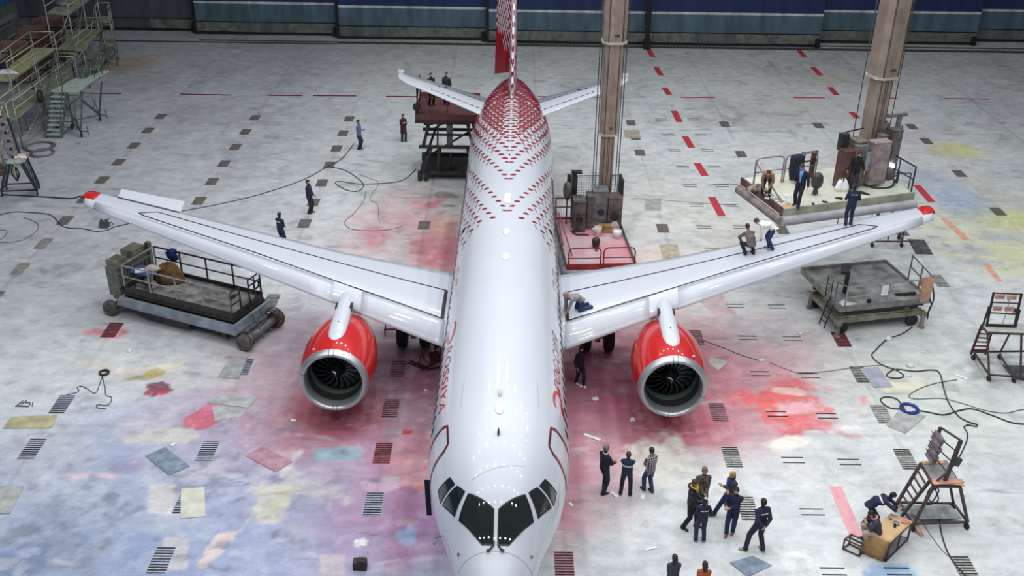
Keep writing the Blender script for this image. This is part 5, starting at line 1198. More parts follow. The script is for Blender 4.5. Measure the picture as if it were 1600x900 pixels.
b = MB(); b.bar((-.68, 2.5, .5), (-.68, 2.5, 3.0), .22); b.box((-.58, 2.5, 3.05), (.5, .3, .12)); b.box((-.95, 2.3, 2.75), (.2, .2, .5)); b.build('crane_post', steel_d, t)
b = MB(); b.loft([[V((-1.05+.2*w*cos(a), 2.1+.16*w*sin(a), z)) for a in np.linspace(0, 2*pi, 13)[:-1]] for z, w in ((1.75, .3), (1.95, .9), (2.3, 1.1), (2.6, .9), (2.7, .4))]); b.bar((-1.05, 2.1, .5), (-1.05, 2.1, 1.8), .07); b.build('exhaust_unit', purple, t)
b = MB(); frame_loop(b, [V((-.5, 2.75, 1.5)), V((1.5, 2.75, 1.5)), V((1.5, 2.75, 2.75)), V((-.5, 2.75, 2.75))], .04)
for x in np.linspace(-.4, 1.4, 16): b.bar((x, 2.75, 1.5), (x, 2.75, 2.75), .012)
for z in np.linspace(1.6, 2.65, 9): b.bar((-.5, 2.75, z), (1.5, 2.75, z), .012)
b.build('mesh_screen', steel, t)
mast(t, .92, 2.95, [(.5, 4.85, .62), (4.85, 9.3, .82), (9.3, 14.5, 1.04)], [(-.62, .0), (-.48, .1), (.5, .0), (.64, .1)])
heap('pale_bucket_rags', 'white rags on the machine cabinet of the telescopic platform', 'rags', c0+V((.50, 1.6, 1.68)), .2, .16, .12, paper, 31, .4)
def onM(x, y, z): return c0+Matrix.Rotation(MR, 3, 'Z') @ V((x, y, z))
bpy.data.objects['pale_bucket_rags'].name = 'rag_heap'; bpy.data.objects['rag_heap.001'].location = onM(.30, 1.3, .5) if 'rag_heap.001' in bpy.data.objects else (0, 0, 0)
def bucket(label, loc, r, h, m, name='bucket'):
    q = thing(name, label, 'bucket', loc); b = MB(); b.lathe([(.0, .02), (.0, r*.82), (h, r), (h, r*.94), (.03, r*.76), (.03, .02)], (0, 0, 0), (0, 0, 1), 24); b.build('shell', m, q)
    b = MB(); b.tube([(r*cos(a), 0, h*.95-.10*sin(a)*0+.08*sin(a)) for a in np.linspace(0, pi, 12)], .008, 6); b.build('handle', steel_d, q)
bucket('cream bucket in front of the machine cabinets on the telescopic platform', onM(.32, .75, .49), .2, .42, mat('cream_plastic', (210, 196, 190), .5, 0, .1, 4))
bucket('white bucket at the port rail of the telescopic platform', onM(1.22, .45, .49), .22, .36, mat('white_plastic', (226, 226, 226), .5, 0, .1, 4))
b = MB(); b.box((.0, 0, .16), (.6, .34, .3)); b.box((0, 0, .32), (.64, .38, .04)); o = tag(b.build('supply_box', mat('yellow_brown_box', (158, 130, 76), .7, 0, .2, 4), None, onM(.72, 1.15, .49), bevel=.01), 'yellow brown box beside the cream bucket', 'box')
heap('cloth_bundle', 'bundle of pale cloth on top of boxes at the port rail of the platform', 'cloth', onM(1.2, 1.12, .49), .30, .22, .5, mat('mauve_cloth', (176, 150, 150), .8, 0, .2, 5), 33, .25)
q = thing('vacuum_cleaner', 'dark canister with a nozzle standing on the pink platform deck', 'vacuum cleaner', onM(.05, -.55, .49)); b = MB(); b.lathe([(.0, .1), (.02, .16), (.30, .2), (.42, .17), (.48, .08), (.5, .02)], (0, 0, 0), (0, 0, 1), 20); b.build('tank', steel_d, q); b = MB(); b.tube([(0, -.15, .1), (0, -.3, .05), (0, -.5, .04)], .05, 8); b.build('nozzle', steel_d, q); b = MB(); b.cyl((.05, 0, .48), (.05, 0, .60), .07, 12); b.build('cap', sheet_pink, q)

# ---------------- platform hanging above the port wing
R0 = V((12.0, 3.86, 0)); RR = radians(17.9); ZD = 4.5
t = thing('mast_platform', 'raised work platform on a beige telescopic mast above the port wing', 'work platform', R0, RR)
def onR(x, y, z=0): return R0+Matrix.Rotation(RR, 3, 'Z') @ V((x, y, ZD+z))
yel = mat('yellowish_deck', (212, 212, 196), .6, 0, .18, 1.5, rgb2=(188, 190, 172)); edge_g = mat('greenish_edge_board', (164, 166, 146), .55, .1, .15, 2); pad = mat('grey_foam_bumper', (172, 172, 178), .7, 0, .12, 2); pad_d = mat('brown_grey_bumper', (134, 124, 122), .7, 0, .2, 2)
b = MB(); b.box((3.17, 1.75, ZD-.06), (6.34, 3.5, .12)); b.build('deck', yel, t)
b = MB(); b.box((3.17, -.04, ZD-.12), (6.42, .09, .34)); b.build('edge_board', edge_g, t)
b = MB(); b.box((-.04, 1.75, ZD-.10), (.09, 3.5, .32)); b.build('edge_board', mat('maroon_edge_board', (112, 84, 84), .6, .1, .25, 2), t)
b = MB(); b.cyl((-.15, -.18, ZD-.46), (6.4, -.18, ZD-.46), .20, 18); b.build('bumper', pad, t); b = MB(); b.cyl((-.18, -.15, ZD-.46), (-.18, 3.4, ZD-.46), .19, 18); b.build('bumper', pad_d, t)
b = MB()
for x in (.3, 2.2, 4.2, 6.0): b.box((x, 1.75, ZD-.25), (.14, 3.3, .26))
for y in (.3, 3.2): b.box((3.17, y, ZD-.3), (6.2, .14, .3))
b.build('under_frame', steel, t)
railp = mat('mauve_guard_rail', (150, 134, 136), .45, .3, .15, 5)
hoop(t, 'guard_rail', (.05, 2.62, ZD), (1.42, 2.62, ZD), 1.25, railp, .032); hoop(t, 'guard_rail', (1.52, 2.62, ZD), (3.1, 2.62, ZD), 1.25, railp, .032)
b = MB(); b.bar((.02, 2.6, ZD), (.02, 2.6, ZD+1.2), .05); b.bar((.02, 2.6, ZD+1.1), (.25, .6, ZD+.05), .05); b.bar((.02, 2.6, ZD+.6), (.5, 2.62, ZD+.6), .04); b.build('guard_rail', railp, t)
b = MB()
for x in (2.45, 2.85): b.bar((x, 2.66, ZD), (x, 2.66, ZD+1.25), .05)
b.bar((2.3, 2.66, ZD+1.25), (3.1, 2.66, ZD+1.25), .08); b.bar((2.3, 2.66, ZD+.85), (3.1, 2.66, ZD+.85), .06); b.box((2.95, 2.7, ZD+.6), (.2, .12, 1.1)); b.build('rail_panel', rustb, t)
rail(t, 'guard_rail', ((6.3, .1, ZD), (6.3, 2.2, ZD)), 1.15, steel_d, 3, True, .05)
mach = mat('brown_grey_machine', (126, 118, 110), .55, .25, .25, 2.5)
for nm, x, y, w, d, h, m, z in (('machine_cabinet', 3.45, 2.4, .6, .6, 1.75, mat('maroon_box', (98, 72, 70), .55, .1, .2, 3), .0), ('machine_cabinet', 3.95, 2.5, .5, .7, 2.1, mach, 0), ('switch_box', 3.85, 2.1, .5, .3, .5, steel, 1.5), ('machine_cabinet', 4.55, 2.6, .7, .7, 1.7, mach, 0), ('switch_box', 4.32, 2.2, .3, .22, .85, steel_lt, .75), ('winch_cabinet', 4.85, 2.2, .85, .5, 1.9, mat('pinkish_steel_door', (166, 148, 150), .5, .2, .2, 3), .15), ('tall_panel', 5.95, 2.75, .50, .5, 2.3, mat('brown_grey_panel', (112, 104, 100), .5, .3, .25, 3), .0), ('tall_panel', 5.35, 2.75, .30, .4, 2.1, mach, .0)):
    x += .25; y -= 1.0; b = MB(); b.box((x, y, ZD+z+h/2), (w, d, h)); b.box((x, y-d/2-.012, ZD+z+h*.5), (w*.82, .03, h*.82)); b.box((x, y, ZD+z+h), (w*1.06, d*1.06, .05))
    if nm == 'winch_cabinet':
        for a in range(3):
            for c in range(4): b.box((x-.3+.2*c, y-d/2-.03, ZD+z+.3+.55*a), (.10, .02, .16), mi=0)
    b.build(nm, m, t, bevel=.012)
hw0 = set(o.name for o in t.children); b = MB(); b.torus((4.62, 2.10, ZD+.72), .17, .025, 20, 6, (0, 1, .2)); b.cyl((4.62, 2.1, ZD+.72), (4.62, 2.3, ZD+.72), .04, 8); b.bar((4.45, 2.1, ZD+.72), (4.79, 2.1, ZD+.72), .02); b.build('hand_wheel', steel_d, t)
b = MB(); b.tube(catmull([(4.6, 1.95, ZD+.05), (5.1, 1.75, ZD+.03), (5.6, 1.8, ZD+.05), (5.9, 2.1, ZD+.2)], 6), .05, 8); b.tube(catmull([(5.4, 1.9, ZD+.3), (5.75, 1.8, ZD+.55), (6.0, 2.0, ZD+.3)], 6), .04, 8); b.build('hose', hose_black, t)
b = MB(); b.bar((5.6, 3.2, ZD+2.75), (6.6, 3.0, ZD+2.85), .18, .12); b.bar((6.25, 3.0, ZD), (6.25, 3.0, ZD+2.8), .16); b.bar((6.5, 2.9, ZD+.2), (6.4, 2.9, ZD+2.4), .05); b.bar((5.5, 3.1, ZD+2.3), (6.2, 3.0, ZD+1.6), .05); b.build('gantry_arm', steel, t)
b = MB(); b.loft([[V((5.75+.20*w*cos(a), 3.2+.14*w*sin(a), ZD+z)) for a in np.linspace(0, 2*pi, 11)[:-1]] for z, w in ((1.9, .4), (2.1, 1.0), (2.4, .9), (2.55, .2))]); b.build('pulley_block', mach, t)
b = MB(); b.bar((3.6, 2.9, ZD+2.35), (4.5, 3.0, ZD+2.4), .05); b.box((3.35, 2.7, ZD+2.0), (.36, .3, .75)); b.build('gantry_arm', steel_d, t)
for o in list(t.children):
    if o.name not in hw0: o.location = (.25, -1.0, 0)
mx, my = 5.62, 2.55; mw = R0+Matrix.Rotation(RR, 3, 'Z') @ V((mx, my, 0)); zc_ = ZROW(mw.x, mw.y, 118)
mast(t, mx, my, [(ZD+.2, zc_, .86), (zc_, zc_+5.5, 1.14)], [(-.85, .1), (.98, .1)])
b = MB(); b.lathe([(0, .02), (.0, .10), (-.14, .05), (-.16, .02)], (6.12, 1.34, ZD+.75), (0, -1, .1), 16); wl_ = b.build('work_lamp', mat('lamp_glow', (220, 232, 255), .4, 0, 0, 1, emit=((206, 222, 255), 14)), t)
# things left on it
shoe_m = mat('black_leather', (24, 23, 24), .5, 0, .1, 8)
def shoe_mesh():
    b = MB(); R = []
    for x, w, h, z in ((-.13, .02, .05, .04), (-.12, .036, .085, .0), (-.06, .04, .10, 0), (.0, .042, .075, 0), (.07, .046, .055, 0), (.13, .036, .04, 0), (.155, .01, .02, .01)):
        R.append([V((x, w*cos(a)*1.05, z+h*max(0, .5+.5*sin(a)))) for a in np.linspace(0, 2*pi, 13)[:-1]])
    b.loft(R); return b
sm_ = None
for i, (u, v, rz, lab) in enumerate([(1270.5, 320, 1.4, 'black shoe standing alone on the platform beside the suited man'), (1289, 317, 2.0, 'black shoe lying between the single shoe and the worker on the wing'), (1311, 311, 2.6, 'black shoe half hidden beside the worker on the wing'), (1341, 302, -.4, 'black shoe beside the mast machinery, first of three in a row'), (1347, 302, -.5, 'black shoe beside the mast machinery, middle of three in a row'), (1353, 304, -.4, 'black shoe beside the mast machinery, last of three in a row'), (1200, 303, -.6, 'black shoe near the corner rail behind the bending man')]):
    p = FL(u, v, ZD); o = shoe_mesh().build('shoe', shoe_m, None, (p.x, p.y, ZD)); o.rotation_euler.z = rz; o.scale = (1.15, 1.15, 1.15); tag(o, lab, 'shoe', 'black shoes on the raised platform')
rr = random.Random(8); pc = FL(1218, 312, ZD)
for i in range(26):
    a = rr.random()*6.28; q = rr.random()**.6; x, y = pc.x+.62*q*cos(a), pc.y+.55*q*sin(a); L = .12+.2*rr.random()
    b = MB(); n = 5; P = [V((-L/2+L*k/(n-1), .02*sin(k*2+i), .015+.02*rr.random())) for k in range(n)]; b.add([p+V((0, s*.03, 0)) for s in (-1, 1) for p in P]+[p+V((0, s*.03, .006)) for s in (-1, 1) for p in P], [(k, k+1, n+k+1, n+k) for k in range(n-1)]+[(2*n+k, 3*n+k, 3*n+k+1, 2*n+k+1) for k in range(n-1)])
    o = b.build('paper_strip', paper, None, (x, y, ZD+.002+.004*i)); o.rotation_euler.z = rr.random()*3.14; tag(o, 'torn white strip in the heap beside the bending man on the platform', 'paper strip', 'torn paper strips heaped on the platform')
p = FL(1232, 322, ZD); b = MB(); b.box((0, 0, .01), (.42, .34, .012), .3); tag(b.build('cardboard_piece', mat('brown_cardboard', (196, 164, 122), .8, 0, .1, 3), None, (p.x, p.y, ZD)), 'brown cardboard piece on the platform at the feet of the suited man', 'cardboard')
heap('rag_heap', 'white rags heaped before the maroon box on the raised platform', 'rags', (*FL(1314, 297, ZD).xy, ZD), .3, .22, .5, paper, 41, .45); heap('bag', 'crumpled bag with beige and dark cloth in the platform corner', 'bag', (*FL(1184, 297, ZD).xy, ZD), .42, .26, .26, mat('beige_dark_cloth', (190, 170, 140), .8, 0, .2, 5, rgb2=(70, 72, 78)), 42, .35)
# coat over the rail and grey sack
p = onR(1.95, 2.55); b = MB(); R = []
for z, w, d in ((1.30, .16, .08), (1.27, .30, .16), (1.1, .34, .15), (.7, .33, .12), (.35, .30, .13), (.12, .24, .08)): R.append([V((w*cos(a)*(1+.12*sin(3*a+z*9)), d*sin(a)-.10, z)) for a in np.linspace(0, 2*pi, 17)[:-1]])
b.loft(R); o = tag(b.build('coat', mat('dark_navy_coat', (30, 36, 56), .85, 0, .15, 6), None, p), 'dark coat hung over the rail behind the suited man', 'coat'); o.rotation_euler.z = RR
p = FL(1273, 305, ZD); b = MB(); R = []
for z, w in ((.0, .06), (.10, .09), (.30, .10), (.42, .22), (.62, .27), (.85, .25), (1.0, .14), (1.05, .03)): R.append([V((w*cos(a), w*.75*sin(a), z)) for a in np.linspace(0, 2*pi, 15)[:-1]])
b.loft(R); b.bar((-.12, 0, 0), (-.06, 0, .45), .03); b.bar((.12, 0, 0), (.06, 0, .45), .03); tag(b.build('canister', mat('dark_grey_canister', (74, 74, 78), .45, .3, .2, 3), None, (p.x, p.y, ZD)), 'dark grey pear shaped canister on legs beside the hanging coat', 'canister')
# ================================================================ WHEELED STANDS, STAIRS, SCAFFOLDING
brownst = mat('brown_painted_frame', (88, 70, 68), .5, .25, .2, 4); lampw = mat('flood_lamp_grey', (150, 142, 150), .45, .4, .2, 5); lampred = mat('reddish_lamp_glass', (170, 84, 70), .35, .1, .3, 8, rgb2=(222, 170, 156))
def caster(t, x, y, r=.11):
    q = wheel('caster', t, (x, y, r), r, .07, (1, .3, 0), tyre_dk); b = MB(); b.bar((x, y, r), (x, y, r*2.4), .05); b.build('caster_fork', steel_d, q)
def base(t, B, m, z=.28, cross=True):
    b = MB(); P = [V((x, y, z)) for x, y in B]; frame_loop(b, P, .06)
    b.build('base_frame', m, t)
    for x, y in B: caster(t, x, y)
# ---- light stand on the right of the table: ladder on one side, lamp rack on top
t = thing('light_stand', 'tall wheeled stand with ladder and flood lamp rack beside the papered table', 'work stand', (0, 0, 0))
P = [FL(1425, 829, .0), FL(1509, 826, .0), FL(1487, 797, .0), FL(1398, 795, .0)]; o = sum(P, V())/4; t.location = o
L = lambda u, v, z: FL(u, v, z)-o
BB = [(p-o) for p in P]; base(t, [(p.x, p.y) for p in BB], brownst, .27)
ZT = 1.78
T = [L(1459, 759, ZT), L(1500, 760, ZT), L(1478, 722, ZT), L(1439, 724, ZT)]
for i, (a, c) in enumerate(((0, 0), (1, 1), (2, 2))):
    b = MB(); b.bar(BB[a]+V((0, 0, .27)), T[c], .08); b.build('leg', brownst, t)
b = MB(); b.bar(L(1398, 792, .27), T[3], .08); b.bar(L(1409, 806, .27), T[0]+(T[3]-T[0])*.25, .08)
a0, a1 = L(1398, 792, .27), T[3]; c0_, c1_ = L(1409, 806, .27), T[0]+(T[3]-T[0])*.25
for i in range(1, 7): q = i/7; b.bar(a0+(a1-a0)*q, c0_+(c1_-c0_)*q, .045)
b.build('ladder', brownst, t)
b = MB(); frame_loop(b, T, .08); b.build('platform_frame', brownst, t)
b = MB(); b.prism([p+V((0, 0, .03)) for p in T], .03); b.build('platform', mat('worn_plywood_grey', (150, 148, 146), .7, 0, .2, 3), t)
b = MB(); b.prism([L(1399, 829, .25), L(1425, 827, .25), L(1455, 815, .25), L(1486, 799, .25), L(1405, 797, .25)], .02) if 0 else b.prism([BB[3]+V((.1, -.1, .24)), BB[0]+V((.3, .25, .24)), BB[1]+V((-.1, .2, .24)), BB[2]+V((-.1, -.1, .24))], .02); b.build('lower_shelf', mat('shelf_steel', (150, 156, 156), .5, .2, .2, 3), t)
pa, pb = T[0]+(T[1]-T[0])*.42+V((0, .10, 0)), T[3]+(T[2]-T[3])*.35+V((0, -.05, 0))
ta, tb_ = pa+V((.18, .02, 1.62)), pb+V((.02, .0, 1.40))
b = MB(); b.bar(pa, ta, .11, .08); b.build('rack_post', brownst, t); b = MB(); b.bar(pb, tb_, .09, .07); b.build('rack_post', brownst, t)
b = MB(); b.bar(ta, tb_, .05)
for q in (.25, .5, .75): b.bar(pa+(ta-pa)*q, pb+(tb_-pb)*q, .03)
b.bar(pa+V((-.35, -.05, .02)), pa+(ta-pa)*.3, .05); b.bar(pb, pb+V((-.3, -.1, -.1)), .05); b.build('rack_crossbars', brownst, t)
dirn = (pa-pb).normalized()
for i, (q, s) in enumerate(((.30, .25), (.55, .3), (.80, .35))):
    c = pb+(tb_-pb)*q+(pa-pb)*s*.6+V((-.12, -.04, .02)); R3 = Matrix.Rotation(atan2(dirn.y, dirn.x), 3, 'Z') @ Matrix.Rotation(-.35, 3, 'X')
    b = MB(); b.box(c, (.52, .12, .30), R3); fl = b.build('flood_lamp', lampw, t, bevel=.01)
    b = MB(); b.box(c+R3 @ V((0, .065, 0)), (.46, .02, .24), R3); b.build('lamp_glass', mat('lilac_lamp_glass', (176, 164, 180), .2, .1, .1, 5), fl); b = MB(); b.tube([c+R3 @ V((-.28, 0, 0)), c+R3 @ V((-.28, -.12, .05)), c+R3 @ V((.28, -.12, .05)), c+R3 @ V((.28, 0, 0))], .012, 6); b.build('lamp_bracket', steel_d, fl)
b = MB(); c = pa+(ta-pa)*.55+V((.08, -.05, 0)); b.box(c, (.30, .16, .26), Matrix.Rotation(.5, 3, 'Z') @ Matrix.Rotation(.5, 3, 'Y')); b.build('flood_lamp', steel_d, t, bevel=.01)
b = MB(); b.tube(catmull([T[0]+V((.02, .1, -.05)), T[0]+V((-.08, .1, -.4)), T[0]+V((.15, .15, -.75)), T[0]+V((.30, .2, -.35)), T[0]+V((.1, .1, -.15)), T[0]+V((.28, .05, -.6)), T[0]+V((.05, .2, -.9)), T[0]+V((-.1, .1, -.5)), T[0]+V((.2, .15, -.2))], 6), .022, 6); b.build('hanging_cable', hose_black, t)
def plank(label, a, c, w, h, m, name='wood_plank'):
    mid = (a+c)/2; b = MB(); b.bar(a-mid, c-mid, w, h, up=(0, 0, 1)); return tag(b.build(name, m, None, mid), label, 'plank')
wood = mat('raw_wood', (206, 168, 128), .7, 0, .15, 6); wood_p = mat('pinkish_wood', (214, 160, 136), .7, 0, .12, 6)
plank('pinkish wooden plank lying across the platform edge of the tall light stand', o+T[0]+V((-.05, -.02, .115)), o+T[1]+V((.12, .12, .115)), .16, .04, wood_p)
plank('pale wooden plank beneath the pinkish one on the light stand', o+T[0]+V((-.02, .16, .085)), o+T[1]+V((.1, -.04, .085)), .1, .03, wood)
plank('wooden board on the far edge of the light stand platform', o+T[3]+V((.02, -.08, .08)), o+T[2]+V((-.1, -.1, .08)), .14, .03, wood)
# ---- light stand at the right edge
t = thing('light_stand', 'wheeled stand with ladder and four reddish lamps at the pale floor edge', 'work stand', (0, 0, 0))
P = [FL(1543, 594), FL(1622, 600), FL(1608, 557), FL(1519, 558)]; o = sum(P, V())/4; t.location = o; L = lambda u, v, z: FL(u, v, z)-o
BB = [p-o for p in P]
b = MB(); frame_loop(b, [p+V((0, 0, .25)) for p in BB], .06); b.bar(L(1585, 592, .25), L(1562, 553, .25), .05); b.build('base_frame', brownst, t)
for u, v in ((1544, 595), (1583, 597), (1561, 561), (1520, 562)): q = L(u, v, 0); caster(t, q.x, q.y)
ZT = 1.78; T = [L(1543, 520, ZT), L(1625, 523, ZT), L(1612, 507, ZT), L(1534, 508, ZT)]
b = MB(); frame_loop(b, T, .07); b.build('platform_frame', brownst, t)
b = MB(); b.prism([p+V((0, 0, .03)) for p in T], .03); b.build('platform', mat('pale_green_platform', (184, 190, 180), .6, .1, .12, 3), t)
for a, c in ((BB[0], T[0]), (BB[1], T[1]), (L(1562, 556, 0), L(1582, 512, ZT)), (L(1592, 597, 0), L(1596, 522, ZT))):
    b = MB(); b.bar(a+V((0, 0, .25)), c, .06); b.build('leg', brownst, t)
b = MB(); a0, a1, c0_, c1_ = L(1517, 553, .25), T[3], L(1540, 553, .25), L(1552, 510, ZT); b.bar(a0, a1, .08); b.bar(c0_, c1_, .08)
for i in range(1, 7): q = i/7; b.bar(a0+(a1-a0)*q, c0_+(c1_-c0_)*q, .045)
b.build('ladder', mat('dark_red_ladder', (92, 40, 46), .5, .2, .2, 5), t)
RT = [L(1541, 512, ZT), L(1584, 514, ZT)]; top = [RT[0]+V((.06, .25, 1.42)), RT[1]+V((.06, .25, 1.42))]
b = MB(); b.bar(RT[0], top[0], .07); b.bar(RT[1], top[1], .07)
for q in (.08, .42, .72, .98): b.bar(RT[0]+(top[0]-RT[0])*q, RT[1]+(top[1]-RT[1])*q, .04 if q > .1 else .08)
b.bar(RT[0]+V((-.1, .1, 0)), RT[0]+(top[0]-RT[0])*.6+V((-.06, 0, 0)), .06); b.bar(RT[1]+V((.08, .05, 0)), RT[1]+(top[1]-RT[1])*.55+V((.08, 0, 0)), .05); b.build('lamp_rack', steel_d, t)
for q in (.57, .90):
    for f in (.24, .66):
        c = RT[0]+(top[0]-RT[0])*q+(RT[1]-RT[0])*f+V((0, -.04, .0)); b = MB(); b.box(c, (.34, .08, .18)); fl = b.build('flood_lamp', mat('lamp_housing_pale', (190, 180, 178), .4, .3, .1, 4), t, bevel=.01)
        b = MB(); b.box(c+V((0, -.045, 0)), (.30, .02, .14)); b.build('lamp_glass', lampred, fl)
b = MB(); c = RT[0]+(top[0]-RT[0])*.52+(RT[1]-RT[0])*.9; b.box(c, (.16, .10, .14)); b.build('junction_box', steel_d, t)
b = MB(); b.tube(catmull([RT[0]+(RT[1]-RT[0])*.6+V((.06, .24, 1.3)), RT[0]+(RT[1]-RT[0])*.58+V((.05, .1, .8)), RT[0]+(RT[1]-RT[0])*.55+V((.03, .05, .3)), RT[0]+(RT[1]-RT[0])*.52+V((0, 0, .04))], 5), .012, 6); b.build('lamp_wire', hose_grey, t)
# ---- steps with a lamp column at the left edge
bluest = mat('blue_grey_painted_steel', (62, 66, 82), .5, .3, .2, 4)
t = thing('step_stand', 'dark wheeled step stand with a lamp column beside the hose coils', 'work stand', (0, 0, 0))
P = [FL(4, 307), FL(59, 305), FL(62, 294), FL(11, 296)]; o = sum(P, V())/4; t.location = o; L = lambda u, v, z: FL(u, v, z)-o
BB = [p-o for p in P]; base(t, [(p.x, p.y) for p in BB], bluest, .3)
ZT = 2.75; T = [L(10, 256, ZT), L(33, 256, ZT), L(41, 244, ZT), L(18, 243, ZT)]
b = MB(); b.prism(T, .06); b.build('platform', mat('pale_green_steel_top', (176, 190, 182), .5, .1, .12, 3), t)
for i in range(3):
    b = MB(); b.bar(BB[i if i < 1 else (1 if i == 1 else 3)]+V((0, 0, .3)), T[i if i < 1 else (1 if i == 1 else 3)], .10); b.build('leg', bluest, t)
b = MB(); a0, a1, c0_, c1_ = BB[1]+V((.02, .05, .3)), T[1]+V((.05, .1, 0)), BB[2]+V((0, 0, .3)), T[2]; b.bar(a0, a1, .09); b.bar(c0_, c1_, .09)
for i in range(1, 10): q = i/10; b.bar(a0+(a1-a0)*q, c0_+(c1_-c0_)*q, .06)
b.build('ladder', bluest, t)
b = MB(); b.tube(catmull([L(20, 258, 2.6), L(18, 270, 1.8), L(26, 280, 1.3), L(30, 272, 1.6), L(24, 262, 2.3), L(28, 282, 1.2), L(22, 276, 1.6)], 6), .04, 6); b.build('hanging_cable', hose_black, t)
c = (T[0]+T[2])/2+V((-.15, .1, 0)); b = MB(); b.bar(c, c+V((-.25, .1, 2.2)), .12); b.bar(c+V((.35, 0, 0)), c+V((.1, .1, 2.1)), .10); b.build('lamp_column', bluest, t)
for k in range(5): b = MB(); b.box(c+V((.02-.05*k, -.05, .35+.42*k)), (.50, .16, .26), Matrix.Rotation(.4, 3, 'Z')); b.build('flood_lamp', lampw, t, bevel=.01)
heap('paper_heap', 'crumpled white and pink paper on top of the step stand', 'paper', o+T[2]*.5+T[0]*.5+V((.15, .1, .07)), .3, .2, .22, mat('white_pink_paper', (236, 236, 234), .8, 0, .1, 8, rgb2=(206, 160, 150)), 51, .5)
p = FL(2, 272); heap('bundle', 'rusty brown bundle on the floor at the left picture edge', 'bundle', (p.x-.2, p.y, 0), .5, .4, .7, rustb, 52, .15)
# ---- rolling stair with braces
t = thing('rolling_stair', 'rolling stair with pale green platform and outrigger braces beside the scaffolding', 'stairs', (0, 0, 0))
p0, p1 = FL(73, 216), FL(97, 216); o = (p0+p1)/2; t.location = o; L = lambda u, v, z: FL(u, v, z)-o
wst = (p1-p0).length; nst = 9; Hs = 2.3; run = 1.7
greens = mat('pale_green_steel', (186, 206, 194), .5, .1, .12, 3); gsteel = mat('grey_green_steel', (96, 106, 104), .5, .3, .2, 4)
for i in range(nst):
    z = Hs*(i+1)/(nst+1); y = run*(i)/(nst); b = MB(); b.box((0, y+.05, z), (wst*.92, .26, .05)); b.build('step', greens, t)
b = MB()
for s in (-1, 1): b.bar((s*wst/2, -.05, .08), (s*wst/2, run+.1, Hs), .09, .12); b.bar((s*wst/2, run*.1, .9), (s*wst/2, run+.1, Hs+.95), .05); b.bar((s*wst/2, 0, .1), (s*wst/2, run*.1, .9), .05)
b.build('stringer', gsteel, t)
b = MB()
for k in range(6): b.bar((-wst/2, run+.2, Hs*k/6), (wst/2, run+.2, Hs*k/6), .04)
for s in (-1, 1): b.bar((s*wst/2, .15, .2), (s*wst/2, run+.2, .2), .05)
for s in (-1, 1):
    for y in (.15, run+.2): b.bar((s*wst/2, y, .1), (s*wst/2, y, Hs if y > 1 else .4), .07)
b.build('support_frame', gsteel, t)
top = [V((-wst/2, run, Hs)), V((wst/2+.75, run, Hs)), V((wst/2+.85, run+2.6, Hs)), V((-wst/2+.5, run+2.6, Hs))]
b = MB(); b.prism(top, .07); b.prism([V((wst/2+.2, run+2.5, Hs+.03)), V((wst/2+.85, run+2.5, Hs+.03)), V((wst/2+1.15, run+4.4, Hs+.03)), V((wst/2+.75, run+4.4, Hs+.03))], .05); b.build('platform', greens, t)
b = MB()
for a, c in ((top[0], top[3]), (top[3], V((wst/2+.75, run+4.4, Hs))), (top[2], V((wst/2+1.15, run+4.4, Hs)))):
    for h in (.55, 1.05): b.bar(a+V((0, 0, h)), c+V((0, 0, h)), .04)
    for q in (0, .5, 1): d = a+(c-a)*q; b.bar(d, d+V((0, 0, 1.05)), .04)
b.tube([V((wst/2+.6, run+4.6, Hs+.2))+V((.5*cos(a), .2*cos(a), .75*sin(a)+.2)) for a in np.linspace(0, pi, 14)], .05, 6); b.build('guard_rail', gsteel, t)
for (u, v), a, c in (((128, 214), (.2, run+.3, 1.5), (wst/2+.9, run+.3, Hs)), ((157, 188), (wst/2, run+2, 1.2), (wst/2+1.4, run+2.2, Hs))):
    q = L(u, v, 0); b = MB(); b.bar(a, q+V((0, 0, .4)), .09); b.bar(c, q+V((0, 0, .4)), .08); b.bar((V(a)+V(c))/2, q+V((-.3, .1, .38)), .06); b.bar((wst/2, run, .5), q+V((0, 0, .35)), .06); b.bar(q+V((0, 0, .15)), q+V((-.2, .1, 1.3)), .05); b.bar(q+V((.5, -.1, .15)), q+V((.4, 0, .7)), .05); b.bar(q+V((0, 0, .4)), q+V((.5, -.1, .35)), .05); b.build('outrigger', gsteel, t); wheel('wheel', t, q+V((0, 0, .22)), .22, .12, (1, .4, 0), tyre_dk)
for x in (-.4, .5): wheel('wheel', t, (x, 1.6, .18), .18, .1, (1, 0, 0), tyre_dk)
b = MB(); b.lathe([(-.12, .05), (-.1, .38), (.1, .38), (.12, .05)], (-.75, .9, 2.3), (1, .2, 0), 20); b.build('hose_reel', steel_d, t)
# ---- trestle under the port wing tip
t = thing('wing_stand', 'tall brown wheeled frame standing under the port wing tip', 'work stand', (0, 0, 0))
P = [FL(1362, 386), FL(1408, 386), FL(1404, 374), FL(1362, 374)]; o = sum(P, V())/4; t.location = o; BB = [p-o for p in P]; L = lambda u, v, z: FL(u, v, z)-o
base(t, [(p.x, p.y) for p in BB], brownst, .3)
b = MB()
for p in BB: b.bar(p+V((0, 0, .3)), V((p.x*.82, p.y*.8+.1, 2.5)), .06)
b.bar(BB[1]+V((0, 0, .3)), V((BB[0].x*.3, BB[0].y, 1.9)), .05); b.bar((BB[0]+BB[1])/2+V((0, 0, .3)), (BB[0]+BB[1])/2+V((0, .05, 2.5)), .05); b.bar(BB[1]+V((0, 0, .32)), BB[1]+V((.5, 0, .32)), .05)
frame_loop(b, [V((p.x*.82, p.y*.8+.1, 2.5)) for p in BB], .06); b.build('upright_frame', brownst, t)
b = MB(); b.prism([V((p.x*.8, p.y*.78+.1, 2.52)) for p in BB], .04); b.build('platform', sheet_grey, t)
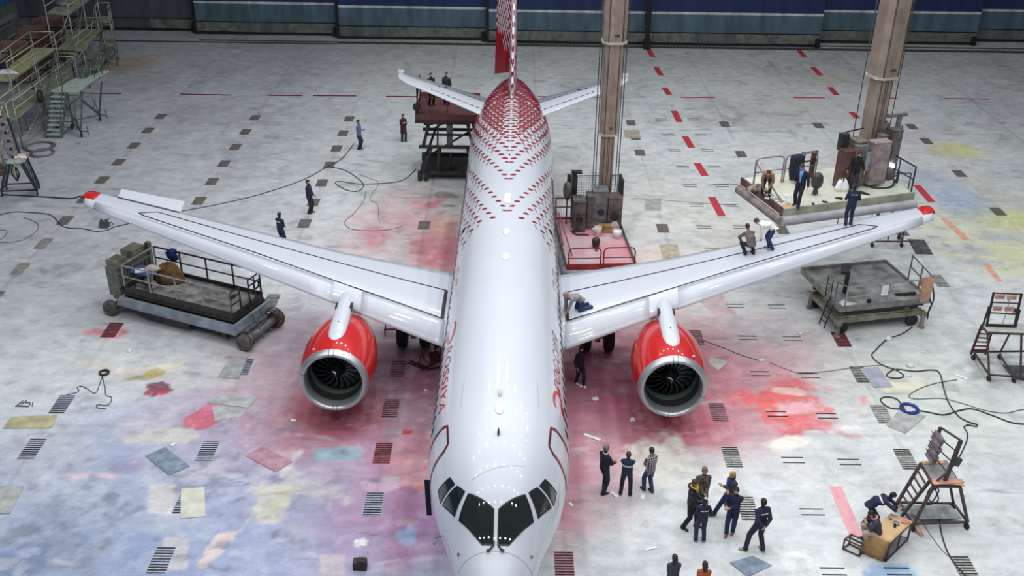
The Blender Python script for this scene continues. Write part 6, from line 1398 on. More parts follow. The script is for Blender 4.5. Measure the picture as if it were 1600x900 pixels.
b = MB(); q = V((BB[3].x*.8, BB[3].y*.8+.1, 2.55)); w_ = abs(BB[1].x-BB[0].x)*.8
for k in (0, .5, 1): b.bar(q+V((w_*k, 0, 0)), q+V((w_*k, 0, .95)), .05)
b.bar(q+V((0, 0, .95)), q+V((w_, 0, .95)), .05); b.build('guard_rail', gsteel, t)
b = MB(); b.tube([q+V((.35+.18*cos(a), -.1, .35+.25*sin(a))) for a in np.linspace(-.4, pi+.4, 14)], .04, 6); b.build('handle_loop', gsteel, t)
# ---- papered table
t = thing('work_bench', 'low brown frame table covered with hanging wrapping paper', 'table', (0, 0, 0))
P = [FL(1356, 834, .75), FL(1391, 848, .75), FL(1425, 815, .75), FL(1392, 803, .75)]; o = V((*(sum(P, V())/4).xy, 0)); t.location = o; T = [p-o for p in P]
b = MB()
for p in T: b.bar(V((p.x, p.y, 0)), V((p.x, p.y, .73)), .045)
for z in (.05, .70): frame_loop(b, [V((p.x, p.y, z)) for p in T], .045)
m01, m23 = (T[1]+T[2])/2, (T[0]+T[3])/2; b.bar(V((m01.x, m01.y, .05)), V((m01.x, m01.y, .7)), .04); b.bar(V((m01.x, m01.y, .05)), V((m23.x, m23.y, .05)), .04); b.build('frame', brownst, t)
b = MB(); b.prism([V((p.x*1.02, p.y*1.02, .73)) for p in T], .03); b.build('tabletop', wood, t)
b = MB(); b.prism([V((p.x*.95, p.y*.95, .06)) for p in T], .02); b.build('lower_shelf', mat('shelf_lilac_steel', (150, 146, 156), .6, .2, .2, 3), t)
kraft = mat('kraft_wrapping_paper', (206, 172, 130), .75, 0, .08, 2.5); kraft2 = mat('kraft_paper_hanging', (160, 126, 82), .8, 0, .15, 3, bump=.3)
b = MB(); n = 8; e0, e1 = (T[1]-T[0]), (T[3]-T[0]); nd = V((e1.y, -e1.x, 0)).normalized()
if nd.dot(V((0, -1, 0))) < 0: nd = -nd
out = (T[0]-T[3]).normalized()
g = []
for j in range(14):
    for i in range(n+1):
        f = i/n; w = .02*sin(i*2.1+j)*(j > 5)
        if j <= 6: p = T[3]+(T[0]-T[3])*(j/6)*1.0+e0*f; q = V((p.x, p.y, .772+.006*sin(i*1.7+j)))
        else:
            k = (j-6)/7; p = T[0]+e0*(f*(1.0)-.06*k); q = V((p.x, p.y, 0))+out*(.03+.10*sin(k*2.6)+w)+V((0, 0, .772-k*.74))
        g.append(q)
b.add(g, [(j*(n+1)+i, j*(n+1)+i+1, (j+1)*(n+1)+i+1, (j+1)*(n+1)+i) for j in range(13) for i in range(n)], 0, True)
for k in range(6*n, 13*n): b.m[k] = 1
oo = tag(b.build('wrapping_paper', [kraft, kraft2], None, o), 'brown wrapping paper spread over the low table and hanging down its end', 'paper'); sd = oo.modifiers.new('thickness', 'SOLIDIFY'); sd.thickness = .006
b = MB(); q0 = V((T[0].x-.10, T[0].y-.18, 0)); fr = [q0+V((-.35, .2, 0)), q0+V((.05, -.12, 0)), q0+V((.25, .12, 0)), q0+V((-.1, .42, 0))]
t2 = thing('step_stool', 'low brown metal stool frame under the feet of the seated man', 'stool', o+V((-.14, .12, 0)))
b = MB()
for p in fr: b.bar(p, p+V((0, 0, .42)), .04)
for z in (.03, .40): frame_loop(b, [p+V((0, 0, z)) for p in fr], .04)
b.build('frame', brownst, t2); b = MB(); b.bar((fr[0]+fr[3])/2+V((0, 0, .40)), (fr[1]+fr[2])/2+V((0, 0, .40)), .05); b.build('tread_bar', brownst, t2)
def on_table(u, v): return FL(u, v, .782)
p = on_table(1400, 818); b = MB(); b.torus((0, 0, .02), .085, .018, 24, 8); tag(b.build('tape_roll', mat('teal_tape', (70, 150, 150), .5, 0, .1, 4), None, (p.x, p.y, .782)), 'teal tape roll on the papered table', 'tape')
p = on_table(1398, 823); b = MB(); b.lathe([(0, .01), (0, .04), (.09, .04), (.10, .025), (.12, .025), (.12, .005)], (0, 0, 0), (0, 0, 1), 16); tag(b.build('small_jar', shoe_m, None, (p.x, p.y, .782)), 'small black jar on the papered table', 'jar')
p = on_table(1414, 816); heap('rag_heap', 'pink rag on the papered table near its far corner', 'rag', (p.x, p.y, .78), .12, .08, .07, mat('pink_rag', (224, 140, 130), .8, 0, .12, 8), 61, .35)
p = on_table(1391, 811); b = MB(); b.cyl((0, 0, 0), (0, 0, .05), .05, 16); tag(b.build('tape_roll', mat('olive_tape', (140, 134, 80), .5, 0, .1, 4), None, (p.x, p.y, .782)), 'olive tape roll on the papered table by the worker\'s hand', 'tape')
a, c = FL(1424, 823, .04), FL(1441, 836, .04); plank('wooden board leaning on the floor between table and light stand', V((a.x, a.y, .30)), V((c.x, c.y, .03)), .14, .03, wood_p)

# ---- scaffolding along the left wall
sc_pole = mat('galvanised_pole', (150, 154, 146), .4, .5, .15, 5); sc_yel = mat('yellowish_pole', (190, 190, 150), .45, .3, .12, 5); plank_g = mat('green_grey_planks', (146, 156, 128), .65, .05, .18, 2.5); plank_y = mat('yellow_planks', (176, 178, 130), .65, .05, .15, 2.5)
def scaffold(label, quad, zs, pole_m, deck_m, rails=(1.0,), brace=True, posts=3, hang=.0):
    """quad: deck corner points at height zs[-1] from the survey, near edge first"""
    ztop = zs[-1]; Q = [FL(*q, ztop) for q in quad]; o = V((*(sum(Q, V())/4).xy, 0)); Q = [V((q.x-o.x, q.y-o.y, 0)) for q in Q]
    t = thing('scaffold', label, 'scaffolding', o)
    for z in zs:
        b = MB(); n = 5
        for i in range(n):
            f0, f1 = i/n+.01, (i+1)/n-.01; b.prism([Q[0]+(Q[1]-Q[0])*f0+V((0, 0, z)), Q[0]+(Q[1]-Q[0])*f1+V((0, 0, z)), Q[3]+(Q[2]-Q[3])*f1+V((0, 0, z)), Q[3]+(Q[2]-Q[3])*f0+V((0, 0, z))], .05)
        b.build('plank_deck', deck_m, t)
    zt = ztop+(rails[-1] if rails else .1)
    for a, c in ((Q[0], Q[3]), (Q[1], Q[2])):
        for k in range(posts): p = a+(c-a)*k/(posts-1); b = MB(); b.tube([p, p+V((0, 0, zt))], .045, 8); b.build('standard', pole_m, t)
    b = MB()
    for z in list(zs)+[.35]:
        for a, c in ((Q[0], Q[1]), (Q[1], Q[2]), (Q[2], Q[3]), (Q[3], Q[0])): b.tube([a+V((0, 0, z-.05)), c+V((0, 0, z-.05))], .035, 6)
    b.build('ledgers', pole_m, t)
    b = MB()
    for z in zs:
        for h in rails:
            for a, c in ((Q[0], Q[3]), (Q[1], Q[2]), (Q[3], Q[2])): b.tube([a+V((0, 0, z+h)), c+V((0, 0, z+h))], .04, 6)
            b.tube([Q[0]+V((0, 0, z+h*.5)), Q[3]+V((0, 0, z+h*.5))], .03, 6); b.tube([Q[1]+V((0, 0, z+h*.5)), Q[2]+V((0, 0, z+h*.5))], .03, 6)
    if rails: b.build('hand_rail', sc_yel, t)
    if brace:
        b = MB(); zz = [.3]+list(zs)
        for i in range(len(zz)-1):
            b.tube([Q[1]+V((0, 0, zz[i])), Q[1]+(Q[2]-Q[1])/2+V((0, 0, zz[i+1]))], .035, 6); b.tube([Q[1]+(Q[2]-Q[1])/2+V((0, 0, zz[i])), Q[2]+V((0, 0, zz[i+1]))], .035, 6); b.tube([Q[0]+V((0, 0, zz[i])), Q[1]+V((0, 0, zz[i+1]))], .035, 6)
        b.build('brace', pole_m, t)
    return t, o, Q
scaffold('high scaffold tower with greenish planks in the far corner', ((72, 22), (107, 22), (150, -8), (116, -8)), (2.4, 5.0), sc_pole, plank_g, (1.0,), True, 3)
scaffold('scaffold platform with pale planks before the high tower', ((88, 78), (130, 78), (160, 46), (120, 46)), (2.6,), sc_pole, plank_g, (), True, 2)
scaffold('low plank trestle at the foot of the far scaffolding', ((132, 108), (153, 107), (178, 74), (160, 74)), (.7,), sc_pole, plank_g, (), False, 2)
scaffold('long scaffold bridge with white hand rails along the blue wall', ((-14, 126), (16, 126), (88, 76), (52, 76)), (3.4,), sc_pole, plank_y, (1.1,), True, 3)
scaffold('low scaffold walkway between bridge and rolling stair', ((0, 184), (25, 184), (120, 112), (92, 112)), (1.9,), sc_pole, plank_g, (1.0,), True, 4)
scaffold('small railed scaffold deck at the left picture edge', ((-20, 204), (6, 204), (14, 188), (-10, 188)), (2.6,), sc_yel, mat('tan_planks', (176, 160, 128), .7, 0, .15, 3), (1.0,), True, 2)
scaffold('narrow ladder frame standing by the doors at the far end of the scaffolding', ((152, 34), (172, 34), (174, 26), (156, 26)), (1.6, 3.2), sc_pole, plank_g, (1.0,), False, 2)
heap('paper_heap', 'white papers on the yellow planks of the scaffold bridge', 'paper', FL(9, 114, 3.46), .6, .4, .18, paper, 71, .5); heap('dark_bundle', 'dark blue bundle on the scaffold bridge planks', 'bundle', FL(5, 110, 3.46)+V((-.3, .6, 0)), .35, .3, .3, MATS['dark_navy_coat'], 72, .3)
heap('sack', 'grey sack on the topmost planks of the high scaffold tower', 'sack', FL(98, 8, 5.06), .55, .4, .45, steel, 73, .25)
# storage rack with reddish crates at the wall
RK = FL(58, 84, 1.2)
t = thing('storage_rack', 'rust brown storage rack with reddish crates behind the scaffolding', 'rack', (RK.x, RK.y, 0), .02)
b = MB()
for x in (-1.2, 1.2):
    for y in (-4.5, -1.5, 1.5, 4.5): b.bar((x, y, 0), (x, y, 2.6), .12)
for z in (.5, 1.5, 2.5):
    for x in (-1.2, 1.2): b.bar((x, -4.5, z), (x, 4.5, z), .10)
    for y in (-4.5, -1.5, 1.5, 4.5): b.bar((-1.2, y, z), (1.2, y, z), .08)
b.build('rack_frame', rustb, t)
crate = mat('reddish_crate', (112, 76, 70), .7, 0, .3, 2, rgb2=(134, 108, 100)); rr = random.Random(4); k = 0
WH = ['lowest shelf', 'middle shelf', 'top shelf']
for li, z in enumerate((.55, 1.55, 2.55)):
    for yi, y in enumerate((-3.4, -.2, 2.9)):
        w, d, h = 1.2+.5*rr.random(), 1.1+.7*rr.random(), .30+.3*rr.random(); b = MB(); b.box((0, 0, h/2), (w, d, h))
        for q in (-.4, 0, .4): b.box((w/2+.015, q*d, h/2), (.03, .08, h)); b.box((0, q*d, h+.01), (w, .10, .02))
        o = b.build('crate', crate, None, (RK.x, RK.y+y, z)); tag(o, 'reddish slatted crate on the %s of the storage rack, %s' % (WH[li], ('near end', 'middle', 'far end')[yi]), 'crate', 'crates in the storage rack')
# dark post with a cable before the doors
t = thing('door_post', 'slim black post standing at the door rail in the middle of the back wall', 'post', (11.35, 45.1, 0)); b = MB(); b.box((0, 0, 3.2), (.34, .3, 6.4)); b.build('shaft', door_edge, t); b = MB(); b.box((0, 0, .35), (.55, .5, .7)); b.build('foot', door_edge, t, bevel=.02); b = MB(); b.tube([(-.28, -.1, 1.8), (-.28, -.1, 6.4)], .06, 8); b.build('pipe', steel_d, t)
# ================================================================ PEOPLE
skin = mat('skin', (206, 158, 134), .55, 0, .05, 8); hair_mats = {'dark': mat('dark_hair', (38, 30, 26), .6, 0, .2, 14), 'grey': mat('grey_hair', (120, 112, 104), .6, 0, .15, 14), 'brown': mat('brown_hair', (72, 50, 38), .6, 0, .2, 14), 'blond': mat('blond_hair', (178, 138, 88), .6, 0, .2, 14), 'fair': mat('cropped_fair_hair', (168, 136, 112), .65, 0, .1, 14)}
navy = mat('navy_workwear', (30, 38, 66), .8, 0, .14, 7); navy2 = mat('dark_navy_trousers', (30, 32, 46), .8, 0, .14, 7); suit = mat('navy_suit_cloth', (24, 28, 52), .75, 0, .1, 7); jeans = mat('blue_jeans', (38, 60, 100), .8, 0, .16, 8); black_cl = mat('black_cloth', (24, 24, 29), .85, 0, .14, 7)
shoes_b = mat('dark_shoes', (26, 25, 28), .5, 0, .1, 8); white_cl = mat('white_cloth', (232, 230, 228), .8, 0, .05, 7)
def plaid():
    m = mat('plaid_shirt', (60, 24, 40), .8, 0, .05, 4); nt = m.node_tree; b = nt.nodes['Principled BSDF']; tc = nt.nodes.new('ShaderNodeTexCoord')
    prev = None
    for dr in ('X', 'Z'):
        w = nt.nodes.new('ShaderNodeTexWave'); w.bands_direction = dr; w.inputs['Scale'].default_value = 4.2; w.inputs['Distortion'].default_value = .2; nt.links.new(tc.outputs['Object'], w.inputs['Vector'])
        r = nt.nodes.new('ShaderNodeValToRGB'); r.color_ramp.elements[0].position = .62; r.color_ramp.elements[0].color = (0, 0, 0, 1); r.color_ramp.elements[1].position = .72; r.color_ramp.elements[1].color = (1, 1, 1, 1); nt.links.new(w.outputs['Fac'], r.inputs['Fac'])
        if prev is None: prev = r
        else:
            mx = nt.nodes.new('ShaderNodeMath'); mx.operation = 'ADD'; nt.links.new(prev.outputs['Color'], mx.inputs[0]); nt.links.new(r.outputs['Color'], mx.inputs[1])
            m2 = nt.nodes.new('ShaderNodeMath'); m2.operation = 'MULTIPLY'; m2.inputs[1].default_value = .5; nt.links.new(mx.outputs[0], m2.inputs[0])
            mix = nt.nodes.new('ShaderNodeMix'); mix.data_type = 'RGBA'; mix.inputs[6].default_value = lin((46, 20, 34)); mix.inputs[7].default_value = lin((214, 204, 210)); nt.links.new(m2.outputs[0], mix.inputs[0]); nt.links.new(mix.outputs[2], b.inputs['Base Color'])
    return m
plaid_m = plaid()
camo = mat('camouflage_cloth', (112, 106, 90), .85, 0, 0, 13, rgb2=(46, 48, 44)); maroon_c = mat('maroon_patterned_coat', (92, 44, 58), .85, 0, 0, 16, rgb2=(52, 26, 38))
def cap_seg(b, a, c, ra, rc, n=14, tag_=None):
    """closed tapered limb with rounded ends"""
    a, c = V(a), V(c); d = c-a; L = d.length
    if L < 1e-5: d = V((0, 0, 1)); L = 1e-5
    d.normalize(); u = d.orthogonal().normalized(); w = d.cross(u); R = []
    for t in (-90, -60, -30, 0): R.append((a+d*ra*sin(radians(t)), ra*cos(radians(t))+1e-4))
    for t in (0, 30, 60, 90): R.append((c+d*rc*sin(radians(t)), rc*cos(radians(t))+1e-4))
    b.loft([[p+(u*cos(2*pi*j/n)+w*sin(2*pi*j/n))*r for j in range(n)] for p, r in R])
def ell_chain(b, secs, n=20):
    """secs: (centre, right axis, forward axis, rx, ry)"""
    b.loft([[c+r*(rx*cos(2*pi*j/n))+f*(ry*sin(2*pi*j/n)) for j in range(n)] for c, r, f, rx, ry in secs])
def ik(a, t, l1, l2, pole):
    d = t-a; L = min(d.length, (l1+l2)*.999); d.normalize(); t = a+d*L
    x = (l1*l1-l2*l2+L*L)/(2*L); h = sqrt(max(0, l1*l1-x*x)); pl = pole-d*pole.dot(d)
    pl = pl.normalized() if pl.length > 1e-4 else d.orthogonal().normalized(); return a+d*x+pl*h, t
def vox(b, size, name):
    me = bpy.data.meshes.new(name); me.from_pydata(b.v, [], b.f); o = bpy.data.objects.new(name, me); col.objects.link(o)
    bm = bmesh.new(); bm.from_mesh(me); bmesh.ops.recalc_face_normals(bm, faces=bm.faces); bm.to_mesh(me); bm.free()
    md = o.modifiers.new('r', 'REMESH'); md.mode = 'VOXEL'; md.voxel_size = size; md.use_smooth_shade = True
    sm = o.modifiers.new('s', 'SMOOTH'); sm.factor = .5; sm.iterations = 2
    dg = bpy.context.evaluated_depsgraph_get(); m2 = bpy.data.meshes.new_from_object(o.evaluated_get(dg)); m2.name = name
    bpy.data.objects.remove(o); bpy.data.meshes.remove(me); return m2

def person(label, pos, face, H=1.78, top=navy, bot=navy2, shoe=shoes_b, hair='dark', hips=.0, drop=0.0, lean=0.0, side=0.0, twist=0.0, head=(0, 0), lh=None, rh=None, lf=(-.11, .02), rf=(.11, -.02), lfz=0, rfz=0, lpole=None, rpole=None, lk=None, rk=None, female=False, hairlen=0, coat=0.0, sleeve=1.0, extras=(), group=None, pitch_hips=0.0, toes=(0, 0), inner=None, vx=.0095, shoesz=1.0):
    """pos on the surface the feet rest on, face = heading in degrees (0 = +x, 90 = away).
    local frame: x right, y forward, z up; hands and feet are targets in that frame (metres for a 1.78 m figure)."""
    k = H/1.78
    t = thing('person', label, 'person', pos, radians(face-90), group)
    pel = V((hips, 0, .95-drop)); rl = lambda v: V(v)
    # torso frame
    Rm = Matrix.Rotation(side, 3, 'Y') @ Matrix.Rotation(-lean, 3, 'X'); Tm = Matrix.Rotation(twist, 3, 'Z')
    ux, uy, uz = Rm @ Tm @ V((1, 0, 0)), Rm @ Tm @ V((0, 1, 0)), Rm @ V((0, 0, 1))
    hx, hy = V((1, 0, 0)), V((0, 1, 0))
    mid = pel+uz*.18*.6+V((0, 0, .18*.4)); sh = pel+uz*.50; neck = pel+uz*.54; sw = .146 if female else .168
    b = MB(); segs = []      # segs: (a, c, ra, rc, region)
    def seg(a, c, ra, rc, reg): cap_seg(b, a, c, ra, rc); segs.append((V(a), V(c), ra, rc, reg))
    fat = .0
    half = (uy+hy*1.0).normalized()
    ell_chain(b, [(pel-uz*.10, hx, hy, .06, .05), (pel-uz*.08, hx, hy, .158, .118), (pel-uz*.0, hx, hy, .182, .136), (pel+uz*.10, (hx+ux).normalized(), half, .180, .132), (mid+uz*.06, ux, uy, .176, .130), (pel+uz*.32, ux, uy, .190, .138), (pel+uz*.42, ux, uy, .196, .130), (pel+uz*.48, ux, uy, .172, .102), (pel+uz*.525, ux, uy, .10, .075), (pel+uz*.55, ux, uy, .05, .05)])
    hem = -.10-coat
    segs.append((pel+uz*.52, pel-uz*.06, .165, .185, 0)); segs.append((pel-uz*.10, pel-uz*.12, .12, .12, 1))
    if coat:
        drp = V((0, 0, -1)); ell_chain(b, [(pel+uz*.05, hx, hy, .165, .118), (pel+drp*.12, hx, hy, .18, .135), (pel+drp*coat*.6, hx, hy, .19, .15), (pel+drp*coat, hx, hy, .195, .155), (pel+drp*(coat+.01), hx, hy, .17, .13)]); segs.append((pel, pel+drp*coat, .17, .19, 0))
    # legs
    for sx, ft, fz, pole, tgt, toe in ((-1, lf, lfz, lpole, lk, toes[0]), (1, rf, rfz, rpole, rk, toes[1])):
        hp = pel+V((sx*.088, 0, -.05)); an = V((ft[0], ft[1], .085+fz))
        kn, an2 = ik(hp, an, .43, .42, V(pole) if pole else V((sx*.10, 1, 0)))
        if tgt: kn = V(tgt); an2 = an
        seg(hp, kn, .102, .078, 1); seg(kn, an2, .078, .066, 1); seg(an2+V((0, 0, .02)), an2+V((0, 0, -.03)), .068, .070, 1)
        ta = toe; fd = V((sin(ta), cos(ta), 0)); up = V((0, 0, 1)); rr = V((fd.y, -fd.x, 0))
        sole = an2-V((0, 0, .085)); z0 = sole.z
        if pole and len(pole) > 3 or (fz > .06 and tgt):   # foot pointing down behind a kneeling leg
            seg(an2, an2+(an2-kn).normalized()*.02+V((0, -.12, -.05)), .045, .03, 2)
        else:
            S_ = shoesz
            R = [(-.09, .018, .05, .03), (-.075, .036, .09, 0), (-.02, .040, .11, 0), (.06, .043, .085, 0), (.12, .048, .062, 0), (.17, .040, .05, 0), (.192, .015, .03, .008)]
            b.loft([[sole+fd*(y*S_)+rr*(w*cos(a))+up*(z+h*max(0, .5+.5*sin(a))) for a in np.linspace(0, 2*pi, 15)[:-1]] for y, w, h, z in R]); segs.append((sole+fd*-.05+up*.03, sole+fd*.17+up*.03, .05, .045, 2))
    # arms
    nb_ = pel+uz*.50
    for sx, tg, pole in ((-1, lh, lpole), (1, rh, rpole)):
        so = sh+ux*(sx*sw)-uz*.048; default = pel+ux*(sx*.27)+uy*.06-uz*.10+V((0, 0, 0))
        hand = V(tg[:3]) if tg else so+V((sx*.10, .06, -.52)); ep = V((tg[3]*.42, tg[4]-.2, tg[5]-.65)) if tg and len(tg) >= 6 and lean < .5 else (V(tg[3:6]) if tg and len(tg) >= 6 else V((sx*.35, -.9, -.3)))
        el, wr = ik(so, hand, .285, .25, ep)
        seg(nb_+ux*(sx*.03), so, .056, .070, 0); seg(so, el, .074, .060, 0); cut = el+(wr-el)*(.88 if sleeve > .5 else .05)
        seg(el, cut, .060, .050, 0 if sleeve > .2 else 3); seg(cut, wr, .036, .031, 3)
        # hand: palm, four unequal curled fingers, thumb from the side of the palm
        d = (wr-el).normalized(); pn = V((-sx*1.0, .25, 0)); pn = (pn-d*pn.dot(d)); pn = pn.normalized() if pn.length > .2 else d.orthogonal().normalized(); sd = d.cross(pn).normalized()
        if sd.y*1 < 0: sd = -sd                         # sd points to the thumb side (forward)
        for q in (-1, -.33, .33, 1): cap_seg(b, wr-d*.01+sd*q*.016, wr+d*.085+sd*q*.029, .019, .0125); 
        segs.append((wr, wr+d*.09, .04, .04, 3))
        for i, (q, Lf) in enumerate(((1, .068), (.33, .078), (-.33, .072), (-1, .056))):
            f0 = wr+d*.083+sd*q*.029; f1 = f0+(d*.92+pn*.38+sd*q*.10).normalized()*Lf*.5; f2 = f1+(d*.70+pn*.72).normalized()*Lf*.55
            cap_seg(b, f0, f1, .0105, .0100, 8); cap_seg(b, f1, f2, .0100, .0085, 8); segs.append((f0, f2, .012, .010, 3))
        t0 = wr+d*.025+sd*.030; t1 = t0+(d*.62+sd*.70+pn*.25).normalized()*.042; t2 = t1+(d*.86+pn*.35+sd*.15).normalized()*.034
        cap_seg(b, t0, t1, .0135, .0115, 8); cap_seg(b, t1, t2, .0115, .009, 8); segs.append((t0, t2, .014, .01, 3))
    # neck and head with face
    yaw, nod = head; Hm = Rm @ Tm @ Matrix.Rotation(-yaw, 3, 'Z') @ Matrix.Rotation(-nod, 3, 'X')
    if lean > .5: Hm = Matrix.Rotation(-lean*.55, 3, 'X') @ Matrix.Rotation(-yaw, 3, 'Z') @ Matrix.Rotation(-nod, 3, 'X')
    hr, hf, hu = Hm @ V((1, 0, 0)), Hm @ V((0, 1, 0)), Hm @ V((0, 0, 1))
    nb = pel+uz*.53; hc = nb+uz*.075+hu*.105+hf*.018
    seg(nb-uz*.02, nb+uz*.08+hf*.005, .056, .054, 4)
    ell_chain(b, [(hc+hu*z+hf*y, hr, hf, rx, ry) for z, rx, ry, y in ((-.125, .015, .02, .035), (-.118, .036, .044, .028), (-.095, .054, .068, .016), (-.05, .068, .084, .006), (0, .076, .094, 0), (.045, .076, .097, -.004), (.08, .064, .084, -.008), (.105, .040, .055, -.010), (.116, .012, .016, -.010))])
    segs.append((hc-hu*.07, hc+hu*.06, .085, .09, 4))
    cap_seg(b, hc+hf*.088+hu*.012, hc+hf*.108-hu*.022, .009, .014, 8)                  # nose
    cap_seg(b, hc+hf*.076-hu*.058-hr*.018, hc+hf*.076-hu*.058+hr*.018, .010, .010, 8)   # lips
    cap_seg(b, hc+hf*.082+hu*.030-hr*.045, hc+hf*.084+hu*.030+hr*.045, .008, .008, 8)   # brow
    for s in (-1, 1): cap_seg(b, hc+hr*(s*.079)+hu*.014, hc+hr*(s*.080)-hu*.024-hf*.004, .013, .010, 8)
    me = vox(b, vx, 'body')
    # region of every face: nearest segment
    nf = len(me.polygons); cen = np.empty(nf*3); me.polygons.foreach_get('center', cen); cen = cen.reshape(-1, 3); best = np.full(nf, 9.); reg = np.zeros(nf, int)
    for a, c, ra, rc, rg in segs:
        a_, c_ = np.array(a), np.array(c); d = c_-a_; L2 = max(1e-9, d @ d); tt = np.clip(((cen-a_) @ d)/L2, 0, 1); q = np.linalg.norm(cen-(a_+tt[:, None]*d), axis=1)-(ra+(rc-ra)*tt); m_ = q < best; best[m_] = q[m_]; reg[m_] = rg
    # face regions in the head frame keep skin; neck below the collar is cloth
    zt = (cen-np.array(nb)) @ np.array(uz); reg[(reg == 4) & (zt < .015)] = 0
    if inner is not None:
        lx = np.abs((cen-np.array(pel)) @ np.array(ux)); lz = (cen-np.array(pel)) @ np.array(uz); ly = (cen-np.array(pel)) @ np.array(uy)
        reg[(reg == 0) & (ly > .03) & (lx < .018+.055*np.clip((lz-.1)/.4, 0, 1)) & (lz > .08)] = 5
    me.materials.clear()
    for m_ in (top, bot, shoe, skin, skin, inner or top): me.materials.append(m_)
    me.polygons.foreach_set('material_index', reg.astype(np.int32)); me.polygons.foreach_set('use_smooth', np.ones(nf, bool)); me.update()
    bo = bpy.data.objects.new('body', me); col.objects.link(bo); bo.parent = t
    # eyes
    for s in (-1, 1):
        e = MB(); cap_seg(e, hc+hf*.083+hu*.012+hr*(s*.030), hc+hf*.085+hu*.012+hr*(s*.031), .0085, .0085, 8); e.build('eye', shoes_b, t)
    # hair: shell over crown and back of the head
    if hair:
        h = MB(); n = 22; R = []
        zs = [(-.055, 1.0), (-.02, 1.06), (.02, 1.09), (.06, 1.09), (.09, 1.05), (.112, .72), (.125, .12)]
        prof = lambda z: (float(np.interp(z, [-.06, 0, .045, .08, .105, .125], [.068, .076, .077, .067, .046, .01])), float(np.interp(z, [-.06, 0, .045, .08, .105, .125], [.084, .094, .098, .088, .062, .012])))
        for z, g in zs:
            rx, ry = prof(z); ring = []
            for j in range(n):
                a = 2*pi*j/n; fx = cos(a); fy = sin(a); fr = max(0, fy)           # front of the hairline lies higher
                zz = z + (fr**1.0)*max(0, (.062-z))*1.0; rx2, ry2 = prof(zz); ring.append(hc+hr*(rx2*1.10*fx)+hf*(ry2*1.08*fy-.004)+hu*(zz+.004))
            R.append(ring)
        h.loft(R)
        ho = h.build('hair', hair_mats[hair], t)
        if hairlen:
            h = MB(); R = []
            for q in range(6):
                f = q/5; c = hc-hf*(.055+.035*f)-hu*(-.02+hairlen*f)*.35-V((0, 0, hairlen*f*.65)); w = .082-.02*f+.012*sin(f*6); R.append([c+hr*(w*cos(a))+hf*(.045*(1-.4*f)*sin(a)) for a in np.linspace(0, 2*pi, 15)[:-1]])
            h.loft(R); h.build('long_hair', hair_mats[hair], t)
    fr = dict(pel=pel, uz=uz, ux=ux, uy=uy, hc=hc, hr=hr, hf=hf, hu=hu, nb=nb)
    for e in extras: e(t, fr)
    if k != 1: t.scale = (k, k, k)
    return t
# clothing details
def back_text(t, f):
    """white lettering across the shoulders"""
    c0 = f['pel']+f['uz']*.40; rr = random.Random(len(bpy.data.objects))
    for i in range(9):
        if i == 4: continue
        b = MB(); x = (i-4)*.027; b.box((0, 0, 0), (.016, .010, .034)); b.v = [tuple(c0+f['ux']*(x+v[0])+f['uy']*(-.1335+v[1]+.9*x*x)+f['uz']*v[2]) for v in b.v]; b.build('back_lettering', white_cl, t)
def stripe(dz, h=.02, m=white_cl, wid=.15):
    def fn(t, f):
        b = MB(); n = 12; L = []
        for s, o in ((0, .0), (h, .0)): L.append([f['pel']+f['uz']*(dz+s)+f['ux']*(.198*cos(a))+f['uy']*(.140*sin(a)) for a in np.linspace(pi+.12, 2*pi-.12, n)])
        b.add(L[0]+L[1], [(i, i+1, n+i+1, n+i) for i in range(n-1)], 0, True); o = b.build('reflective_stripe', m, t); sd = o.modifiers.new('thickness', 'SOLIDIFY'); sd.thickness = .006
    return fn
def collar(m, rx=.085, h=.05, name='collar'):
    def fn(t, f):
        b = MB(); R = [[f['nb']+f['uz']*(z-.01)+f['ux']*(r*cos(a)*1.1)+f['uy']*(r*sin(a)+.005) for a in np.linspace(0, 2*pi, 19)[:-1]] for z, r in ((-.02, rx*1.05), (.02, rx), (h, rx*.9), (h, rx*.75), (.0, rx*.7))]; b.loft(R); b.build(name, m, t)
    return fn
def hood(m, lining):
    def fn(t, f):
        b = MB(); c = f['nb']+f['uz']*.03; b.tube([c+f['ux']*(.12*cos(a))+f['uy']*(.10*sin(a)-.02)+f['uz']*(.02*-sin(a)-.005) for a in np.linspace(0, 2*pi, 19)[:-1]], .048, 8, closed=True); b.build('hood', m, t)
        b = MB(); b.tube([c+f['ux']*(.10*cos(a))+f['uy']*(.085*sin(a)+.02)+f['uz']*(.012*-sin(a)+.012) for a in np.linspace(0, 2*pi, 19)[:-1]], .034, 8, closed=True)
        for s in (-1, 1): b.tube([c+f['ux']*(s*.07)+f['uy']*.09, c+f['ux']*(s*.05)+f['uy']*.128-f['uz']*.10, c+f['ux']*(s*.025)+f['uy']*.132-f['uz']*.18], .024, 8)
        b.build('yellow_lining', lining, t)
    return fn
def cap(m, brim=True):
    def fn(t, f):
        b = MB(); c = f['hc']; R = [[c+f['hu']*z+f['hr']*(rx*cos(a))+f['hf']*(ry*sin(a)) for a in np.linspace(0, 2*pi, 19)[:-1]] for z, rx, ry in ((.045, .086, .108), (.08, .082, .102), (.11, .064, .082), (.13, .03, .04), (.134, .004, .004))]; b.loft(R)
        if brim: b.prism([c+f['hu']*.048+f['hr']*(.075*cos(a))+f['hf']*(.09+.085*sin(a)) for a in np.linspace(0, pi, 10)], .012, 0, f['hu'])
        b.build('cap', m, t)
    return fn
def held(fn_mesh, name, at, m):
    def fn(t, f): b = MB(); fn_mesh(b, V(at)); b.build(name, m, t)
    return fn
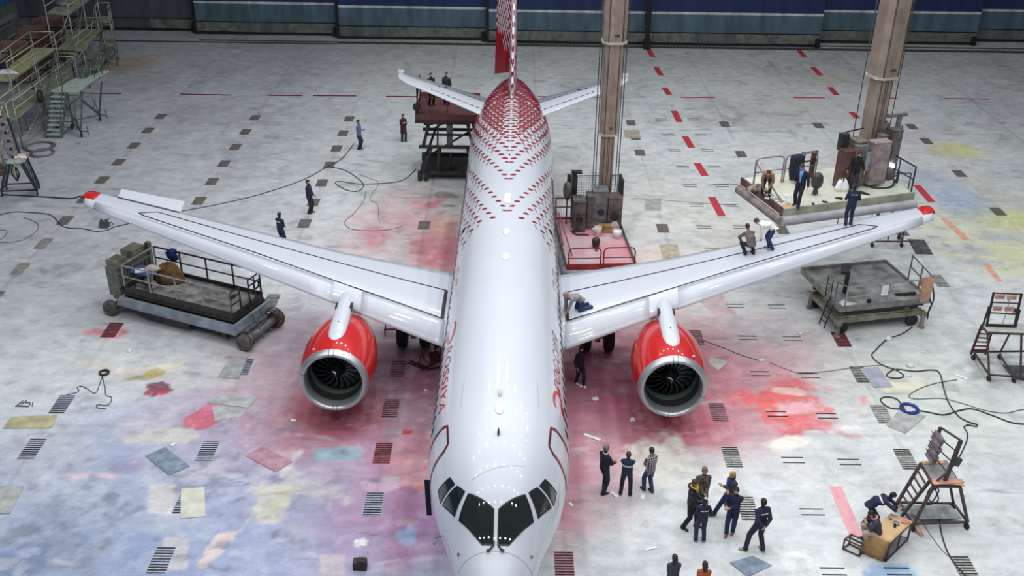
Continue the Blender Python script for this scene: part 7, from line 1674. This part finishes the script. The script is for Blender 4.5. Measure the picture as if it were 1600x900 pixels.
def scarf(m):
    def fn(t, f):
        b = MB(); c = f['nb']+f['uz']*.02; b.tube([c+f['ux']*(.085*cos(a))+f['uy']*(.08*sin(a)) for a in np.linspace(0, 2*pi, 15)[:-1]], .03, 8, closed=True); b.build('scarf', m, t)
    return fn
F = lambda u, v, z=0.0: (lambda p: (p.x, p.y, z))(FL(u, v, z))
crossed = dict(lh=(.12, .23, 1.20, -1, -.1, -.7), rh=(-.12, .25, 1.17, 1, -.1, -.7))
clasp = dict(lh=(-.03, .24, .98, -1, -.3, -.3), rh=(.03, .25, 1.00, 1, -.3, -.3))
hang = dict()
back_h = dict(lh=(-.02, -.20, .98, -1, -.6, 0), rh=(.03, -.22, .96, 1, -.6, 0))
blue_sh = mat('light_blue_shirt', (96, 116, 158), .8, 0, .08, 7); bright_sh = mat('bright_blue_shirt', (104, 150, 222), .7, 0, .05, 7)
grey_j = mat('grey_brown_jacket', (104, 94, 94), .85, 0, .12, 7); tan_j = mat('tan_jacket', (150, 116, 84), .8, 0, .12, 7); grey_s = mat('grey_jersey', (142, 140, 138), .85, 0, .08, 7); puffy = mat('dark_puffer_jacket', (28, 32, 48), .6, 0, .2, 12, bump=.4)
blue_v = mat('blue_vest_cloth', (34, 52, 104), .8, 0, .12, 7); orange_c = mat('orange_brown_top', (176, 92, 52), .8, 0, .1, 7); beige_t = mat('beige_pink_trousers', (190, 162, 152), .8, 0, .1, 7); pink_shoe = mat('dusty_pink_shoes', (146, 96, 104), .6, 0, .1, 8); pale_shoe = mat('pale_dusty_shoes', (150, 140, 146), .6, 0, .1, 8); scarf_p = mat('pink_scarf', (224, 140, 146), .85, 0, .1, 8); yel_c = mat('yellow_lining_cloth', (232, 188, 30), .7, 0, .06, 8); dk_grey = mat('dark_grey_jacket', (62, 64, 76), .8, 0, .1, 7)

person('man in a light blue shirt standing with folded arms behind the starboard wing', F(562, 233), -15, 1.80, blue_sh, mat('indigo_trousers', (36, 42, 74), .8, 0, .1, 7), hair='dark', head=(.1, -.1), **crossed)
person('woman in a patterned maroon coat and black boots near the tail lift', F(631, 221), -70, 1.72, maroon_c, black_cl, hair='dark', female=True, hairlen=.20, coat=.42, lh=(-.06, .22, 1.28, -1, -.2, -.6), rh=(.06, .22, 1.26, 1, -.2, -.6))
person('bearded worker in navy standing with clasped hands behind the starboard wing', F(485, 333), -12, 1.84, navy, navy2, hair='dark', head=(-.1, -.12), **clasp)
person('worker in navy coveralls seen from behind, legs hidden by the starboard wing', F(441, 386), 62, 1.80, navy, navy, hair='dark', extras=(back_text,), **clasp)
LZ = 3.79
person('dark clothed man on the raised tail lift, head above the tailplane, nearer the lamp', F(674, 164, LZ), -60, 1.80, black_cl, black_cl, hair='dark', **clasp)
person('dark clothed man on the raised tail lift standing closer to the fuselage', F(698, 163, LZ), -115, 1.82, mat('charcoal_jacket', (44, 44, 50), .8, 0, .12, 7), black_cl, hair='brown', lh=(-.22, .05, .90), rh=(.05, .25, 1.05, 1, -.2, -.4))
person('man in a tan jacket bending forward at the corner of the raised platform', F(1196, 305, ZD), -105, 1.80, tan_j, mat('dark_teal_trousers', (38, 48, 60), .8, 0, .1, 7), hair='brown', lean=1.15, drop=.02, head=(0, -.1), lh=(-.14, .50, .62, -1, 0, .2), rh=(.16, .50, .60, 1, 0, .2), lf=(-.16, .05), rf=(.16, -.04))
person('man in a navy suit and bright blue shirt looking down on the raised platform', F(1246, 322, ZD), -128, 1.94, suit, suit, hair='brown', head=(.35, .45), lean=.06, inner=bright_sh, lh=(-.34, .12, .92, -1, -.4, 0), rh=(.28, -.12, .92, 1, -.5, 0), lf=(-.10, .20), rf=(.14, -.08), toes=(-.5, .1))
person('man in black standing before the mast machinery on the raised platform', F(1331, 297, ZD), -95, 1.80, black_cl, mat('dark_violet_trousers', (46, 42, 60), .8, 0, .1, 7), hair='dark', head=(-.2, .2), lh=(-.34, .08, .92, -1, -.4, 0), rh=(.34, .08, .92, 1, -.4, 0))
def wing_z(u, v):
    z = 4.2
    for _ in range(12):
        p = PMI @ G(u, v, z); x = abs(p.x); z = WS(x, p.y).z
    return z+.0
zw = wing_z(1325, 352)
person('worker in navy coveralls standing on the port wing, seen from behind', F(1325, 352, zw), 88, 1.80, navy, navy, hair='dark', extras=(back_text,), lh=(-.20, .24, 1.02, -1, -.3, 0), rh=(.22, .20, 1.02, 1, -.3, 0), lf=(-.10, 0), rf=(.10, .02))
zw = wing_z(1172, 399)
person('dark haired man in a grey jacket squatting on the port wing', F(1172, 399, zw), 105, 1.78, grey_j, mat('black_blue_trousers', (26, 28, 40), .8, 0, .1, 7), hair='dark', drop=.46, hips=0, lean=.75, head=(0, .2), lf=(-.16, .10), rf=(.16, .06), lpole=(-.25, 1, .3), rpole=(.25, 1, .3), lh=(-.20, .48, .42, -1, .2, 0), rh=(.10, .50, .30, 1, .2, 0))
zw = wing_z(1203, 389)
person('man in a white shirt and jeans bending over on the port wing', F(1204, 389, zw), 172, 1.80, white_cl, jeans, hair='brown', shoe=pale_shoe, lean=1.35, drop=.03, head=(-.2, -.1), lf=(-.12, -.04), rf=(.12, .06), lh=(-.16, .42, .42, -1, .2, .3), rh=(.16, .40, .40, 1, .2, .3))
zw = wing_z(903, 487)
person('fair haired man in a grey jersey kneeling on the wing root beside the fuselage', F(907, 484, zw), 203, 1.78, grey_s, jeans, hair='fair', drop=.50, lean=1.22, head=(0, -.25), lf=(-.13, -.36), rf=(.13, -.34), lfz=.02, rfz=.02, lk=(-.14, .10, .075), rk=(.14, .10, .075), lh=(-.20, .66, .13, -1, -.2, .4), rh=(.14, .58, .10, 1, -.2, .4))
person('woman in dark clothes walking under the port wing beside the fuselage', F(905, 601), -62, 1.72, mat('dark_plum_clothes', (40, 30, 46), .85, 0, .12, 7), mat('dark_plum_trousers', (38, 34, 48), .85, 0, .12, 7), shoe=white_cl, hair='dark', female=True, hairlen=.26, head=(.1, .05), lh=(-.28, -.20, .92, -1, -.6, 0), rh=(.26, .16, .95, 1, -.5, 0), lf=(-.08, .18), rf=(.07, -.14), extras=(collar(mat('dark_red_scarf', (96, 26, 36), .85, 0, .1, 6), .075),))
person('grey haired man in a navy suit, first of the trio beside the aircraft nose', F(942, 768), 38, 1.86, suit, mat('suit_trousers', (28, 34, 62), .75, 0, .1, 7), hair='grey', head=(.1, -.05), lh=(.02, .30, 1.06, -1, -.4, -.3), rh=(.10, .32, 1.04, 1, -.4, -.3), lf=(-.12, .16), rf=(.12, -.10), toes=(-.3, .3), extras=(collar(white_cl, .068, .045),))
person('man with white stripes across his navy jacket, middle of the trio', F(977, 773), 80, 1.72, mat('navy_blue_jacket', (34, 46, 76), .8, 0, .1, 7), navy2, hair='brown', extras=(stripe(.30), stripe(.34)), lf=(-.16, 0), rf=(.16, 0), **crossed)
person('man in a plaid shirt and jeans standing near the port engine', F(1013, 768), 122, 1.76, plaid_m, jeans, hair='dark', head=(.1, .1), lh=(-.06, .26, 1.02, -1, -.4, -.3), rh=(.10, .24, 1.04, 1, -.4, -.3), lf=(-.08, .14), rf=(.08, -.08))
person('man in a dark puffer jacket with a yellow hood lining holding a phone', F(1076, 824), -22, 1.90, puffy, black_cl, hair='brown', head=(.25, .1), extras=(hood(puffy, yel_c), held(lambda b, p: b.box(p, (.075, .012, .15), Matrix.Rotation(-.4, 3, 'X')), 'phone', (.06, .42, 1.18), white_cl)), lh=(-.02, .32, 1.08, -1, -.3, -.3), rh=(.09, .36, 1.10, 1, -.3, -.3), lf=(-.10, .20), rf=(.12, -.14), toes=(-.2, .4))
person('man in a camouflage jacket and brown cap behind the phone holder', F(1092, 804), -82, 1.88, camo, mat('dusty_mauve_trousers', (70, 62, 72), .8, 0, .15, 7), hair='dark', extras=(cap(mat('brown_cap', (128, 92, 76), .8, 0, .1, 6)),), head=(.05, -.05), **clasp)
person('short worker in navy coveralls seen from behind, facing the man in camouflage', F(1093, 845), 95, 1.66, navy, mat('dusty_navy_trousers', (34, 48, 84), .8, 0, .14, 7), shoe=pale_shoe, hair='dark', extras=(back_text, cap(mat('dark_cap', (30, 30, 40), .8, 0, .1, 6), False), held(lambda b, p: cap_seg(b, p, p+V((.03, 0, 0)), .035, .035), 'cap_badge', (.0, -.02, 1.80), white_cl)), lh=(-.12, .28, 1.06, -1, -.3, -.3), rh=(.24, .22, 1.08, 1, -.4, -.2), lf=(-.13, 0), rf=(.13, -.04))
person('blond long haired woman in navy with folded arms leaning on one stretched leg', F(1136, 806), -150, 1.80, dk_grey, mat('navy_trousers', (32, 44, 82), .8, 0, .14, 7), hair='blond', female=True, hairlen=.16, head=(.25, .1), inner=blue_v, hips=-.02, lf=(-.10, -.06), rf=(.22, .36), toes=(0, .2), drop=.03, **crossed)
person('young man in navy coveralls and dusty pink shoes with hands together', F(1141, 833), -112, 1.82, navy, mat('navy_trousers', (32, 44, 82), .8, 0, .14, 7), shoe=pink_shoe, hair='dark', head=(-.1, .05), lh=(.10, .30, 1.16, -1, -.3, -.3), rh=(.20, .30, 1.18, 1, -.4, -.3), lf=(-.06, -.05), rf=(.10, .12))
person('worker in navy coveralls with hands behind back, farthest from the airliner in the group', F(1181, 856), 108, 1.92, navy, mat('dark_violet_navy_trousers', (40, 38, 62), .8, 0, .14, 7), shoe=pale_shoe, hair='dark', extras=(back_text,), head=(.1, -.05), lf=(-.34, .0), rf=(.12, -.16), toes=(-1.1, 0), drop=.03, hips=.02, **back_h)
person('long haired woman in a dark grey jacket cut off by the bottom picture edge', F(1047, 938), 95, 1.70, dk_grey, black_cl, hair='dark', female=True, hairlen=.34, **clasp)
person('person in an orange brown top with a dark ponytail at the bottom picture edge', F(1093, 948), 88, 1.68, orange_c, jeans, hair='dark', female=True, hairlen=.20, **clasp)
zt_ = .78
person('worker in navy leaning over the papered table with one hand on it', F(1352, 823), -2, 1.80, navy, navy2, hair='dark', lean=1.05, drop=.06, head=(0, .1), lf=(-.10, -.02), rf=(.12, .16), lh=(-.04, .86, .84, -1, 0, .5), rh=(.24, .70, .86, 1, 0, .5), extras=(stripe(.33, .05),), hips=.0)
p = FL(1372, 836, .0)
person('man with a pink scarf sitting on the edge of the papered table eating', (*FL(1372, 828, .84).xy, 0), 172, 1.74, dk_grey, beige_t, hair='dark', drop=.13, head=(.1, .45), lean=.35, lf=(-.12, .26), rf=(.12, .30), lfz=.36, rfz=.36, lpole=(-.15, .6, 1), rpole=(.15, .6, 1), lh=(-.08, .40, 1.16, -1, -.3, -.4), rh=(.06, .40, 1.20, 1, -.3, -.4), extras=(scarf(scarf_p),))
